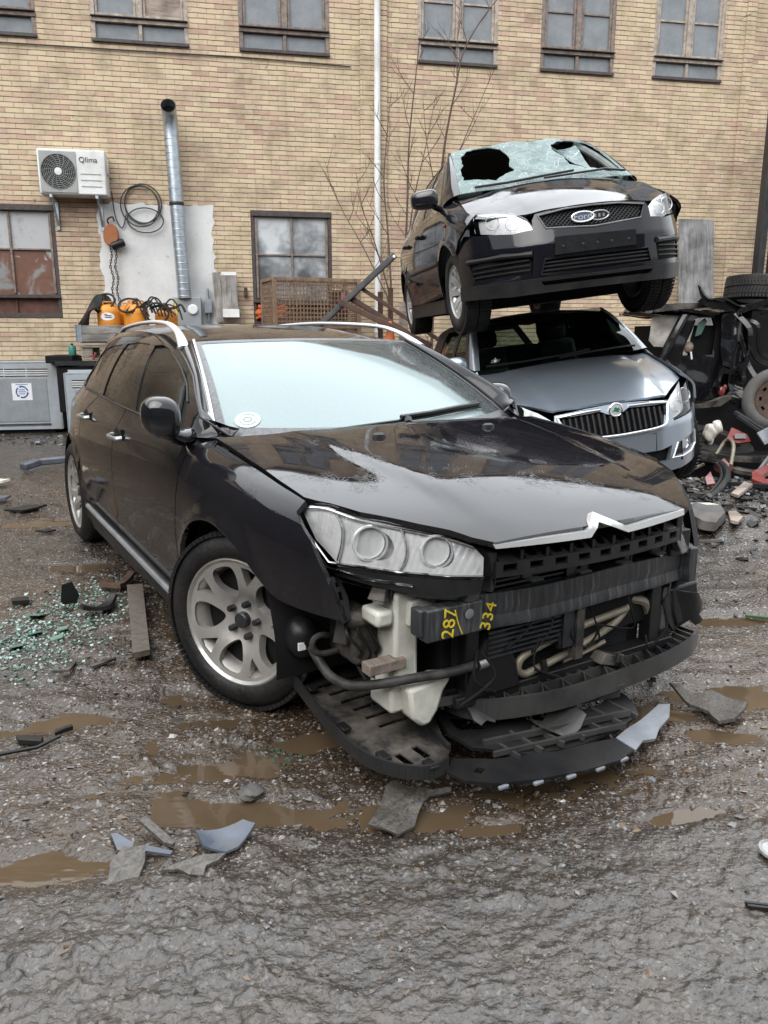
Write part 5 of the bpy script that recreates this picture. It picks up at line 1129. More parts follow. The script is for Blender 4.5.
# ---------- the two stacked hatchbacks ----------
def body_kit(root, PB, cf):
    Pf, Tf, TGf, Hf, Nf = cf['P'], cf['T'], cf['TG'], cf['H'], cf['N']
    def w(x, z):
        x = np.asarray(x, float); z = np.asarray(z, float); g = np.clip((z-cf['belt'])/.25, 0, 1); v = Pf(z)*Tf(x)*(1-g+g*TGf(x))
        sh = np.clip((x-cf['cx']+.15)/.2, 0, 1)*np.clip((z+np.clip(x-cf['cx'], 0, 2)*cf['sh']-cf['shz'])/.12, 0, 1.2)     # shoulder of the wing rolls in towards the bonnet
        v = v-sh**2*.12
        for cx in (0, -cf['wb']): r = np.hypot(x-cx, z-cf['wz']); v = v+.014*np.exp(-((r-cf['ar'])/.04)**2)*np.clip((cf['belt']-.12-z)/.1, 0, 1)
        return v
    side = lambda U, V: np.stack([U, -w(U, V), V], -1)
    hz = lambda x, y: Hf(np.asarray(x, float))-cf['hf']*(1+cf.get('hfx', 0)*np.clip((np.asarray(x, float)-cf['cx'])/.8, 0, 1))*(np.abs(y)/.7)**2+cf.get('rib', .008)/(1+np.exp((np.abs(y)-(.50-.12*np.clip(x+.2, 0, 1)))/.015))
    hood = lambda U, V: np.stack([U, V, hz(U, V)], -1)
    nx = lambda y, z: Nf(np.abs(y))-cf['t1']*np.maximum(z-cf['tz'], 0)-cf['t0']*np.maximum(.35-z, 0)
    nose = lambda U, V: np.stack([nx(U, V), U, V], -1)
    wb0, wt0 = cf['ws0'], cf['ws1']
    def ws(U, V):
        U = np.asarray(U, float); V = np.asarray(V, float); k = np.maximum(1-U*U, 0)**.85
        y = U*(wb0[1]*(1-V)+wt0[1]*V); x = (wb0[0]+cf['bow'][0]*k)*(1-V)+(wt0[0]+cf['bow'][1]*k)*V; z = (wb0[2]-.01*k)*(1-V)+(wt0[2]+.015*k)*V; bl = .025*np.sin(np.pi*np.clip(V, 0, 1))
        return np.stack([x+bl*.5, y, z+bl*.8], -1)
    roofz = cf['R']
    def edge(x):
        y = .58
        for i in range(30): z = float(roofz(x))-.05*(y/.58)**2.6; y = min(.8, max(.05, .5*y+.5*float(w(x, z))))
        return y, z
    def ftop(x):
        ys = float(np.interp(x, cf['seamx'], cf['seamy']))+.004; lo, hi = cf['shz']-.25, cf['belt']+.16
        for i in range(40):
            m = (lo+hi)/2
            if float(w(x, m)) > ys: lo = m
            else: hi = m
        return lo
    top = [(float(x), ftop(float(x))) for x in np.linspace(cf['cx'], cf['seamx'][-1], 14)]
    ar, wz, wb = cf['ar'], cf['wz'], cf['wb']
    arcF = [(ar*math.cos(R(a)), wz+ar*math.sin(R(a))) for a in range(0, 181, 9)]
    arcF = [(ar, cf['sz']+.02)]+arcF+[(-ar, cf['sz'])]
    wing = [cf['wing_base']]+top+cf['wing_front']+[p for p in arcF if p[0] < cf['wing_front'][-1][0]-.01]+cf['seam'][::-1]
    arcR = [(-wb+ar*math.cos(R(a)), wz+ar*math.sin(R(a))) for a in range(0, 181, 9)]
    x0, x1, xr, zs = cf['seam'][0][0], cf['bp'], cf['rd'], cf['sz']
    out = {}
    APIL = cf['apil']; rx = np.linspace(APIL[-1][0]-.03, cf['tailx']+.35, 18); rtop = [(float(x), edge(float(x))[1]) for x in rx]
    bz = cf['beltline']
    for s in (-1, 1):
        f = mir(side, s); h = (0, s, 0)
        panel('front_wing', PB, root, wing, f, h, step=.035, rim=.018)
        d1 = panel('front_door', PB, root, [(x-.010, z) for x, z in cf['seam']]+[(x1+.005, zs+.01), (x1+.005, bz(x1)), ((x0+x1)/2, bz((x0+x1)/2)), (x0-.03, bz(x0-.03))], f, h, step=.06, rim=.018)
        d2 = panel('rear_door', PB, root, [(x1-.005, bz(x1)), (x1-.005, zs+.01), (-wb+ar+.01, zs+.02)]+[p for p in arcR if p[1] < wz+ar*.75 and p[0] > -wb+ar*.5]+[(xr+.10, wz+ar+.06), (xr, bz(xr)-.12), (xr, bz(xr))], f, h, step=.06, rim=.018)
        tx = cf['tailx']
        panel('rear_wing', PB, root, [(xr-.008, bz(xr)), (xr-.008, bz(xr)-.12), (xr+.09, wz+ar+.055)]+[p for p in arcR if p[0] < -wb+ar*.55]+[(-wb-ar, zs), (tx+.06, zs+.03), (tx, .5), (tx+.02, .8), (tx+.1, bz(tx)+.02)], f, h, step=.06, rim=.018)
        fr = [(p[0], p[1]-.012) for p in (APIL[0],)]+[(x, bz(x)-.012) for x in np.linspace(APIL[0][0]-.1, tx+.12, 9)]+[(tx+.22, edge(tx+.35)[1]-.12)]+rtop[::-1]+APIL[::-1]
        panel('window_frame', cf['framemat'], root, fr, f, h, holes=cf['wins'], step=.05, rim=.012)
        for wn in cf['wins']: panel('side_window', cf['glass'], root, wn, f, h, step=.06, rim=0, off=-.006)
        b = MB(); b.tube([(x, s*(float(w(x, z))+.003), z) for x, z in APIL], .005, 6); b.build('pillar_seam', M['plastic_dark'], root)
        if cf.get('mold'):
            b = MB(); b.tube([(x, s*(float(w(x, z))+.004), z) for x, z in resample([(cf['seam'][0][0]-.03, cf['mold'][0]), (-wb+ar+.06, cf['mold'][1]), (cf['seam'][0][0]-.03, cf['mold'][0])], .1)[:17]], .018, 6); b.build('door_moulding', M['plastic_dark'], root)
        sill = lambda U, V, s=s: np.stack([U, s*(w(U, np.maximum(V, .25))+.004), V], -1)
        panel('sill', M['plastic_black'], root, [(-ar, zs-.11), (-ar, zs), (-wb+ar, zs+.012), (-wb+ar, zs-.11)], sill, h, step=.08, rim=.03)
        for x, z, pr in ((x1+.13, bz(x1)-.12, d1), (xr+.14, bz(xr)-.13, d2)):
            y = float(w(x, z)); b = MB(); b.tube(spl([(x+.085, s*(y+.003), z), (x+.06, s*(y+.034), z), (x-.06, s*(y+.036), z), (x-.085, s*(y+.004), z)], 5), .014, 8); b.build('handle', cf['handlemat'], pr)
        mx, my, mz, ma, mb, mc = cf['mirror']
        if s > 0 and cf.get('onemirror'): continue_mirror = False
        else: continue_mirror = True
        tp = lambda p, s=s: [p[0]-.25*p[1]*s, p[1], p[2]*(1-.9*p[1]*s)]
        if continue_mirror: mr = superell((mx, s*my, mz), (ma, mb, mc), cf.get('mn', 2.7), taper=tp).build('mirror', cf['mirrormat'], root)
        if continue_mirror: b = MB(); b.tube(spl([(mx-.09, s*(my-mb-.06), mz-mc-.01), (mx-.04, s*(my-mb*.7), mz-mc*.6), (mx-.01, s*(my-mb*.3), mz-.01)], 4), .026, 10); b.build('mirror_arm', M['plastic_black'], mr)
        a = np.array([ws(np.array([1.0*s]), np.array([t]))[0] for t in np.linspace(0, 1, 14)]); L = [0]
        for i in range(1, len(APIL)): L.append(L[-1]+math.hypot(APIL[i][0]-APIL[i-1][0], APIL[i][1]-APIL[i-1][1]))
        c = []
        for t in np.linspace(0, 1, 14): x = np.interp(t*L[-1], L, [p[0] for p in APIL]); z = np.interp(t*L[-1], L, [p[1] for p in APIL]); c.append((x, s*float(w(x, z)), z))
        c = np.array(c); ax = np.linspace(0, 1, 14)
        def pil(U, V, A=a, Cc=c, s=s):
            pa = np.stack([np.interp(V, ax, A[:, k]) for k in range(3)], -1); pc = np.stack([np.interp(V, ax, Cc[:, k]) for k in range(3)], -1); k = np.asarray(U)[:, None]
            return pa*(1-k)+pc*k+np.array([.010, s*.012, .016])*(np.sin(np.pi*np.clip(k, 0, 1)))
        panel('front_pillar', PB, root, [(0, 0), (1, 0), (1, 1), (0, 1)], pil, (.3, s, .3), step=.08, rim=0)
    ho = panel('bonnet', PB, root, cf['hoodout'], hood, (0, 0, 1), step=.04, rim=.018)
    def hw(x): return max(.02, edge(x)[0]-.004)
    rl = [(float(x), -hw(float(x))) for x in np.linspace(APIL[-1][0]-.03, cf['tailx']+.35, 18)]
    wtop = [(wt0[0]-.005+cf['bow'][1]*(1-u*u)**.85, u*wt0[1]) for u in np.linspace(-1, 1, 11)]
    ro = rl[::-1]+wtop+[(x, -y) for x, y in rl]
    roof = lambda U, V: np.stack([U, V, roofz(U)-.05*(np.abs(V)/.58)**2.6], -1)
    hlr = [(x-.1, y*.9) for x, y in ro]
    panel('headliner', M['hidden_dark'], root, hlr, lambda U, V: roof(U, V)-np.array([0, 0, .025]), (0, 0, -1), step=.15, rim=0)
    b = MB(); b.box((-wb+.30, -.1, cf['belt']-.16), (.16, .95, .60)); b.build('rear_bench', M['interior'], root, bevel=.04)
    panel('roof', PB, root, ro, roof, (0, 0, 1), step=.08, rim=.012)
    tx = cf['tailx']; tail = lambda U, V: np.stack([tx-.06*(1-(U/.75)**2)+.45*np.clip(V-bz(tx), 0, 1), U, V], -1); zt = edge(tx+.35)[1]
    panel('tailgate', PB, root, [(-.62, zs), (.62, zs), (.66, .7), (.62, bz(tx)), (.40, zt+.02), (-.40, zt+.02), (-.62, bz(tx)), (-.66, .7)], tail, (-1, 0, 0), holes=[[(-.5, bz(tx)+.04), (.5, bz(tx)+.04), (.36, zt-.04), (-.36, zt-.04)]], step=.08, rim=.01)
    panel('rear_window', cf['glass'], root, [(-.5, bz(tx)+.04), (.5, bz(tx)+.04), (.36, zt-.04), (-.36, zt-.04)], tail, (-1, 0, 0), step=.1, rim=0)
    b = MB(); b.box((-wb/2, 0, zs-.06), (wb-2*ar, 1.35, .12)); b.box((.25, 0, zs+.15), (.9, 1.0, .25)); b.box((-wb-.35, 0, zs+.05), (.7, 1.2, .2)); b.box((-.05, 0, .72), (.5, 1.2, .30)); b.build('floor_pan', M['hidden_dark'], root)
    b = MB()
    for cx in (0, -wb):
        for s in (-1, 1):
            V = []
            for i in range(19):
                a_ = R(-10+200*i/18)
                for y in (.42, .80): V.append((cx+(ar+.02)*math.cos(a_), s*y, wz+(ar+.02)*math.sin(a_)))
            b.add(V, [(2*i, 2*i+1, 2*i+3, 2*i+2) for i in range(18)])
        b.tube([(cx, -.7, wz), (cx, .7, wz)], .045, 8); b.box((cx, 0, wz-.02), (.16, .9, .07))
    b.build('axle_and_liners', M['hidden_dark'], root)
    b = MB(); b.box((wb0[0]-.35, 0, wb0[2]-.14), (.55, 1.25, .14)); b.build('dashboard', M['interior'], root, bevel=.04)
    for y in (.34, -.34):
        b = MB(); xs = wb0[0]-.95; b.box((xs, y, zs+.33), (.5, .48, .16)); b.box((xs-.25, y, zs+.62), (.15, .46, .56), None, (.7, .8)); b.box((xs-.29, y, zs+.98), (.09, .25, .16)); b.build('seat', M['seat_cloth'], root, bevel=.05)
    return dict(w=w, nose=nose, nx=nx, hood=ho, hz=hz, ws=ws, edge=edge)
def band(root, name, mat, pts, nx, dx, r, seg=6, parent=None):
    b = MB(); b.tube([(float(nx(y, z))+dx, y, z) for y, z in pts], r, seg); return b.build(name, mat, parent or root)
def sym(half): return half+[(-y, z) for y, z in half[::-1]]

# ----- the dark compact van on top -----
cm = thing_m('compact_van', 'black compact van with a smashed windscreen, stacked on the roof of the silver hatchback', 'car', Matrix.Translation((1.4153, 6.4704, 1.4643)) @ rotm(R(-83.97), R(-.12), R(6.86)))
PU = M['paint_upper']
hx = lambda y: .855-.10*(np.abs(y)/.4)**2.2
cfm = dict(P=pch([.15, .25, .40, .55, .70, .85, .95, 1.0, 1.15, 1.3, 1.42, 1.50, 1.56], [.80, .83, .86, .875, .875, .865, .845, .825, .77, .70, .63, .56, .45]), T=pch([-3.5, -3.2, -2.64, -1.5, 0, .3, .5, .65, .75], [.82, .92, .98, 1, 1, .975, .93, .85, .75]),
    TG=pch([-3.5, -2.6, -1.9, -1.0, -.5, 0], [.86, .95, .99, 1, .985, .97]), H=pch([-.2, 0, .3, .55, .75, .90], [1.10, 1.075, .982, .888, .800, .735]), hf=.06, N=pch([0, .3, .5, .65, .75, .83, .90], [.905, .895, .83, .70, .54, .34, .10]), t1=.35, tz=.55, t0=.2,
    belt=.98, cx=-.25, sh=.30, shz=.93, wb=2.64, wz=.316, ar=.365, ws0=(-.07, .70, 1.05), ws1=(-.87, .575, 1.505), bow=(.19, .12), R=pch([-.6, -.9, -1.3, -1.9, -2.5, -3.2], [1.49, 1.535, 1.572, 1.575, 1.545, 1.43]),
    seamx=[-.25, .1, .30, .46], seamy=[.735, .74, .745, .735], wing_base=(-.26, .985), wing_front=[(.47, .825), (.50, .76), (.47, .71), (.36, .66), (.30, .585)], seam=[(-.29, .965), (-.36, .85), (-.39, .60), (-.40, .31)], sz=.28, bp=-1.30, rd=-2.24, tailx=-3.38,
    apil=[(-.28, .985), (-.36, 1.05), (-.50, 1.18), (-.65, 1.30), (-.80, 1.405), (-.93, 1.475)], beltline=lambda x: .975+.022*(-np.asarray(x)-.3), wins=[[(-.52, 1.012), (-1.22, 1.022), (-1.24, 1.475), (-1.08, 1.462), (-.92, 1.40), (-.75, 1.285), (-.62, 1.165)], [(-1.34, 1.028), (-1.36, 1.478), (-2.05, 1.468), (-2.20, 1.20), (-2.16, 1.048)], [(-2.34, 1.06), (-2.24, 1.43), (-2.75, 1.36), (-2.95, 1.18), (-2.85, 1.075)]],
    framemat=PU, glass=M['glass_upper'], mold=(.575, .60), handlemat=M['plastic_black'], mirror=(.0, -0, 0, 0, 0, 0), mirrormat=M['mirror_paint'], hoodout=[], mn=3.2, onemirror=True, hfx=1.15)
cfm['mirror'] = (-.20, .965, 1.055, .07, .105, .072)
hf_ = [(.10, 0), (.095, -.25), (.06, -.45), (-.03, -.64), (-.20, -.725), (.1, -.735), (.30, -.740), (.44, -.735), (.55, -.66), (.66, -.55), (.745, -.43), (.775, -.37), (.825, -.18), (.838, 0)]
cfm['hoodout'] = hf_+[(x, -y) for x, y in hf_[::-1]][1:-1]
K = body_kit(cm, PU, cfm)
nose, nx = K['nose'], K['nx']; NH = (1, 0, .1)
bout = sym([(-.835, .30), (-.835, .68), (-.735, .672), (-.55, .632), (-.42, .638), (-.385, .735), (-.19, .762), (0, .768)][:8])[:-1] if 0 else [(-.838, .30), (-.838, .60), (-.80, .69), (-.735, .668), (-.55, .632), (-.415, .640), (-.415, .70), (-.39, .742), (-.20, .765), (0, .77), (.20, .765), (.39, .742), (.415, .70), (.415, .640), (.55, .632), (.735, .668), (.80, .69), (.838, .60), (.838, .30)]
gr = [(-.375, .728), (-.19, .752), (.0, .758), (.19, .752), (.375, .728), (.335, .638), (0, .615), (-.335, .638)]
lg = [(-.365, .436), (.365, .436), (.39, .338), (-.39, .338)]; fogL = [(-.80, .520), (-.43, .500), (-.45, .345), (-.77, .362)]; fogR = [(-y, z) for y, z in fogL]
bump_ = panel('bumper', PU, cm, bout, nose, NH, holes=[gr, lg, fogL, fogR], step=.03, rim=.03)
panel('lower_lip', M['plastic_dark'], cm, [(-.845, .235), (-.845, .335), (-.58, .315), (0, .308), (.58, .315), (.845, .335), (.845, .235), (.58, .215), (0, .218), (-.58, .215)], lambda U, V: nose(U, V)+np.array([.022, 0, 0]), NH, holes=[[(-.40, .292), (.40, .292), (.38, .262), (-.38, .262)]], step=.04, rim=.03)
P = Panels()
for hl_, dx in ((gr, -.035), (lg, -.04), (fogL, -.03), (fogR, -.03), ([(-.41, .30), (.41, .30), (.41, .255), (-.41, .255)], -.03)): P.add(hl_, lambda U, V, dx=dx: nose(U, V)+np.array([dx, 0, 0]), NH, step=.06, rim=0)
P.build('grille_back', M['hidden_dark'], cm)
b = MB()          # diagonal mesh of the upper grille
for k in range(-12, 26):
    for sg in (-1, 1):
        pts = []
        for t in np.linspace(0, 1, 9):
            y = -.375+.03*k*1.0+sg*(t-.5)*.16; z = .615+.14*t
            if inpoly(np.array([y]), np.array([z]), gr)[0]: pts.append((float(nx(y, z))-.016, y, z))
        if len(pts) > 1: b.tube(pts, .0038, 4)
b.build('grille_mesh', M['plastic_dark'], bump_)
band(cm, 'grille_rim', M['plastic_grey'], [gr[i % 8] for i in range(9)], nx, .004, .006, 6, bump_)
b = MB()
for z in (.412, .388, .362): b.tube([(float(nx(y, z))-.012, y, z) for y in np.linspace(-.375, .375, 14)], .0075, 6)
b.build('grille_bars', M['plastic_dark'], bump_)
band(cm, 'grille_rim', M['plastic_dark'], [lg[i % 4] for i in range(5)], nx, .003, .006, 6, bump_)
for s in (-1, 1):
    b = MB(); q = fogL if s < 0 else fogR
    b.tube([(float(nx(y, z))+.006, y, z) for y, z in ((s*.80, .500), (s*.62, .492), (s*.44, .480))], .020, 8); b.build('fog_blade', M['plastic_dark'], bump_)
    b = MB()
    for z in (.445, .412, .380): b.tube([(float(nx(s*y, z))-.008, s*y, z) for y in np.linspace(.46, .775, 8)], .006, 6)
    b.build('fog_slats', M['plastic_dark'], bump_)
    lp = [(-.742, .690), (-.742, .76), (-.735, .828), (-.64, .812), (-.52, .772), (-.445, .718), (-.412, .652), (-.55, .644), (-.66, .664)]
    f = nose if s < 0 else (lambda U, V: nose(U, V)*LEFT); h = (1, .3*s, .2)
    hl = panel('headlight', M['lens_clear'], cm, lp, f, h, step=.03, rim=.004)
    P = Panels().add(lp, f, h, step=.05, rim=0, off=-.05); P.build('reflector', M['lamp_lining'], hl)
    b = MB()
    for cy, cz, r in ((.64, .735, .05), (.53, .70, .045)): c0 = Vector((float(nx(cy, cz))-.035, s*cy, cz)); b.lathe([(r, 0), (r*.95, .006), (r*.90, 0)], axis_mat(c0, (1, .25*s, .15)), 24, True)
    b.each('lamp_bowl', M['reflector'], hl)
    b = MB(); b.ball((.05, s*(float(K['w'](.05-.2, .82))+.004), .815), (.028, .008, .012)); b.build('side_marker', M['red_plastic'], cm)
panel('plate_holder', M['plastic_black'], bump_, [(-.29, .572), (.275, .562), (.275, .462), (-.30, .455)], lambda U, V: np.stack([.915+0*U, U, V], -1), NH, step=.05, rim=.02)
b = MB()
for y in (-.24, -.10, .0, .10, .22): b.lathe([(.010, 0), (.008, .004), (0, .005)], Matrix.Translation((.915, y, .505)) @ Matrix.Rotation(R(90), 4, 'Y'), 10)
b.each('plate_screw', M['plastic_rib'], bump_)
# oval badge with script, and a second loose oval backing beside it
def oval(cy, cz, ry_, rz, mat, matr, nm, dx):
    x = float(nx(cy, cz))+dx; Mx = Matrix.Translation((x, cy, cz)) @ YM; b = MB()
    b.prism([(ry_*math.cos(R(a)), rz*math.sin(R(a))) for a in range(0, 360, 12)], 0, .010, Mx); o = b.build(nm, mat, bump_, bevel=.003)
    b = MB(); b.tube([Mx @ Vector((ry_*math.cos(R(a)), rz*math.sin(R(a)), .010)) for a in range(0, 360, 12)], .006, 6, True); b.build('badge_rim', matr, o); return o, Mx
ob, Mx = oval(-.075, .685, .078, .032, M['badge_blue'], M['white_trim'], 'badge', .0)
text('badge_script', 'Ford', .060, M['white_trim'], ob, Mx @ Matrix.Translation((0, 0, .011)), .002, 'CENTER', 1.15)
ob2, _ = oval(.045, .684, .066, .030, M['steel_dark'], M['steel_bare'], 'badge_plate', -.012)
b = MB()
for k in (-1, 0, 1): b.box((float(nx(.045, .684))+.0, .045+k*.03, .684), (.006, .014, .022))
b.build('badge_clips', M['steel_bare'], ob2)
# shattered windscreen with the holes punched through
h1 = [(-.88, .83), (-.78, .93), (-.60, .965), (-.46, .95), (-.33, .85), (-.27, .68), (-.33, .51), (-.30, .42), (-.44, .33), (-.60, .19), (-.93, .21), (-.95, .42), (-.90, .60)]
h2 = [(.34, .74), (.40, .84), (.56, .90), (.80, .945), (.945, .80), (.95, .45), (.945, .10), (.70, .12), (.46, .20), (.37, .36), (.40, .55)]
jag = lambda h, k: [(x+random.uniform(-k, k), y+random.uniform(-k, k)) for x, y in resample(h, .07)]
wsx = lambda U, V: K['ws'](U, V)-np.stack([.05*np.exp(-((U+.05)/.5)**2-((V-.45)/.3)**2)*.5, 0*U, .06*np.exp(-((U+.05)/.5)**2-((V-.45)/.3)**2)+.012*np.sin(9*U)*np.sin(7*V)], -1)
wsm = panel('windscreen', M['shattered_glass'], cm, [(-1, 0), (1, 0), (1, 1), (-1, 1)], wsx, (1, 0, .5), holes=[jag(h1, .012), jag(h2, .012)], step=.06, rim=.006)
flap = lambda U, V: wsx(U, V)+np.stack([.10*(V-.4)+.05*np.sin(8*U), 0*U, -.02+.07*np.sin(6*U+1)*(V-.2)], -1)
panel('glass_flap', M['shattered_glass'], wsm, [(.36, .80), (.62, .93), (.80, .90), (.70, .55), (.62, .22), (.52, .45), (.50, .70)], flap, (1, 0, .5), step=.05, rim=.005)
b = MB(); q = [Vector(p)+Vector((.012, 0, .016)) for p in wsx(np.array([-.85, -.5, -.1, .3]), np.array([.03, .06, .10, .17]))]; b.tube(q, .010, 6); q = [Vector(p)+Vector((.014, 0, .018)) for p in wsx(np.array([-.1, .3, .65, .92]), np.array([.05, .09, .09, .06]))]; b.tube(q, .009, 6); b.build('wiper', M['plastic_black'], cm)
b = MB(); b.tube([Vector(p)+Vector((-.03, -.03, -.03)) for p in K['ws'](np.array([.98]*6), np.linspace(.03, .97, 6))], .028, 8); b.build('pillar_trim', M['seat_cloth'], cm)
for s, y in ((-1, -.825), (1, .825)):
    wheel(cm, (0, y, .316), s, 3, .318, .205, .20, 'cap', M['alloy_bright'], M['rubber'], 1, 12*s); wheel(cm, (-2.64, y, .316), s, 0, .318, .205, .20, 'cap', M['alloy_bright'], M['rubber'], 1, 30)

# ----- the silver hatchback below -----
fa = thing_m('silver_hatchback', 'silver blue hatchback with a ribbed grille, crushed under the black compact van', 'car', Matrix.Translation((1.6043, 6.1279, .1364)) @ rotm(R(-84.26), R(-.63), R(7.29)))
PS = M['paint_silver']
cff = dict(P=pch([.15, .3, .5, .7, .85, .95, 1.02, 1.2, 1.35, 1.45], [.74, .79, .815, .82, .81, .785, .755, .69, .61, .50]), T=pch([-3.2, -2.9, -2.4, -1.5, 0, .3, .5, .62, .72], [.84, .93, .98, 1, 1, .975, .92, .85, .74]), TG=pch([-3.2, -2.4, -1.6, -.8, -.3], [.88, .96, 1, 1, .99]),
    H=pch([-.4, -.2, .1, .4, .62, .78], [1.06, 1.03, .985, .905, .812, .735]), hf=.05, N=pch([0, .3, .45, .58, .68, .75, .80], [.80, .785, .73, .64, .52, .36, .16]), t1=.3, tz=.55, t0=.2, belt=.98, cx=-.30, sh=.28, shz=.93, wb=2.46, wz=.30, ar=.345,
    ws0=(-.30, .68, 1.035), ws1=(-.86, .55, 1.40), bow=(.16, .10), R=pch([-.6, -.9, -1.3, -1.9, -2.9], [1.38, 1.42, 1.44, 1.44, 1.36]), seamx=[-.30, .0, .2, .33], seamy=[.70, .70, .695, .685], wing_base=(-.31, .99), wing_front=[(.34, .83), (.345, .66), (.30, .62), (.30, .56)],
    seam=[(-.36, .965), (-.40, .85), (-.42, .6), (-.43, .31)], sz=.26, bp=-1.22, rd=-2.02, tailx=-3.12, apil=[(-.36, 1.00), (-.45, 1.07), (-.58, 1.17), (-.72, 1.27), (-.85, 1.345), (-.93, 1.375)], beltline=lambda x: .975+.03*(-np.asarray(x)-.3),
    wins=[[(-.56, 1.02), (-1.15, 1.03), (-1.16, 1.36), (-1.05, 1.355), (-.90, 1.31), (-.72, 1.19)], [(-1.27, 1.035), (-1.28, 1.365), (-1.88, 1.35), (-1.98, 1.22), (-1.95, 1.06)]], framemat=M['plastic_black'], glass=M['glass_fabia'], handlemat=PS, mirror=(-.20, .90, 1.10, .07, .095, .070), mirrormat=PS, hoodout=[], rib=.012, onemirror=True, hfx=1.6)
hf_ = [(-.145, 0), (-.15, -.25), (-.18, -.45), (-.26, -.62), (-.31, -.69), (0, -.697), (.2, -.692), (.32, -.682), (.40, -.625), (.50, -.54), (.60, -.46), (.665, -.41), (.72, -.25), (.735, -.08), (.74, 0)]
cff['hoodout'] = hf_+[(x, -y) for x, y in hf_[::-1]][1:-1]
K = body_kit(fa, PS, cff); nose, nx = K['nose'], K['nx']
bout = [(-.79, .27), (-.79, .62), (-.665, .60), (-.43, .575), (-.41, .72), (-.20, .742), (0, .752), (.20, .742), (.41, .72), (.43, .575), (.665, .60), (.79, .62), (.79, .27), (.5, .225), (0, .22), (-.5, .225)]
gr = [(-.385, .700), (-.10, .712), (-.06, .690), (0, .672), (.06, .690), (.10, .712), (.385, .700), (.33, .560), (.12, .545), (-.12, .545), (-.33, .560)]
lg = [(-.40, .41), (-.30, .39), (.30, .39), (.40, .41), (.37, .30), (-.37, .30)]; fo = [(-.455, .415), (-.66, .455), (-.655, .365), (-.60, .335), (-.42, .325)]; fo2 = [(-y, z) for y, z in fo]
bump_ = panel('bumper', PS, fa, bout, nose, NH, holes=[gr, lg, fo, fo2], step=.03, rim=.03)
P = Panels()
for hl_ in (gr, lg): P.add(hl_, lambda U, V: nose(U, V)+np.array([-.045, 0, 0]), NH, step=.06, rim=0)
P.build('grille_back', M['hidden_dark'], fa)
b = MB()
for k in range(19):
    y = -.36+.04*k; zt = np.interp(abs(y), [0, .06, .10, .385], [.665, .685, .705, .692])-.006; zb = np.interp(abs(y), [0, .33, .385], [.55, .565, .60])
    if abs(y) > .335: zb = np.interp(abs(y), [.33, .385], [.57, .68])
    b.bar((float(nx(y, zb))-.004, y, zb), (float(nx(y, zt))-.004, y, zt), .014, .03, (1, 0, 0))
b.build('grille_slats', M['plastic_dark'], bump_)
ring = [gr[i % len(gr)] for i in range(len(gr)+1)]
band(fa, 'grille_chrome', M['chrome'], resample([(-.395, .712), (-.10, .728), (-.065, .705)], .05)[:9] if 0 else spl([(-.395, .708), (-.25, .722), (-.10, .726)], 4), nx, .006, .011, 8, bump_); band(fa, 'grille_chrome', M['chrome'], spl([(.10, .726), (.25, .722), (.395, .708)], 4), nx, .006, .011, 8, bump_)
band(fa, 'grille_chrome', M['silver_trim'], spl([(-.395, .708), (-.375, .63), (-.335, .560), (-.12, .540), (.12, .540), (.335, .560), (.375, .63), (.395, .708)], 6), nx, .006, .010, 8, bump_)
b = MB(); Mx = Matrix.Translation((float(nx(0, .715))+.012, .005, .712)) @ YM
b.lathe([(.050, -.012), (.050, .004), (.044, .008), (.037, .005)], Mx, 28, False); e1 = b.build('badge', M['chrome'], bump_)
b = MB(); b.lathe([(.038, .0), (.038, .006), (0, .007)], Mx, 28); b.build('badge_face', M['white_trim'], e1)
b = MB(); b.prism([(-.030, -.006), (-.004, -.010), (.022, -.018), (.012, -.006), (.030, -.002), (.016, .004), (.026, .012), (.008, .010), (-.004, .020), (-.016, .012), (-.012, .002)], .006, .010, Mx); b.build('badge_arrow', M['emblem_green'], e1)
for s in (-1, 1):
    f = nose if s < 0 else (lambda U, V: nose(U, V)*LEFT); h = (1, .3*s, .2)
    lp = [(-.425, .585), (-.55, .600), (-.675, .625), (-.712, .68), (-.718, .76), (-.700, .812), (-.625, .800), (-.52, .750), (-.435, .690)]
    hl = panel('headlight', M['lens_clear'], fa, lp, f, h, step=.03, rim=.004)
    P = Panels().add(lp, f, h, step=.04, rim=0, off=-.06); P.build('reflector', M['lamp_lining'], hl)
    b = MB()
    for cy, cz, r in ((.62, .715, .055), (.515, .655, .042)): c0 = Vector((float(nx(cy, cz))-.045, s*cy, cz)); b.lathe([(r, 0), (r*.95, .007), (r*.88, 0)], axis_mat(c0, (1, .3*s, .15)), 24, True)
    b.each('lamp_bowl', M['reflector'], hl)
    q = fo if s < 0 else fo2
    fl = panel('fog_lamp', M['lens_clear'], bump_, [(p[0]*(-s) if 0 else p[0], p[1]) for p in q], nose, (1, 0, 0), step=.03, rim=.003, off=-.008)
    P = Panels().add(q, nose, (1, 0, 0), step=.05, rim=0, off=-.035); P.build('fog_reflector', M['lamp_white'], fl)
    c0 = Vector((float(nx(.53, .39))-.022, s*.53, .39)); b = MB(); b.lathe([(.042, 0), (.038, .006), (.03, -.006), (0, -.01)], axis_mat(c0, (1, .3*s, 0)), 24); b.build('fog_bowl', M['reflector'], fl)
    band(fa, 'fog_trim', M['silver_trim'], [(s*.455, .420), (s*.405, .318), (s*.50, .312), (s*.60, .325), (s*.672, .362), (s*.672, .462)], nx, .004, .007, 6, bump_)
band(fa, 'plate_step', M['plastic_dark'], [(-.27, .395), (-.275, .512), (.275, .512), (.27, .395)], nx, -.001, .004, 5, bump_)
wsf = panel('windscreen', M['glass_fabia'], fa, [(-1, 0), (1, 0), (1, 1), (-1, 1)], K['ws'], (1, 0, .5), step=.06, rim=0)
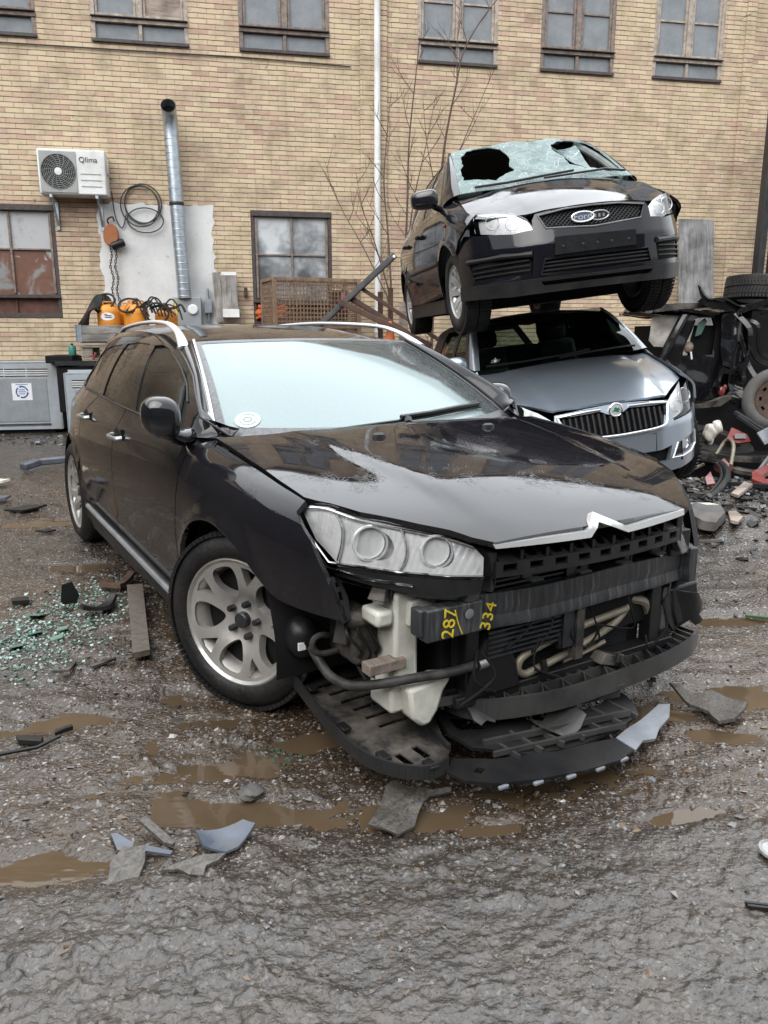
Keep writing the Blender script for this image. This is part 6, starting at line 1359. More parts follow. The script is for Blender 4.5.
p0 = K['ws'](np.array([-.82, -.80, -.82]), np.array([.14, .14, .16])); n = np.cross(p0[1]-p0[0], p0[2]-p0[0]); n /= np.linalg.norm(n); n = n if n[0]+n[2] > 0 else -n
b = MB(); AM = axis_mat(Vector(p0[0]+n*.003), Vector(n))
for k in range(9): a = 2*math.pi*k/9; L = .022+.022*((k*7) % 5)/5; b.bar(AM @ Vector((0, 0, 0)), AM @ Vector((L*math.cos(a), L*math.sin(a), 0)), .006, .002)
b.lathe([(0, .001), (.009, .001)], AM, 10); b.build('stone_chip', M['fog_white'], wsf)
b = MB(); q = [Vector(p)+Vector((.012, 0, .016)) for p in K['ws'](np.array([-.93, -.5, 0, .3]), np.array([.03, .05, .08, .11]))]; b.tube(q, .010, 6); q = [Vector(p)+Vector((.012, 0, .016)) for p in K['ws'](np.array([-.1, .3, .65, .9]), np.array([.04, .07, .07, .05]))]; b.tube(q, .009, 6); b.build('wiper', M['plastic_black'], fa)
for s, y in ((-1, -.785), (1, .785)):
    wheel(fa, (0, y, .30), s, 14, .30, .185, .19, 'cap', M['alloy_bright'], M['rubber_muddy'], 1, 10, knobs=60); wheel(fa, (-2.46, y, .30), s, 0, .30, .185, .19, 'cap', M['alloy_bright'], M['rubber_muddy'], 0, 30)
# ---------- along the wall at the left ----------
RW = lambda x, y, z, d=11: Matrix.Translation((x, y, z)) @ Matrix.Rotation(R(d), 4, 'Z')
def unit(label, x, y, wdt, hgt, sticker, lean=0):      # x, y: front right corner for the first, front left for the second
    u = thing_m('ventilation_unit', label, 'ventilation unit', RW(x, y, 0) @ Matrix.Rotation(R(lean), 4, 'Y'), 'grey ventilation units by the brick wall')
    f = Panels(); fl = lambda U, V: np.stack([U, 0*U, V], -1); w2 = wdt/2; zt = hgt
    hole = rect(-w2+.10, w2-.14, zt-.20, zt-.09); hole2 = rect(-w2+.14, w2-.16, .10, .14)
    f.add(rect(-w2, w2, .06, zt), fl, (0, -1, 0), holes=[hole, hole2], step=.2, rim=.03); f.build('front_panel', M['grey_casing'], u)
    b = MB(); b.box((w2-.012, .40, (zt+.06)/2), (.022, .80, zt-.06)); b.box((-w2+.012, .40, (zt+.06)/2), (.022, .80, zt-.06)); b.box((0, .40, zt-.012), (wdt, .80, .022)); b.box((0, .79, (zt+.06)/2), (wdt, .02, zt-.06)); b.box((0, .06, .52), (wdt-.1, .02, zt-.1)); b.build('casing', M['grey_casing'], u, bevel=.004)
    b = MB()
    for k in range(3): b.bar((-w2+.10, .004, zt-.115-.03*k), (w2-.14, .004, zt-.115-.03*k), .012, .016)
    for k in (1, 2): x_ = -w2+.10+(wdt-.24)*k/3; b.box((x_, .01, zt-.145), (.012, .012, .11))
    b.build('louvre', M['white_casing'], u)
    b = MB(); b.add([(-w2+.13, -.006, .17), (w2-.17, -.006, .17), (w2-.17, -.006, zt-.22), (-w2+.13, -.006, zt-.22), (-w2+.13, .0, .17), (w2-.17, .0, .17), (w2-.17, .0, zt-.22), (-w2+.13, .0, zt-.22)], [(0, 1, 2, 3), (0, 4, 5, 1), (1, 5, 6, 2), (2, 6, 7, 3), (3, 7, 4, 0)], False); b.build('door_panel', M['grey_box'], u, bevel=.003)
    b = MB(); b.box((0, .35, .03), (wdt-.25, .60, .06)); b.build('plinth', M['hidden_dark'], u)
    if sticker:
        b = MB(); b.box((.05, -.009, .585), (.26, .003, .235)); st = b.build('sticker', M['white_paper'], u)
        FX = Matrix.Translation((.05, -.0115, .585)) @ Matrix.Rotation(R(90), 4, 'X')
        b = MB()
        for k in range(3): b.tube([FX @ Vector((.075*math.cos(R(a)), .075*math.sin(R(a)), 0)) for a in range(120*k+12, 120*k+108, 8)], .009, 5); a0 = R(120*k+112); b.prism([(.095*math.cos(a0-.18), .095*math.sin(a0-.18)), (.075*math.cos(a0+.14), .075*math.sin(a0+.14)), (.055*math.cos(a0-.18), .055*math.sin(a0-.18))], -.001, .002, FX)
        for z_ in (.028, .0, -.028): b.box((.05, -.0112, .585+z_), (.075 if z_ else .095, .002, .011))
        b.box((.05, -.0112, .585+.10), (.16, .002, .008)); b.build('sticker_print', M['blue_print'], st)
    return u
unit('grey sheet metal ventilation unit with a round blue sticker on its front', -5.08, 10.90, 1.10, .99, True)
unit('pale grey ventilation unit partly hidden behind the black estate car', -3.86, 10.55, .82, .86, False, 0)
# dark shelf, pallet collar and what stands on it
sh = thing_m('dark_trailer', 'low dark trailer bed behind the second ventilation unit carrying the wooden pallet collar', 'trailer', RW(-3.62, 11.35, 0))
b = MB(); b.box((0, 0, .62), (1.9, .8, .62)); b.box((-.9, -.05, 1.03), (.35, .75, .10)); b.build('bed', M['hidden_dark'], sh, bevel=.01)
b = MB(); b.box((0, -.42, .98), (1.9, .05, .06)); b.build('edge_rail', M['steel_dark'], sh)
for x in (-.6, .6): b = MB(); b.lathe([(.18, -.08), (.24, -.06), (.26, 0), (.24, .06), (.18, .08)], Matrix.Translation((x, -.25, .26)) @ Matrix.Rotation(R(90), 4, 'X'), 24); b.build('wheel', M['rubber'], sh)
pl = thing_m('wooden_pallet', 'weathered wooden pallet under the collar of planks', 'pallet', RW(-3.50, 11.25, 1.03))
for x in (-.62, 0, .62): b = MB(); b.box((x, 0, .10), (.14, .62, .11)); b.build('block', M['wood_pallet'], pl, bevel=.005)
b = MB(); b.box((0, 0, .025), (1.40, .64, .024)); b.box((0, 0, .17), (1.42, .66, .024)); b.build('deck_boards', M['wood_grey'], pl, bevel=.003)
pc = thing_m('pallet_collar', 'grey plank pallet collar with a metal corner hinge holding the orange gas cylinders', 'pallet collar', RW(-3.50, 11.25, 1.215))
b = MB(); b.box((0, -.34, .105), (1.46, .022, .105)); b.build('front_plank', M['wood_grey'], pc, bevel=.003)
b = MB(); b.box((0, -.34, .215), (1.46, .022, .105)); b.build('front_plank', M['wood_grey'], pc, bevel=.003)
b = MB(); b.box((0, .34, .16), (1.46, .022, .215)); b.build('back_plank', M['wood_grey'], pc, bevel=.003)
for x in (-.72, .72): b = MB(); b.box((x, 0, .16), (.022, .66, .215)); b.build('side_plank', M['wood_grey'], pc, bevel=.003)
b = MB(); b.box((-.70, -.354, .16), (.07, .006, .23)); b.box((-.735, -.32, .16), (.006, .07, .23)); b.tube([(-.735, -.355, .04), (-.735, -.355, .28)], .010, 8); b.build('corner_hinge', M['galvanised'], pc)
b = MB(); b.box((0, 0, .045), (1.40, .62, .02)); b.build('inner_floor', M['wood_pallet'], pc)
def cylinder(x, y, label, r=.155, h=.50, lab=False, rot=0):
    c = thing_m('gas_cylinder', label, 'gas cylinder', RW(x, y, 1.275, 11+rot), 'orange gas cylinders on the pallet')
    b = MB(); b.lathe([(r*.80, 0), (r*.96, .012), (r, .04), (r, h*.72), (r*.97, h*.82), (r*.80, h*.93), (r*.45, h*.99), (r*.2, h), (0, h)], None, 32); body = b.build('body', M['orange_cylinder'], c)
    b = MB(); b.lathe([(r*.985, h*.70), (r*1.012, h*.715), (r*.985, h*.73)], None, 32); b.lathe([(r*.985, .10), (r*1.010, .112), (r*.985, .124)], None, 32); b.build('weld_bead', M['orange_cylinder'], c)
    b = MB(); b.lathe([(.022, h-.01), (.022, h+.03), (.014, h+.035), (.014, h+.06), (0, h+.06)], None, 12); b.tube([(-.03, 0, h+.055), (.03, 0, h+.055)], .008, 6); b.build('valve', M['steel_bare'], c)
    b = MB()
    for a0 in (20, 200): b.tube([(r*.60*math.cos(R(a0+k*14)), r*.60*math.sin(R(a0+k*14)), h*.95+(.045 if 0 < k < 9 else -.01)) for k in range(10)], .009, 6)
    b.build('carry_handle', M['orange_cylinder'], c)
    if lab:
        b = MB(); V = []; pr = [(-.085+.17*(i/12), .5+.0*i) for i in range(13)]; up = []; dn = []
        for i in range(13):
            s_ = -.095+.19*i/12; a_ = -math.pi/2+s_/r; hgt = .052*math.sqrt(max(.05, 1-(s_/.097)**2)); up.append(((r+.0025)*math.cos(a_), (r+.0025)*math.sin(a_), .325+hgt)); dn.append(((r+.0025)*math.cos(a_), (r+.0025)*math.sin(a_), .325-hgt))
        b.add(up+dn, [(i, 13+i, 14+i, i+1) for i in range(12)]); lo = b.build('label', M['white_paper'], body)
        b = MB()
        for (z_, s0, s1) in ((.338, -.03, .05), (.316, -.035, .055)): b.tube([((r+.003)*math.cos(-math.pi/2+s_/r), (r+.003)*math.sin(-math.pi/2+s_/r), z_) for s_ in np.linspace(s0, s1, 6)], .006, 4)
        b.build('label_print', M['black_print'], lo); b = MB(); b.tube([((r+.003)*math.cos(-math.pi/2+s_/r), (r+.003)*math.sin(-math.pi/2+s_/r), .356) for s_ in np.linspace(-.045, .0, 4)], .006, 4); b.build('label_mark', M['red_print'], lo)
    return c
cylinder(-3.80, 11.07, 'orange gas cylinder with an oval white label, leftmost on the pallet collar', lab=True)
cylinder(-3.44, 11.13, 'plain round shouldered orange gas cylinder in the middle of the pallet collar', rot=40, r=.168, h=.52)
cylinder(-3.62, 11.40, 'orange gas cylinder half hidden behind the labelled cylinder and the plain one', rot=80)
cylinder(-3.06, 11.26, 'dirty orange gas cylinder under black hoses, rightmost on the pallet collar', rot=120, h=.44)
b = MB()
rh = random.Random(4)
for k in range(5):
    o = .03*k; b.tube(spl([(-4.18+o, 10.93, 1.47), (-4.05+o*.8, 10.90-.03*k, 1.63+.01*k), (-3.95+o*.6, 10.95, 1.82-.02*k), (-3.90+o*.4, 11.02, 1.88), (-3.80, 11.08-.02*k, 1.86-.03*k), (-3.72, 11.02, 1.72)], 5), .020, 8)
tag(b.build('black_hose_bundle', M['rubber'], None), 'bundle of thick black hoses slanting down at the left of the orange cylinders', 'hoses')
b = MB()
for (cx, cy, cz, ra, rb, tl) in ((-3.83, 10.98, 1.79, .14, .11, .3), (-3.86, 11.0, 1.76, .11, .12, -.2), (-3.50, 10.98, 1.75, .12, .09, .1)):
    b.tube([(cx+ra*math.cos(R(a)), cy+.05*math.sin(R(a+40)), cz+rb*math.sin(R(a))+tl*.1*math.cos(R(a))) for a in range(0, 360, 15)], .014, 7, True)
tag(b.build('hose_loops', M['rubber'], None), 'black hose loops lying over the two front orange cylinders', 'hoses')
b = MB()
for k in range(13):
    x0 = -3.42+.045*k; b.tube(spl([(x0-.12, 10.98+rh.uniform(-.05, .1), 1.70+rh.uniform(-.06, .08)), (x0, 11.02, 1.74+rh.uniform(-.03, .13)), (x0+.10, 11.0, 1.69+rh.uniform(-.05, .12)), (x0+.16, 10.98, 1.58+rh.uniform(-.06, .1))], 5), rh.uniform(.009, .017), 6)
b.tube([(-3.10+.16*math.cos(R(a)), 10.95, 1.65+.13*math.sin(R(a))) for a in range(-60, 250, 15)], .014, 6)
tag(b.build('hose_tangle', M['rubber'], None), 'tangle of thin dark hoses and fittings heaped over the rightmost orange cylinder', 'hoses')
tb = thing_m('teal_canister', 'small teal canister standing on the dark trailer at its left end', 'canister', RW(-4.32, 11.0, 1.08)); b = MB(); b.lathe([(.045, 0), (.05, .01), (.05, .11), (.03, .135), (0, .135)], None, 16); b.build('body', M['teal'], tb); b = MB(); b.lathe([(.018, .13), (.018, .16), (0, .16)], None, 10); b.build('cap', M['steel_dark'], tb)
b = MB(); b.bar((-4.18, 10.86, 1.10), (-3.85, 10.80, 1.02), .03, .02); tag(b.build('loose_batten', M['wood_board'], None), 'short loose batten lying on the trailer edge by the teal canister', 'batten')
b = MB(); b.bar((-3.97, 10.82, 1.03), (-3.93, 10.82, 1.12), .05, .03); tag(b.build('red_lamp', M['red_plastic'], None, bevel=.006), 'small red lamp lens on the trailer behind the estate car', 'lamp')
# mesh crate in front of the middle window
mc = thing_m('mesh_crate', 'rusty wire mesh crate standing in front of the middle window', 'crate', RW(-1.50, 11.05, .55, 24)); Wc, Dc, Hc_ = 1.24, .60, 1.58
for nm, (x, y) in (('corner_post', (0, 0)), ('corner_post', (Wc, 0)), ('corner_post', (0, Dc)), ('corner_post', (Wc, Dc))): b = MB(); b.box((x, y, Hc_/2-.2), (.055, .055, Hc_+.4)); b.build(nm, M['rusty_wire'], mc, bevel=.004)
b = MB()
for z in (.03, .92, Hc_-.02):
    b.bar((0, 0, z), (Wc, 0, z), .045, .045); b.bar((0, Dc, z), (Wc, Dc, z), .045, .045); b.bar((0, 0, z), (0, Dc, z), .045, .045); b.bar((Wc, 0, z), (Wc, Dc, z), .045, .045)
b.build('frame', M['rusty_wire'], mc)
def meshwall(p, q, z0, z1, nx_, nz):
    b = MB(); p = Vector(p); q = Vector(q)
    for i in range(1, nx_): c_ = p.lerp(q, i/nx_); b.tube([(c_.x, c_.y, z0), (c_.x, c_.y, z1)], .0065, 5)
    for k in range(1, nz): z = z0+(z1-z0)*k/nz; b.tube([(p.x, p.y, z), (q.x, q.y, z)], .0065, 5)
    b.build('mesh_panel', M['rusty_wire'], mc)
meshwall((0, 0), (Wc, 0), .92, Hc_, 24, 11); meshwall((0, 0), (Wc, 0), .05, .92, 24, 14); meshwall((0, 0), (0, Dc), .05, Hc_, 11, 24); meshwall((Wc, 0), (Wc, Dc), .05, Hc_, 11, 24); meshwall((0, Dc), (Wc, Dc), .05, Hc_, 24, 24)
b = MB(); b.box((.24, -.035, .80), (.40, .01, .18)); b.build('plate', M['white_casing'], mc)
b = MB(); b.box((Wc/2, Dc/2, .02), (Wc, Dc, .03)); b.build('crate_floor', M['rust_brown'], mc)
b = MB(); b.box((Wc*.55, Dc*.5, .45), (.8, .4, .7)); b.box((Wc*.82, Dc*.35, 1.18), (.22, .12, .42)); tag(b.build('scrap_block', M['rust_brown'], None, M=mc.matrix_local @ Matrix.Translation((0, 0, .04))), 'brown scrap metal lying inside the mesh crate', 'scrap')
b = MB(); b.ball((0, 0, 0), (.07, .05, .16)); tag(b.build('red_canister', M['red_plastic'], None, M=mc.matrix_local @ Matrix.Translation((Wc*.86, .12, 1.25))), 'dark red canister behind the right end of the mesh crate', 'canister')
b = MB(); rr_ = random.Random(9)
for k in range(60): b.bar((-1.95+rr_.uniform(0, .48), 12.15+rr_.uniform(-.05, .1), 1.60+rr_.uniform(0, .20)), (-1.95+rr_.uniform(0, .48), 12.15+rr_.uniform(-.05, .1), 1.60+rr_.uniform(0, .2)), .02, .03)
tag(b.build('orange_scrap', M['orange_bright'], None), 'heap of orange scrap on the sill under the middle window', 'scrap', kind='stuff')
def beam(name, label, cat, p, q, w, h, mat, chan=True, group=None):
    b = MB(); p = Vector(p); q = Vector(q); b.bar(p, q, w, h*.25); d = (q-p).normalized(); x = d.cross(Vector((0, 0, 1))).normalized(); u = x.cross(d)
    if chan:
        for s in (-1, 1): b.bar(p+x*s*(w/2-.006)+u*.02, q+x*s*(w/2-.006)+u*.02, .012, h)
    return tag(b.build(name, mat, None, bevel=.003), label, cat, group)
gb = beam('steel_channel', 'grey steel channel with bolt holes sticking up beside the mesh crate', 'steel beam', (.16, 10.62, 2.36), (-.95, 10.75, 1.38), .11, .07, M['channel_steel']); b = MB(); b.lathe([(.018, -.03), (.018, .06)], Matrix.Translation((.13, 10.57, 2.33)) @ Matrix.Rotation(R(75), 4, 'X'), 10); b.build('bolt', M['steel_bare'], gb)
beam('rusty_profile', 'long rusty brown profile sloping down right, lowest of the three by the crate', 'steel profile', (-.60, 10.60, 1.77), (.60, 10.3, 1.20), .10, .07, M['rust_brown'])
beam('rusty_profile', 'shorter rusty profile sloping down right, between the other two by the crate', 'steel profile', (-.46, 10.75, 1.82), (.35, 10.6, 1.33), .09, .07, M['rust_brown'])
beam('rusty_profile', 'thin rusty profile sloping down right from the grey channel, uppermost of three', 'steel profile', (-.37, 10.72, 1.98), (.75, 10.7, 1.26), .06, .05, M['rust_brown'])
for x, h, lab in ((-.05, 1.93, 'short brown upright post behind the sloping profiles, nearer the crate'), (.09, 1.98, 'wider dark brown upright post behind the sloping profiles'), (.27, 1.80, 'pale wooden upright post beside the rear of the stacked cars')):
    b = MB(); b.box((x, 11.0, h/2), (.07 if x < .2 else .12, .09, h)); tag(b.build('upright_post', M['rust_brown'] if x < .2 else M['wood_board'], None, bevel=.004), lab, 'post')
b = MB(); b.lathe([(.10, 0), (.085, .02), (.03, .30), (.02, .31)], Matrix.Translation((.08, 10.60, 1.27)) @ Matrix.Diagonal((.8, .8, .85, 1)), 16); tag(b.build('traffic_cone', M['orange_bright'], None), 'orange cone tip showing between the rusty profiles', 'cone')
b = MB(); b.box((.3, 10.9, .55), (1.6, .8, 1.1)); b.box((.05, 10.6, 1.15), (.9, .4, .2)); tag(b.build('scrap_bin', M['rust_brown'], None, bevel=.02), 'dark rusty scrap bin carrying the sloping steel profiles', 'bin')
# bare saplings by the wall
def sapling(label, base, trunks, seed):
    t_ = thing('bare_sapling', label, 'sapling', base, group='bare saplings growing along the brick wall'); rr = random.Random(seed); bx_ = Vector(base)
    b = MB(); tw = MB()
    for path, r0 in trunks:
        P3 = [Vector(p)-bx_ for p in path]; S3 = [Vector(p) for p in spl(P3, 6)]; n = len(S3); b.tube(S3, [max(.004, r0*(1-.85*i/n)) for i in range(n)], 7)
        for i in range(4, n, 3):
            d = Vector((rr.choice((-1, 1))*rr.uniform(.35, 1), rr.uniform(-.5, .15), rr.uniform(.5, 1.1))).normalized(); L = rr.uniform(.25, .95)*(1-.5*i/n); q = [S3[i]]; 
            for k in range(5): d = (d+Vector((rr.uniform(-.15, .15), rr.uniform(-.15, .15), rr.uniform(-.02, .2)))).normalized(); q.append(q[-1]+d*L/5)
            tw.tube(q, [.006, .0055, .005, .004, .003, .002], 5, cap=False)
            for k in (2, 3, 4):
                if rr.random() < .75: dd = (d+Vector((rr.uniform(-.8, .8), rr.uniform(-.3, .3), rr.uniform(-.1, .4)))).normalized(); tw.tube([q[k], q[k]+dd*L*.25, q[k]+dd*L*.42+Vector((0, 0, .03))], [.0035, .003, .0015], 4, cap=False)
    b.build('trunk', M['bark'], t_); tw.build('twigs', M['bark'], t_)
sapling('slim bare sapling with two upright stems left of the black compact van', (.30, 12.0, 0), [([(.30, 12.0, 0), (.30, 12, 1.4), (.32, 12, 2.62), (.34, 12, 3.27), (.36, 12, 4.07), (.45, 12, 4.94), (.50, 11.95, 5.4)], .026), ([(.32, 12, 2.3), (.42, 11.9, 3.2), (.60, 11.9, 4.0), (.72, 11.9, 4.6)], .014)], 1)
sapling('low spreading bare sapling crossing the white drainpipe', (.12, 11.9, 0), [([(.12, 11.9, 0), (.12, 11.9, 1.5), (.07, 11.9, 2.62), (.0, 11.9, 3.44), (.03, 11.9, 4.0), (.10, 11.9, 4.66)], .020), ([(.10, 11.9, 1.9), (-.15, 11.8, 2.7), (-.30, 11.8, 3.1), (-.40, 11.8, 3.6)], .012), ([(.10, 11.9, 1.8), (-.28, 11.75, 2.55), (-.60, 11.75, 3.1), (-.72, 11.7, 3.4)], .010)], 2)
sapling('tall bare sapling reaching the upper window above the stacked cars', (.70, 12.1, 0), [([(.70, 12.1, 0), (.74, 12.1, 1.8), (.80, 12.1, 3.0), (.86, 12.05, 3.94), (1.01, 12, 4.76), (1.12, 12, 5.23), (1.41, 12, 5.69), (1.75, 12, 6.05)], .026), ([(1.03, 12, 4.8), (1.02, 12, 5.3), (1.06, 12, 5.9)], .010), ([(.84, 12.1, 3.4), (1.2, 12, 4.2), (1.55, 12, 5.0)], .010), ([(.8, 12.1, 3.2), (.62, 12, 4.0), (.55, 12, 4.6)], .010)], 3)

# ---------- the crushed black wreck at the right ----------
wk = thing('crushed_wreck', 'crushed black hatchback wreck with torn door frames at the right edge', 'wrecked car', (3.2, 8.0, 0)); off = np.array([3.2, 8.0, 0])
def wav(y0, amp=.03, sx=0): return lambda U, V: np.stack([U, y0+amp*np.sin(5*U+3*V)+amp*.6*np.sin(13*U-7*V)+amp*.35*np.sin(23*V+U*9)+sx*(V-1.1), V], -1)-off
WP = M['paint_wreck']
panel('door', WP, wk, [(2.70, .62), (3.36, .58), (3.42, .80), (3.36, 1.02), (3.34, 1.12), (2.80, 1.13), (2.72, .95)], wav(7.95, .02), (0, -1, 0), step=.06, rim=.05)
panel('window_frame', WP, wk, [(2.80, 1.09), (2.84, 1.2), (2.97, 1.52), (3.04, 1.585), (3.20, 1.60), (3.34, 1.575), (3.42, 1.56), (3.36, 1.3), (3.36, 1.10), (3.0, 1.09)], wav(7.95, .016), (0, -1, 0), holes=[[(2.96, 1.15), (3.08, 1.50), (3.14, 1.525), (3.28, 1.52), (3.315, 1.44), (3.30, 1.16)]], step=.05, rim=.05)
panel('rear_quarter', WP, wk, [(3.33, 1.55), (3.47, 1.60), (3.52, 1.40), (3.60, 1.16), (3.56, 1.10), (3.45, 1.03), (3.36, 1.06), (3.34, 1.25)], lambda U, V: wav(7.88, .02)(U, V)-np.stack([0*U, .10*np.exp(-((U-3.44)/.08)**2), 0*U], -1), (0, -1, 0), step=.04, rim=.05)
panel('lower_quarter', WP, wk, [(3.34, 1.06), (3.45, 1.02), (3.60, 1.12), (3.66, .80), (3.55, .68), (3.40, .72), (3.36, .85)], wav(7.86, .05), (0, -1, 0), holes=[[(3.37, .80), (3.40, .98), (3.47, .97), (3.49, .80), (3.42, .74)]], step=.05, rim=.04)
b = MB(); b.tube(spl([(-.44, -.08, 1.08), (-.36, -.07, 1.25), (-.26, -.06, 1.46), (-.18, -.02, 1.58)], 5), .045, 8); b.tube(spl([(-.26, -.02, 1.10), (-.15, 0, 1.35), (-.10, 0, 1.50)], 4), .018, 6); b.build('door_pillar', WP, wk)
roofn = lambda U, V: np.stack([U, V, 1.60+.035*np.sin(6*U+2*V)+.02*np.sin(17*V+5*U)+.05*np.clip(U-3.4, 0, 1)], -1)-off
panel('roof', WP, wk, [(2.62, 7.95), (3.05, 7.90), (3.50, 7.92), (4.3, 8.0), (4.4, 9.3), (3.4, 9.4), (2.7, 9.2)], roofn, (0, 0, 1), step=.08, rim=.03)
panel('roof_edge', M['plastic_muddy'], wk, [(2.66, 1.57), (2.90, 1.60), (3.20, 1.615), (3.20, 1.665), (2.92, 1.66), (2.68, 1.645)], wav(7.88, .02), (0, -1, 0), step=.05, rim=.05)
panel('torn_roof_strip', M['plastic_black'], wk, [(3.05, 7.85), (3.20, 7.72), (3.45, 7.74), (3.60, 7.82), (3.45, 7.95), (3.2, 7.95)], lambda U, V: np.stack([U, V, 1.70-.12*(U-3.05)+.03*np.sin(14*U)+.16*np.exp(-((U-3.05)/.06)**2)], -1)-off, (0, 0, 1), step=.04, rim=.015, both=True)
panel('roof_frame_torn', WP, wk, [(3.05, 1.67), (3.12, 1.74), (3.155, 1.70), (3.30, 1.665), (3.56, 1.62), (3.50, 1.575), (3.2, 1.60)], wav(7.80, .03), (0, -1, 0), step=.04, rim=.03)
b = MB()
for q, r_ in (([(.22, -.2, 1.56), (.32, -.3, 1.42), (.34, -.32, 1.28), (.42, -.3, 1.14), (.56, -.25, 1.08), (.9, -.2, 1.06)], .030), ([(.22, -.25, 1.57), (.45, -.3, 1.66), (.75, -.3, 1.74), (1.1, -.2, 1.78)], .034), ([(.30, -.22, 1.50), (.40, -.3, 1.45), (.43, -.3, 1.25), (.52, -.28, 1.16), (.8, -.2, 1.14)], .022), ([(.24, -.1, 1.5), (.30, -.2, 1.3), (.36, -.3, 1.05), (.44, -.4, .9)], .028), ([(.44, -.25, 1.55), (.7, -.25, 1.60), (1.0, -.2, 1.62)], .016), ([(.36, -.3, 1.2), (.30, -.32, 1.0), (.33, -.35, .8), (.30, -.3, .65)], .026)):
    pp = spl(q, 6); b = MB()
    for i in range(len(pp)-1): b.bar(pp[i], (Vector(pp[i+1])-Vector(pp[i]))*1.12+Vector(pp[i]), r_*1.5, r_*.8, (0, 1, 0))
    b.build('twisted_frame', WP, wk)
b = MB(); b.box((.05, .55, 1.0), (.85, .9, .9)); b.box((.85, .4, 1.1), (.8, .9, 1.1)); b.box((.35, .35, .45), (1.9, .9, .5)); b.build('cabin_void', M['hidden_dark'], wk)
panel('airbag_curtain', M['white_cloth'], wk, [(2.66, 1.30), (2.72, 1.24), (2.84, 1.235), (2.95, 1.25), (3.0, 1.40), (3.04, 1.545), (2.80, 1.55), (2.68, 1.52)], lambda U, V: wav(8.02, .03)(U, V), (0, -1, 0), step=.03, rim=.01)
panel('torn_curtain', M['white_cloth'], wk, [(3.02, 1.13), (3.07, 1.12), (3.12, 1.45), (3.09, 1.48)], wav(8.04, .02), (0, -1, 0), step=.03, rim=.01)
panel('window_glass_shard', M['glass_crumb'], wk, [(3.14, 1.34), (3.20, 1.36), (3.25, 1.49), (3.22, 1.52), (3.16, 1.47)], wav(8.03, .01), (0, -1, 0), step=.04, rim=.006)
b = MB(); b.ball((-.12, .03, 1.235), (.05, .03, .055)); b.build('seat_foam', M['wood_board'], wk)
panel('sill_trim', M['plastic_muddy'], wk, [(2.78, .66), (3.05, .685), (3.28, .72), (3.44, .78), (3.45, .74), (3.34, .665), (3.05, .645), (2.78, .635)], wav(7.74, .02), (0, -1, 0), step=.04, rim=.05)
panel('underside', M['rubber'], wk, [(2.6, .15), (3.9, .15), (3.9, .75), (2.6, .62)], wav(8.0, .05), (0, -1, 0), step=.1, rim=.05)
b = MB(); b.box((.30, -.17, 1.115), (.016, .012, .075), Matrix.Rotation(R(-12), 4, 'Y') @ Matrix.Translation((-.22, 0, .05))); b.build('white_tag', M['white_paper'], wk)
b = MB(); b.ball((.20, -.10, .80), (.035, .02, .05)); b.ball((.23, -.10, .84), (.02, .015, .03)); b.build('lamp_remains', M['red_plastic'], wk)
def tyre_thing(label, mat4, Rr, Wd, rim, tm, with_rim, nm='loose_tyre', tr=0):
    if not with_rim:
        t_ = tyre(None, Rr, Wd, rim, tm, tr); t_.name = nm; t_.matrix_local = mat4; return tag(t_, label, 'tyre', 'loose tyres and wheels around the wreck')
    t_ = thing_m(nm, label, 'wheel', mat4, 'loose tyres and wheels around the wreck'); tyre(t_, Rr, Wd, rim, tm, tr)
    if with_rim: rim_face(t_, rim, M['rust'], 'steel')
    return t_
tyre_thing('black tyre lying flat on the crushed roof at the right edge', Matrix.Translation((3.88, 8.25, 1.90)) @ Matrix.Rotation(R(6), 4, 'Y') @ Matrix.Rotation(R(-4), 4, 'X'), .36, .22, .23, M['rubber'], False, tr=1)
tyre_thing('grey muddy wheel with a rusty steel rim leaning on the wreck at the right edge', Matrix.Translation((3.64, 7.22, .78)) @ Matrix.Rotation(R(-25), 4, 'Z') @ Matrix.Rotation(R(72), 4, 'X'), .31, .20, .20, M['tyre_grey'], True, 'loose_wheel')
tyre_thing('dark tyre seen edge on at the right edge, below the rusty rimmed wheel', Matrix.Translation((3.62, 6.75, .62)) @ Matrix.Rotation(R(88), 4, 'Y') @ Matrix.Rotation(R(20), 4, 'X'), .22, .19, .14, M['rubber'], False)
tyre_thing('worn tyre lying on the ground holding a white rag and a red lamp piece', Matrix.Translation((3.16, 7.35, .40)) @ Matrix.Rotation(R(10), 4, 'Y') @ Matrix.Rotation(R(14), 4, 'X'), .36, .20, .22, M['rubber'], False)
b = MB(); b.v = []; rg = random.Random(3)
def lump(c, r, seed, n=14):
    q = MB(); q.ball((0, 0, 0), 1.0, None, n, n-4); rr = random.Random(seed); ph = [rr.uniform(0, 6) for _ in range(6)]; V = []
    for v in q.v: k = 1+.16*math.sin(3*v[0]+ph[0])*math.sin(4*v[1]+ph[1])+.10*math.sin(5*v[2]+ph[2]+3*v[0])+.05*math.sin(9*v[1]+ph[3]+4*v[2]); V.append((c[0]+v[0]*r[0]*k, c[1]+v[1]*r[1]*k, c[2]+v[2]*r[2]*k))
    q.v = V; return q
q = lump((2.98, 7.10, .47), (.055, .06, .09), 5, 20); q2 = lump((3.06, 7.14, .52), (.045, .05, .075), 8, 20); q.add(q2.v, q2.f); tag(q.build('white_rag', M['white_cloth'], None), 'crumpled white rag lying on the worn tyre', 'rag')
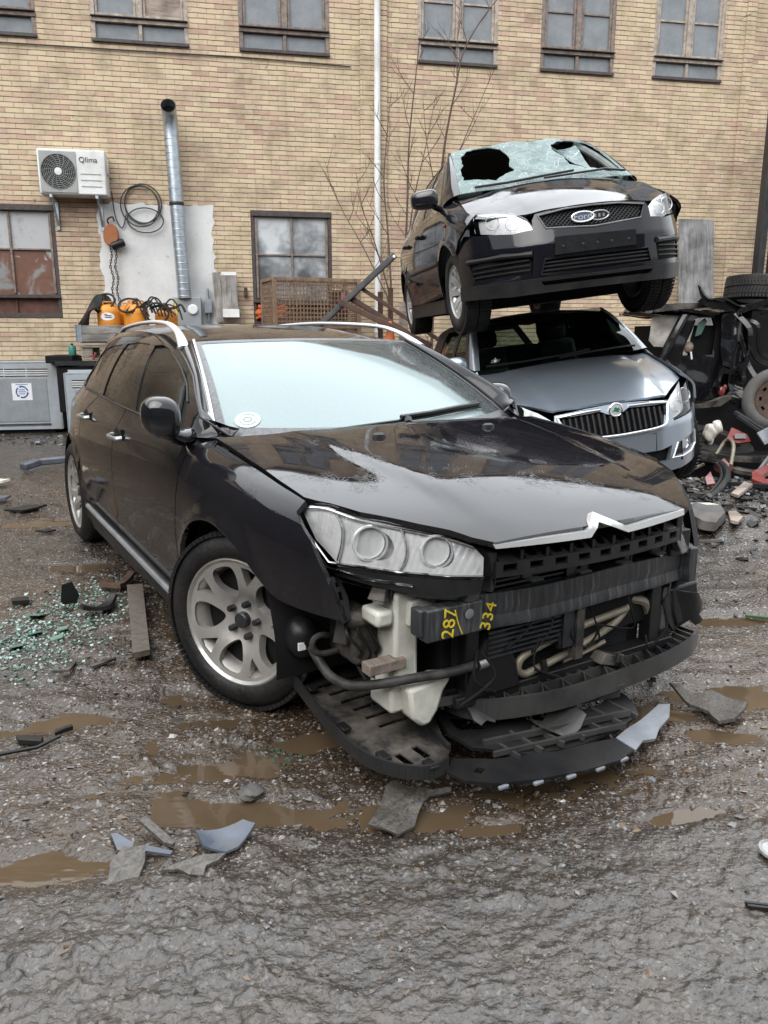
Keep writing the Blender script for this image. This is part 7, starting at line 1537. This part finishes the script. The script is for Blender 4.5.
rl_ = thing('tail_lamp', 'broken red tail lamp lying on the worn tyre beside the white rag', 'tail lamp', (3.20, 7.05, .44)); P = Panels().add([(-.10, -.06), (-.02, .10), (.11, .02), (.13, -.06), (.02, -.09)], lambda U, V: np.stack([U, V*.5, .02+.7*V-.3*U*U], -1), (0, -1, .5), step=.03, rim=.03, both=True); P.build('lens', M['red_plastic'], rl_); b = MB(); b.box((.03, -.03, .0), (.10, .01, .05), Matrix.Rotation(R(-35), 4, 'X')); b.build('reflector_strip', M['plastic_grey'], rl_)
b = MB(); pts = spl([(2.62, 6.95, .36), (2.95, 6.85, .30), (3.3, 6.80, .28), (3.8, 6.85, .30), (4.2, 7.0, .30)], 6)
for i in range(len(pts)-1): b.bar(pts[i], pts[i+1], .03, .05)
bp = b.build('bumper_strip', M['plastic_muddy'], None); tag(bp, 'long dark bumper strip lying in front of the worn tyre', 'bumper strip')
b = MB(); b.box((3.3, 7.1, .18), (1.5, .35, .24)); tag(b.build('black_bumper', M['plastic_black'], None, bevel=.05), 'black bumper shell under the bumper strip and the worn tyre', 'bumper')
b = MB(); b.box((0, 0, 0), (.20, .03, .13)); tag(b.build('grey_plate', M['shard_grey'], None, bevel=.006, M=Matrix.Translation((3.42, 6.85, .50)) @ Matrix.Rotation(R(-28), 4, 'Y') @ Matrix.Rotation(R(-25), 4, 'X')), 'grey broken plastic plate leaning below the muddy wheel', 'plate')
b = MB(); b.bar((3.16, 6.55, .16), (3.50, 6.75, .50), .022, .022); b.bar((3.19, 6.53, .16), (3.53, 6.73, .50), .016, .016); tag(b.build('wiper_rods', M['plastic_grey'], None), 'pair of thin rods leaning up towards the muddy wheel', 'rods')
b = MB(); b.bar((3.24, 7.2, .66), (3.46, 7.0, .50), .07, .03); b.bar((3.22, 7.1, .63), (3.42, 6.95, .48), .02, .03); tag(b.build('grey_strut', M['steel_dark'], None, bevel=.003), 'short flat grey strut between the wreck and the worn tyre', 'strut')

# ---------- pieces lying on the ground ----------
def shard(name, label, cat, poly, mat, th=.006, lift=.012, curl=.0, tilt=(0, 0), group=None, kz=0.0, step=.03, seed=1):
    c = np.array(poly).mean(0); z0 = gz(c[0], c[1])+lift; P0 = [(p[0]-c[0], p[1]-c[1]) for p in poly]; r2 = max(np.hypot(*p) for p in P0)
    f = lambda U, V: np.stack([U, V, curl*((U/r2)**2+(V/r2)**2)+tilt[0]*U+tilt[1]*V+kz*np.sin(40*U+seed)*np.sin(33*V+seed)], -1)
    o = Panels().add(P0, f, (0, 0, 1), step=step, rim=th, both=True).build(name, mat, None); o.location = (c[0], c[1], z0); return tag(o, label, cat, group)
G = 'broken car parts lying on the muddy ground'
shard('debris_slab', 'grit covered grey slab of broken panel lying at the edge of the left puddle', 'panel piece', [(-0.719, 1.71), (-0.703, 1.721), (-0.715, 1.783), (-0.699, 1.834), (-0.64, 1.834), (-0.625, 1.779), (-0.625, 1.721), (-0.691, 1.703)], M['shard_gritty'], .010, .020, 0, (.05, .12), G, .002)
shard('plastic_shard', 'small blue grey shard sticking out behind the grit covered slab', 'shard', [(-0.749, 1.882), (-0.734, 1.887), (-0.679, 1.855), (-0.676, 1.834), (-0.712, 1.824)], M['shard_blue'], .006, .018, .0, (-.1, .1), G)
shard('plastic_shard', 'dull narrow strip pointing up left between slab and silver shard', 'shard', [(-0.683, 1.92), (-0.667, 1.937), (-0.564, 1.85), (-0.568, 1.839), (-0.593, 1.844)], M['shard_gritty'], .012, .024, .0, (-.1, .1), G)
shard('plastic_shard', 'short flat strip touching the right side of the grit covered slab', 'shard', [(-0.641, 1.839), (-0.561, 1.814), (-0.564, 1.8), (-0.635, 1.814)], M['shard_blue'], .008, .018, 0, (0, 0), G)
shard('plastic_shard', 'smooth silver blue curved shard with a bent rim, by the grit covered slab', 'shard', [(-0.51, 1.86), (-0.454, 1.882), (-0.391, 1.912), (-0.354, 1.893), (-0.364, 1.871), (-0.388, 1.819), (-0.417, 1.798), (-0.479, 1.814)], M['shard_blue'], .006, .022, .022, (0, .15), G)
shard('plastic_shard', 'long dark gritty shard in front of the silver blue shard', 'shard', [(-0.568, 1.731), (-0.53, 1.754), (-0.469, 1.769), (-0.412, 1.774), (-0.426, 1.749), (-0.454, 1.731), (-0.454, 1.701), (-0.492, 1.707), (-0.523, 1.729)], M['shard_gritty'], .008, .018, 0, (.08, .1), G, .003)
shard('muddy_plank', 'muddy plank lying on the gravel beside the estate car door', 'plank', [(-1.363, 3.929), (-1.285, 3.946), (-0.985, 3.059), (-1.045, 3.022)], M['plank_muddy'], .025, .045, 0, (0, 0), None, 0, .06)
b = MB(); b.prism([(0, 0), (.012, .09), (.05, .10), (.075, .04), (.06, 0)], -.006, .006, Matrix.Rotation(R(90), 4, 'X')); tag(b.build('black_shard', M['plastic_black'], None, M=Matrix.Translation((-1.655, 3.77, .0)) @ Matrix.Rotation(R(20), 4, 'Z') @ Matrix.Scale(1.25, 4)), 'black pointed shard standing upright beside the green glass', 'shard', G)
shard('black_shard', 'black curved strip on the gravel left of the muddy plank', 'shard', [(-1.494, 3.642), (-1.424, 3.663), (-1.402, 3.781), (-1.37, 3.781), (-1.36, 3.65), (-1.46, 3.585)], M['plastic_black'], .02, .035, .03, (0, 0), G)
shard('bent_strip', 'brown muddy bent strip above the muddy plank near the sill', 'strip', [(-1.546, 4.034), (-1.437, 3.981), (-1.429, 4.164), (-1.388, 4.145), (-1.398, 3.929), (-1.515, 3.964)], M['rust_brown'], .02, .035, .02, (0, 0), G)
shard('black_shard', 'short black strip at the upper left of the green glass', 'shard', [(-1.909, 3.781), (-1.83, 3.806), (-1.803, 3.749), (-1.882, 3.733)], M['plastic_black'], .02, .03, 0, (0, 0), G)
shard('thin_strip', 'thin dark strip lying left of the front wheel below the plank', 'strip', [(-1.211, 2.975), (-1.133, 3.059), (-1.123, 3.044), (-1.195, 2.955)], M['plastic_muddy'], .01, .018, 0, (0, 0), G)
shard('thin_strip', 'bent thin dark strip left of the other thin strip', 'strip', [(-1.328, 2.895), (-1.287, 2.949), (-1.289, 3.032), (-1.277, 3.006), (-1.273, 2.925)], M['plastic_muddy'], .01, .02, .01, (0, 0), G)
shard('black_shard', 'black flat shard lying above the dark rod at the left edge', 'shard', [(-1.256, 2.414), (-1.228, 2.412), (-1.156, 2.401), (-1.148, 2.362), (-1.229, 2.378)], M['plastic_black'], .015, .024, 0, (.05, 0), G)
shard('black_shard', 'smaller black shard right of the flat one above the dark rod', 'shard', [(-1.144, 2.464), (-1.1, 2.506), (-1.091, 2.491), (-1.118, 2.467), (-1.135, 2.442)], M['plastic_black'], .015, .026, 0, (0, 0), G)
b = MB(); b.tube([(-1.33, 2.25, gz(-1.33, 2.25)+.012), (-1.236, 2.289, gz(-1.236, 2.289)+.016), (-1.146, 2.332, gz(-1.146, 2.332)+.016), (-1.098, 2.4, gz(-1.098, 2.4)+.016)], .007, 6); tag(b.build('dark_rod', M['plastic_black'], None), 'thin dark rod lying in the mud at the left edge', 'rod')
shard('muddy_plastic', 'mud covered torn plastic sheet half sunk in front of the undertray', 'plastic sheet', [(-0.045, 1.93), (-0.02, 1.985), (0.006, 2.097), (0.034, 2.121), (0.105, 2.107), (0.146, 2.083), (0.202, 2.09), (0.2, 2.073), (0.138, 2.063), (0.117, 2.03), (0.095, 1.973), (0.086, 1.936), (0.041, 1.881), (0.013, 1.895), (-0.02, 1.907)], M['shard_gritty_dark'], .008, .030, .01, (0, .05), G, .010, .02)
shard('plastic_shard', 'dark shard with a jagged edge right of the painted splitter end', 'shard', [(1.093, 2.759), (1.119, 2.744), (1.168, 2.689), (1.235, 2.716), (1.325, 2.609), (1.29, 2.558), (1.235, 2.515), (1.177, 2.503), (1.175, 2.583), (1.128, 2.635), (1.11, 2.702)], M['shard_gritty_dark'], .012, .038, .015, (.05, .1), G, .006)
shard('loose_stone', 'small dark stone in the puddle beside the bumper lattice', 'stone', [(1.064, 2.893), (1.08, 2.901), (1.075, 2.847), (1.061, 2.855)], M['slab'], .02, .03, 0)
q = lump((0, 0, 0), (.035, .035, .02), 12, 16); tag(q.build('tar_lump', M['slab'], None, M=Matrix.Translation((-.40, 2.095, gz(-.4, 2.095)+.012))), 'dark lump of tar in the mud between the slab and the undertray', 'lump')
b = MB(); b.lathe([(.040, 0), (.040, .008), (.034, .012), (.032, .006), (.0, .004)], Matrix.Translation((1.03, 1.80, gz(1.03, 1.80)+.010)) @ Matrix.Rotation(R(5), 4, 'X') @ Matrix.Diagonal((1, .95, 1, 1)), 28); tag(b.build('pale_disc', M['pale_dirty'], None), 'pale round cap lying on the tarmac at the right edge', 'cap')
z_ = gz(.93, 1.61)+.010; b = MB(); b.bar((.870, 1.616, z_), (1.02, 1.590, z_), .007, .010); b.bar((.874, 1.604, z_), (1.02, 1.579, z_), .007, .010); b.bar((.872, 1.610, z_), (.890, 1.607, z_), .016, .006); tag(b.build('black_clip', M['plastic_black'], None), 'slim black double bar lying on the tarmac at the right edge', 'bar')
z_ = .05; b = MB(); P3 = [(-3.66, 7.78, z_), (-3.58, 7.98, z_+.02), (-3.0, 8.25, z_+.04), (-2.4, 8.5, z_+.05)]; [b.bar(P3[i], P3[i+1], .10, .07) for i in range(3)]; tag(b.build('blue_grey_trim', M['shard_blue'], None, bevel=.015), 'long blue grey trim strip on the ground behind the estate car rear wheel', 'trim')
shard('pale_debris', 'pale yellowish lid lying at the left edge of the yard', 'lid', [(-3.62, 6.82), (-3.44, 6.90), (-3.42, 6.99), (-3.55, 7.05), (-3.70, 7.0)], M['white_plastic'], .02, .05, .03)
shard('blue_debris', 'pale blue panel piece at the left edge below the lid', 'panel piece', [(-3.45, 6.25), (-3.14, 6.30), (-3.15, 6.42), (-3.5, 6.48)], M['shard_blue'], .02, .035, .02)
shard('black_flat', 'flat black piece on the gravel below the pale blue panel', 'panel piece', [(-2.95, 5.89), (-2.855, 6.051), (-2.70, 6.085), (-2.73, 5.96), (-2.80, 5.86)], M['plastic_black'], .015, .03, 0)
shard('dark_square', 'small dark flat piece on the gravel near the estate car rear wheel', 'panel piece', [(-2.43, 5.25), (-2.36, 5.29), (-2.29, 5.27), (-2.34, 5.21)], M['plastic_black'], .01, .02, 0)
# right-hand heap
b = MB(); pts = spl([(2.45, 7.2, .10), (2.75, 7.1, .20), (2.93, 6.75, .26), (2.80, 6.25, .24), (2.58, 5.86, .20), (2.36, 5.60, .15), (2.18, 5.48, .08)], 7); b.tube(pts, .030, 9); b.tube([(p[0]-.06, p[1]-.03, p[2]+.01) for p in pts[6:]], .012, 6); tag(b.build('rubber_hose', M['rubber_muddy'], None), 'thick black rubber hose curving over the rubble beside the silver hatchback', 'hose')
b = MB(); b.tube(spl([(2.75, 6.80, .20), (2.98, 6.98, .26), (3.12, 7.05, .42), (3.10, 6.85, .40), (2.98, 6.60, .26)], 6), .016, 8); tag(b.build('grey_tube', M['beige_hose'], None), 'thin grey tube bent in an arch over the rubble', 'tube')
shard('red_lens', 'bright red lamp lens at the end of a long grey strip in the rubble', 'lamp lens', [(2.86, 6.58), (2.88, 6.68), (2.97, 6.72), (3.01, 6.62), (2.92, 6.55)], M['red_plastic'], .03, .10, .03, (0, .4))
shard('grey_strip', 'long grey strip running right from the red lamp lens', 'strip', [(3.00, 6.70), (3.10, 6.76), (3.35, 6.55), (3.42, 6.42), (3.30, 6.43), (3.08, 6.56)], M['plastic_muddy'], .03, .10, .02)
ringp = [(2.91, 6.05), (3.0, 6.25), (3.18, 6.42), (3.5, 6.6), (3.5, 6.48), (3.22, 6.33), (3.06, 6.18), (3.02, 6.06), (3.15, 6.0), (3.5, 6.05), (3.5, 5.93), (3.1, 5.90), (2.95, 5.94)]
shard('red_lamp_debris', 'pinkish red open lamp frame lying in the rubble at the right edge', 'lamp frame', ringp, M['red_plastic'], .035, .11, 0, (0, .12))
shard('broken_board', 'pale brown broken board lying in the rubble, the longer one', 'board', [(2.52, 5.53), (2.53, 5.44), (2.80, 5.80), (2.783, 5.905)], M['wood_board'], .02, .055, 0, (.05, 0)); shard('broken_board', 'short brown board end below the longer broken board', 'board', [(2.40, 5.29), (2.461, 5.30), (2.43, 5.12), (2.33, 4.97), (2.30, 5.015)], M['wood_board'], .02, .045)
shard('tar_slab', 'thick grey slab of broken tarmac beside the estate car front corner', 'slab', [(2.08, 5.22), (2.199, 5.398), (2.36, 5.31), (2.32, 5.15), (2.15, 4.90), (2.09, 4.97)], M['slab'], .06, .085, 0, (.03, .05), None, .006)
shard('blue_chip', 'small blue grey square chip above the longer broken board', 'chip', [(2.80, 5.93), (2.87, 5.95), (2.90, 6.08), (2.84, 6.10)], M['shard_blue'], .02, .05); shard('black_bar_piece', 'long black bar lying across the rubble at the right edge', 'bar', [(2.66, 5.98), (2.70, 6.0), (3.4, 5.72), (3.4, 5.64)], M['plastic_black'], .03, .06, 0)
shard('red_chip', 'small red chip inside the hose loop', 'chip', [(2.56, 6.10), (2.64, 6.2), (2.60, 6.0), (2.53, 5.98)], M['red_plastic'], .02, .06, 0, (0, .3)); shard('pale_strip', 'pale strip among the rubble in front of the hose', 'strip', [(2.20, 5.46), (2.34, 5.46), (2.38, 5.40), (2.25, 5.38)], M['white_plastic'], .01, .04)
shard('grey_bracket', 'grey flat bracket lying inside the hose loop by the hatchback', 'bracket', [(2.12, 6.35), (2.60, 6.60), (2.64, 6.52), (2.15, 6.25)], M['plastic_grey'], .02, .10)
b = MB(); b.tube(spl([(2.25, 5.85, .08), (2.38, 6.15, .14), (2.52, 6.35, .18), (2.62, 6.05, .14), (2.80, 5.9, .12)], 5), .012, 7); tag(b.build('thin_cable', M['rubber_muddy'], None), 'thin cable looping inside the rubber hose', 'cable')
b = MB(); b.tube(spl([(2.05, 3.95, gz(2.05, 3.95)+.02), (2.3, 4.05, gz(2.3, 4.05)+.03), (2.6, 3.85, gz(2.6, 3.85)+.02)], 5), .012, 6); tag(b.build('twig', M['bark'], None), 'dark twig lying on the gravel right of the estate car', 'twig')
b = MB(); b.bar((1.78, 3.62, gz(1.78, 3.62)+.02), (2.10, 3.42, gz(2.1, 3.42)+.02), .02, .012); tag(b.build('green_strip', M['foliage'], None), 'thin greenish strip on the gravel at the right edge', 'strip')
b = MB(); rr = random.Random(21)
def bit(b, x, y, s, flat=.35):
    z = gz(x, y); n = rr.randint(4, 6); th = rr.uniform(0, 6.28); pl_ = [(s*rr.uniform(.5, 1)*math.cos(th+6.283*k/n)*rr.uniform(.7, 1.3), s*.6*rr.uniform(.5, 1)*math.sin(th+6.283*k/n)) for k in range(n)]
    b.cur = rr.choices((0, 1, 2, 3, 4), (.42, .26, .14, .10, .08))[0]
    b.prism(pl_, 0, s*rr.uniform(.06, flat), Matrix.Translation((x, y, z-.003)) @ Euler((rr.uniform(-.5, .5), rr.uniform(-.5, .5), rr.uniform(0, 6.28))).to_matrix().to_4x4())
for k in range(1500):
    x = rr.gauss(2.75, .55); y = rr.gauss(6.1, .75)
    if x < 1.75 or y > 7.7: continue
    bit(b, x, y, rr.uniform(.012, .075))
for k in range(420): bit(b, rr.uniform(-2.6, 2.4), rr.uniform(2.1, 6.5), rr.uniform(.006, .030), .2)
for k in range(200): bit(b, rr.uniform(-6, -3.2), rr.uniform(9.6, 10.8), rr.uniform(.02, .06))
for k in range(120): bit(b, rr.gauss(-1.5, .3), rr.gauss(3.7, .35), rr.uniform(.01, .035), .2)
tag(b.build('rubble', [M['plastic_black'], M['slab'], M['plastic_muddy'], M['wood_board'], M['shard_grey']], None), 'small broken plastic, stone and wood bits strewn over the yard', None, None, 'stuff')
b = MB()
for k in range(1500):
    if rr.random() < .62: x = rr.gauss(-1.62, .17); y = rr.gauss(3.28, .22)
    else: x = rr.gauss(-1.50, .18); y = rr.gauss(3.78, .22)
    s = rr.uniform(.004, .013); b.cur = rr.choices((0, 1, 2), (.45, .38, .17))[0]; z = gz(x, y)
    b.box((0, 0, 0), (s, s*rr.uniform(.6, 1.2), s*.6), Matrix.Translation((x, y, z+.004)) @ Euler((rr.uniform(-.5, .5), rr.uniform(-.5, .5), rr.uniform(0, 6))).to_matrix().to_4x4())
for (px, py, s) in ((-1.68, 3.58, .07), (-1.60, 3.36, .05), (-1.5, 3.42, .04), (-1.62, 3.22, .05), (-1.72, 3.10, .05), (-1.48, 3.30, .045)):
    b.cur = 0; b.prism([(-s, -s*.4), (s*.3, -s*.7), (s, .2*s), (.1*s, s*.8)], 0, .005, Matrix.Translation((px, py, gz(px, py)+.012)) @ Euler((.25, -.15, px*9)).to_matrix().to_4x4())
for k in range(30): x = rr.gauss(-.35, .06); y = rr.gauss(2.36, .04); b.cur = 2; s = rr.uniform(.004, .010); b.box((x, y, gz(x, y)+.004), (s, s, s*.6))
tag(b.build('green_glass_crumbs', [M['glass_crumb'], M['glass_crumb_pale'], M['glass_crumb_dark']], None), 'green crumbs of broken safety glass on the gravel at the left', None, None, 'stuff')
# unseen dark sheds added behind and beside the camera to darken low reflections
def shed(name, label, mat4, w_, h_):
    s_ = thing_m(name, label, 'building', mat4); b = MB(); b.box((0, 0, h_/2), (w_, 6, h_)); b.build('wall', M['added_shed_dark'], s_); b = MB(); b.box((0, 0, h_+.1), (w_+.5, 6.5, .2)); b.build('roof', M['steel_dark'], s_)
    return s_
shed('added_rear_shed', 'unseen dark shed added behind the camera to darken low reflections', Matrix.Translation((1, -9.5, 0)), 34, 5.2)
shed('added_side_shed', 'unseen dark shed added left of the yard to darken reflections in the cars', Matrix.Translation((-12.5, 2, 0)) @ Matrix.Rotation(R(90), 4, 'Z'), 16, 4.6)
# ---------- camera, light ----------
cam = bpy.data.cameras.new('camera'); co_ = bpy.data.objects.new('camera', cam); COL.objects.link(co_); SC.camera = co_
cam.sensor_fit = 'VERTICAL'; cam.sensor_height = 24; cam.lens = 777.0/1024*24; cam.clip_end = 500; cam.clip_start = .05
co_.location = (0, 0, 1.3501); co_.rotation_euler = (R(90-12.807), 0, 0)
w = bpy.data.worlds.new('World'); SC.world = w; w.use_nodes = True; nt = w.node_tree; nt.nodes.clear(); t = NT(nt)
EL, AZ = 42, 205      # sun: elevation, direction it comes from (degrees clockwise from +Y)
sky = t.n('ShaderNodeTexSky'); sky.sky_type = 'NISHITA'; sky.sun_disc = False; sky.sun_elevation = R(EL); sky.sun_rotation = R(AZ); sky.air_density = 1.6; sky.dust_density = 4.0; sky.ozone_density = 1.0
hs = t.n('ShaderNodeHueSaturation'); hs.inputs['Saturation'].default_value = .22; t.l(sky.outputs[0], hs.inputs['Color'])
# overcast: a cloud sheet brighter overhead than at the horizon, over the sky texture
tc = t.n('ShaderNodeTexCoord'); sx = t.n('ShaderNodeSeparateXYZ'); t.l(tc.outputs['Generated'], sx.inputs[0])
zen = t.ramp(sx.outputs[2], [(0.0, .62), (.35, .92), (1.0, 1.15)])
cl = t.ramp(t.noise(tc.outputs['Generated'], 2.2, 5, .55), [(.3, .86), (.7, 1.10)])
cloud = t.mix(1.0, t.mix(1.0, (5.2, 5.4, 5.6), zen, 'MULTIPLY'), cl, 'MULTIPLY')
dp = t.n('ShaderNodeVectorMath'); dp.operation = 'DOT_PRODUCT'; t.l(tc.outputs['Generated'], dp.inputs[0]); dp.inputs[1].default_value = (math.sin(R(8))*math.cos(R(48)), math.cos(R(8))*math.cos(R(48)), math.sin(R(48)))
cloud = t.mix(1.0, cloud, t.ramp(t.math('ADD', t.math('MULTIPLY', dp.outputs['Value'], .5), .5), [(.3, .29), (.6, .34), (.85, .66), (.97, 1.08)]), 'MULTIPLY')   # the cloud is thinner and brighter over the building
cloud = t.mix(1.0, cloud, (3.2, 3.2, 3.2), 'MULTIPLY')
c = t.mix(.72, hs.outputs[0], cloud)
bg = t.n('ShaderNodeBackground'); bg.inputs['Strength'].default_value = .13; t.l(c, bg.inputs[0]); ow = t.n('ShaderNodeOutputWorld'); t.l(bg.outputs[0], ow.inputs[0])
sl = bpy.data.lights.new('sun', 'SUN'); sl.energy = 1.3; sl.angle = R(60); sl.color = (1, .99, .97); so = bpy.data.objects.new('sun', sl); COL.objects.link(so)
so.rotation_euler = (R(90-EL), 0, R(180-AZ)); so.location = (0, 0, 20)
vs = SC.view_settings; vs.view_transform = 'Standard'; vs.look = 'None'; vs.gamma = 1; vs.use_curve_mapping = False; vs.exposure = .95
SC.cycles.max_bounces = 8; SC.cycles.transparent_max_bounces = 16; SC.cycles.caustics_reflective = False; SC.cycles.caustics_refractive = False
SC.cycles.use_denoising = True
try: SC.cycles.denoiser = 'OPENIMAGEDENOISE'
except Exception: pass
bpy.context.view_layer.update()
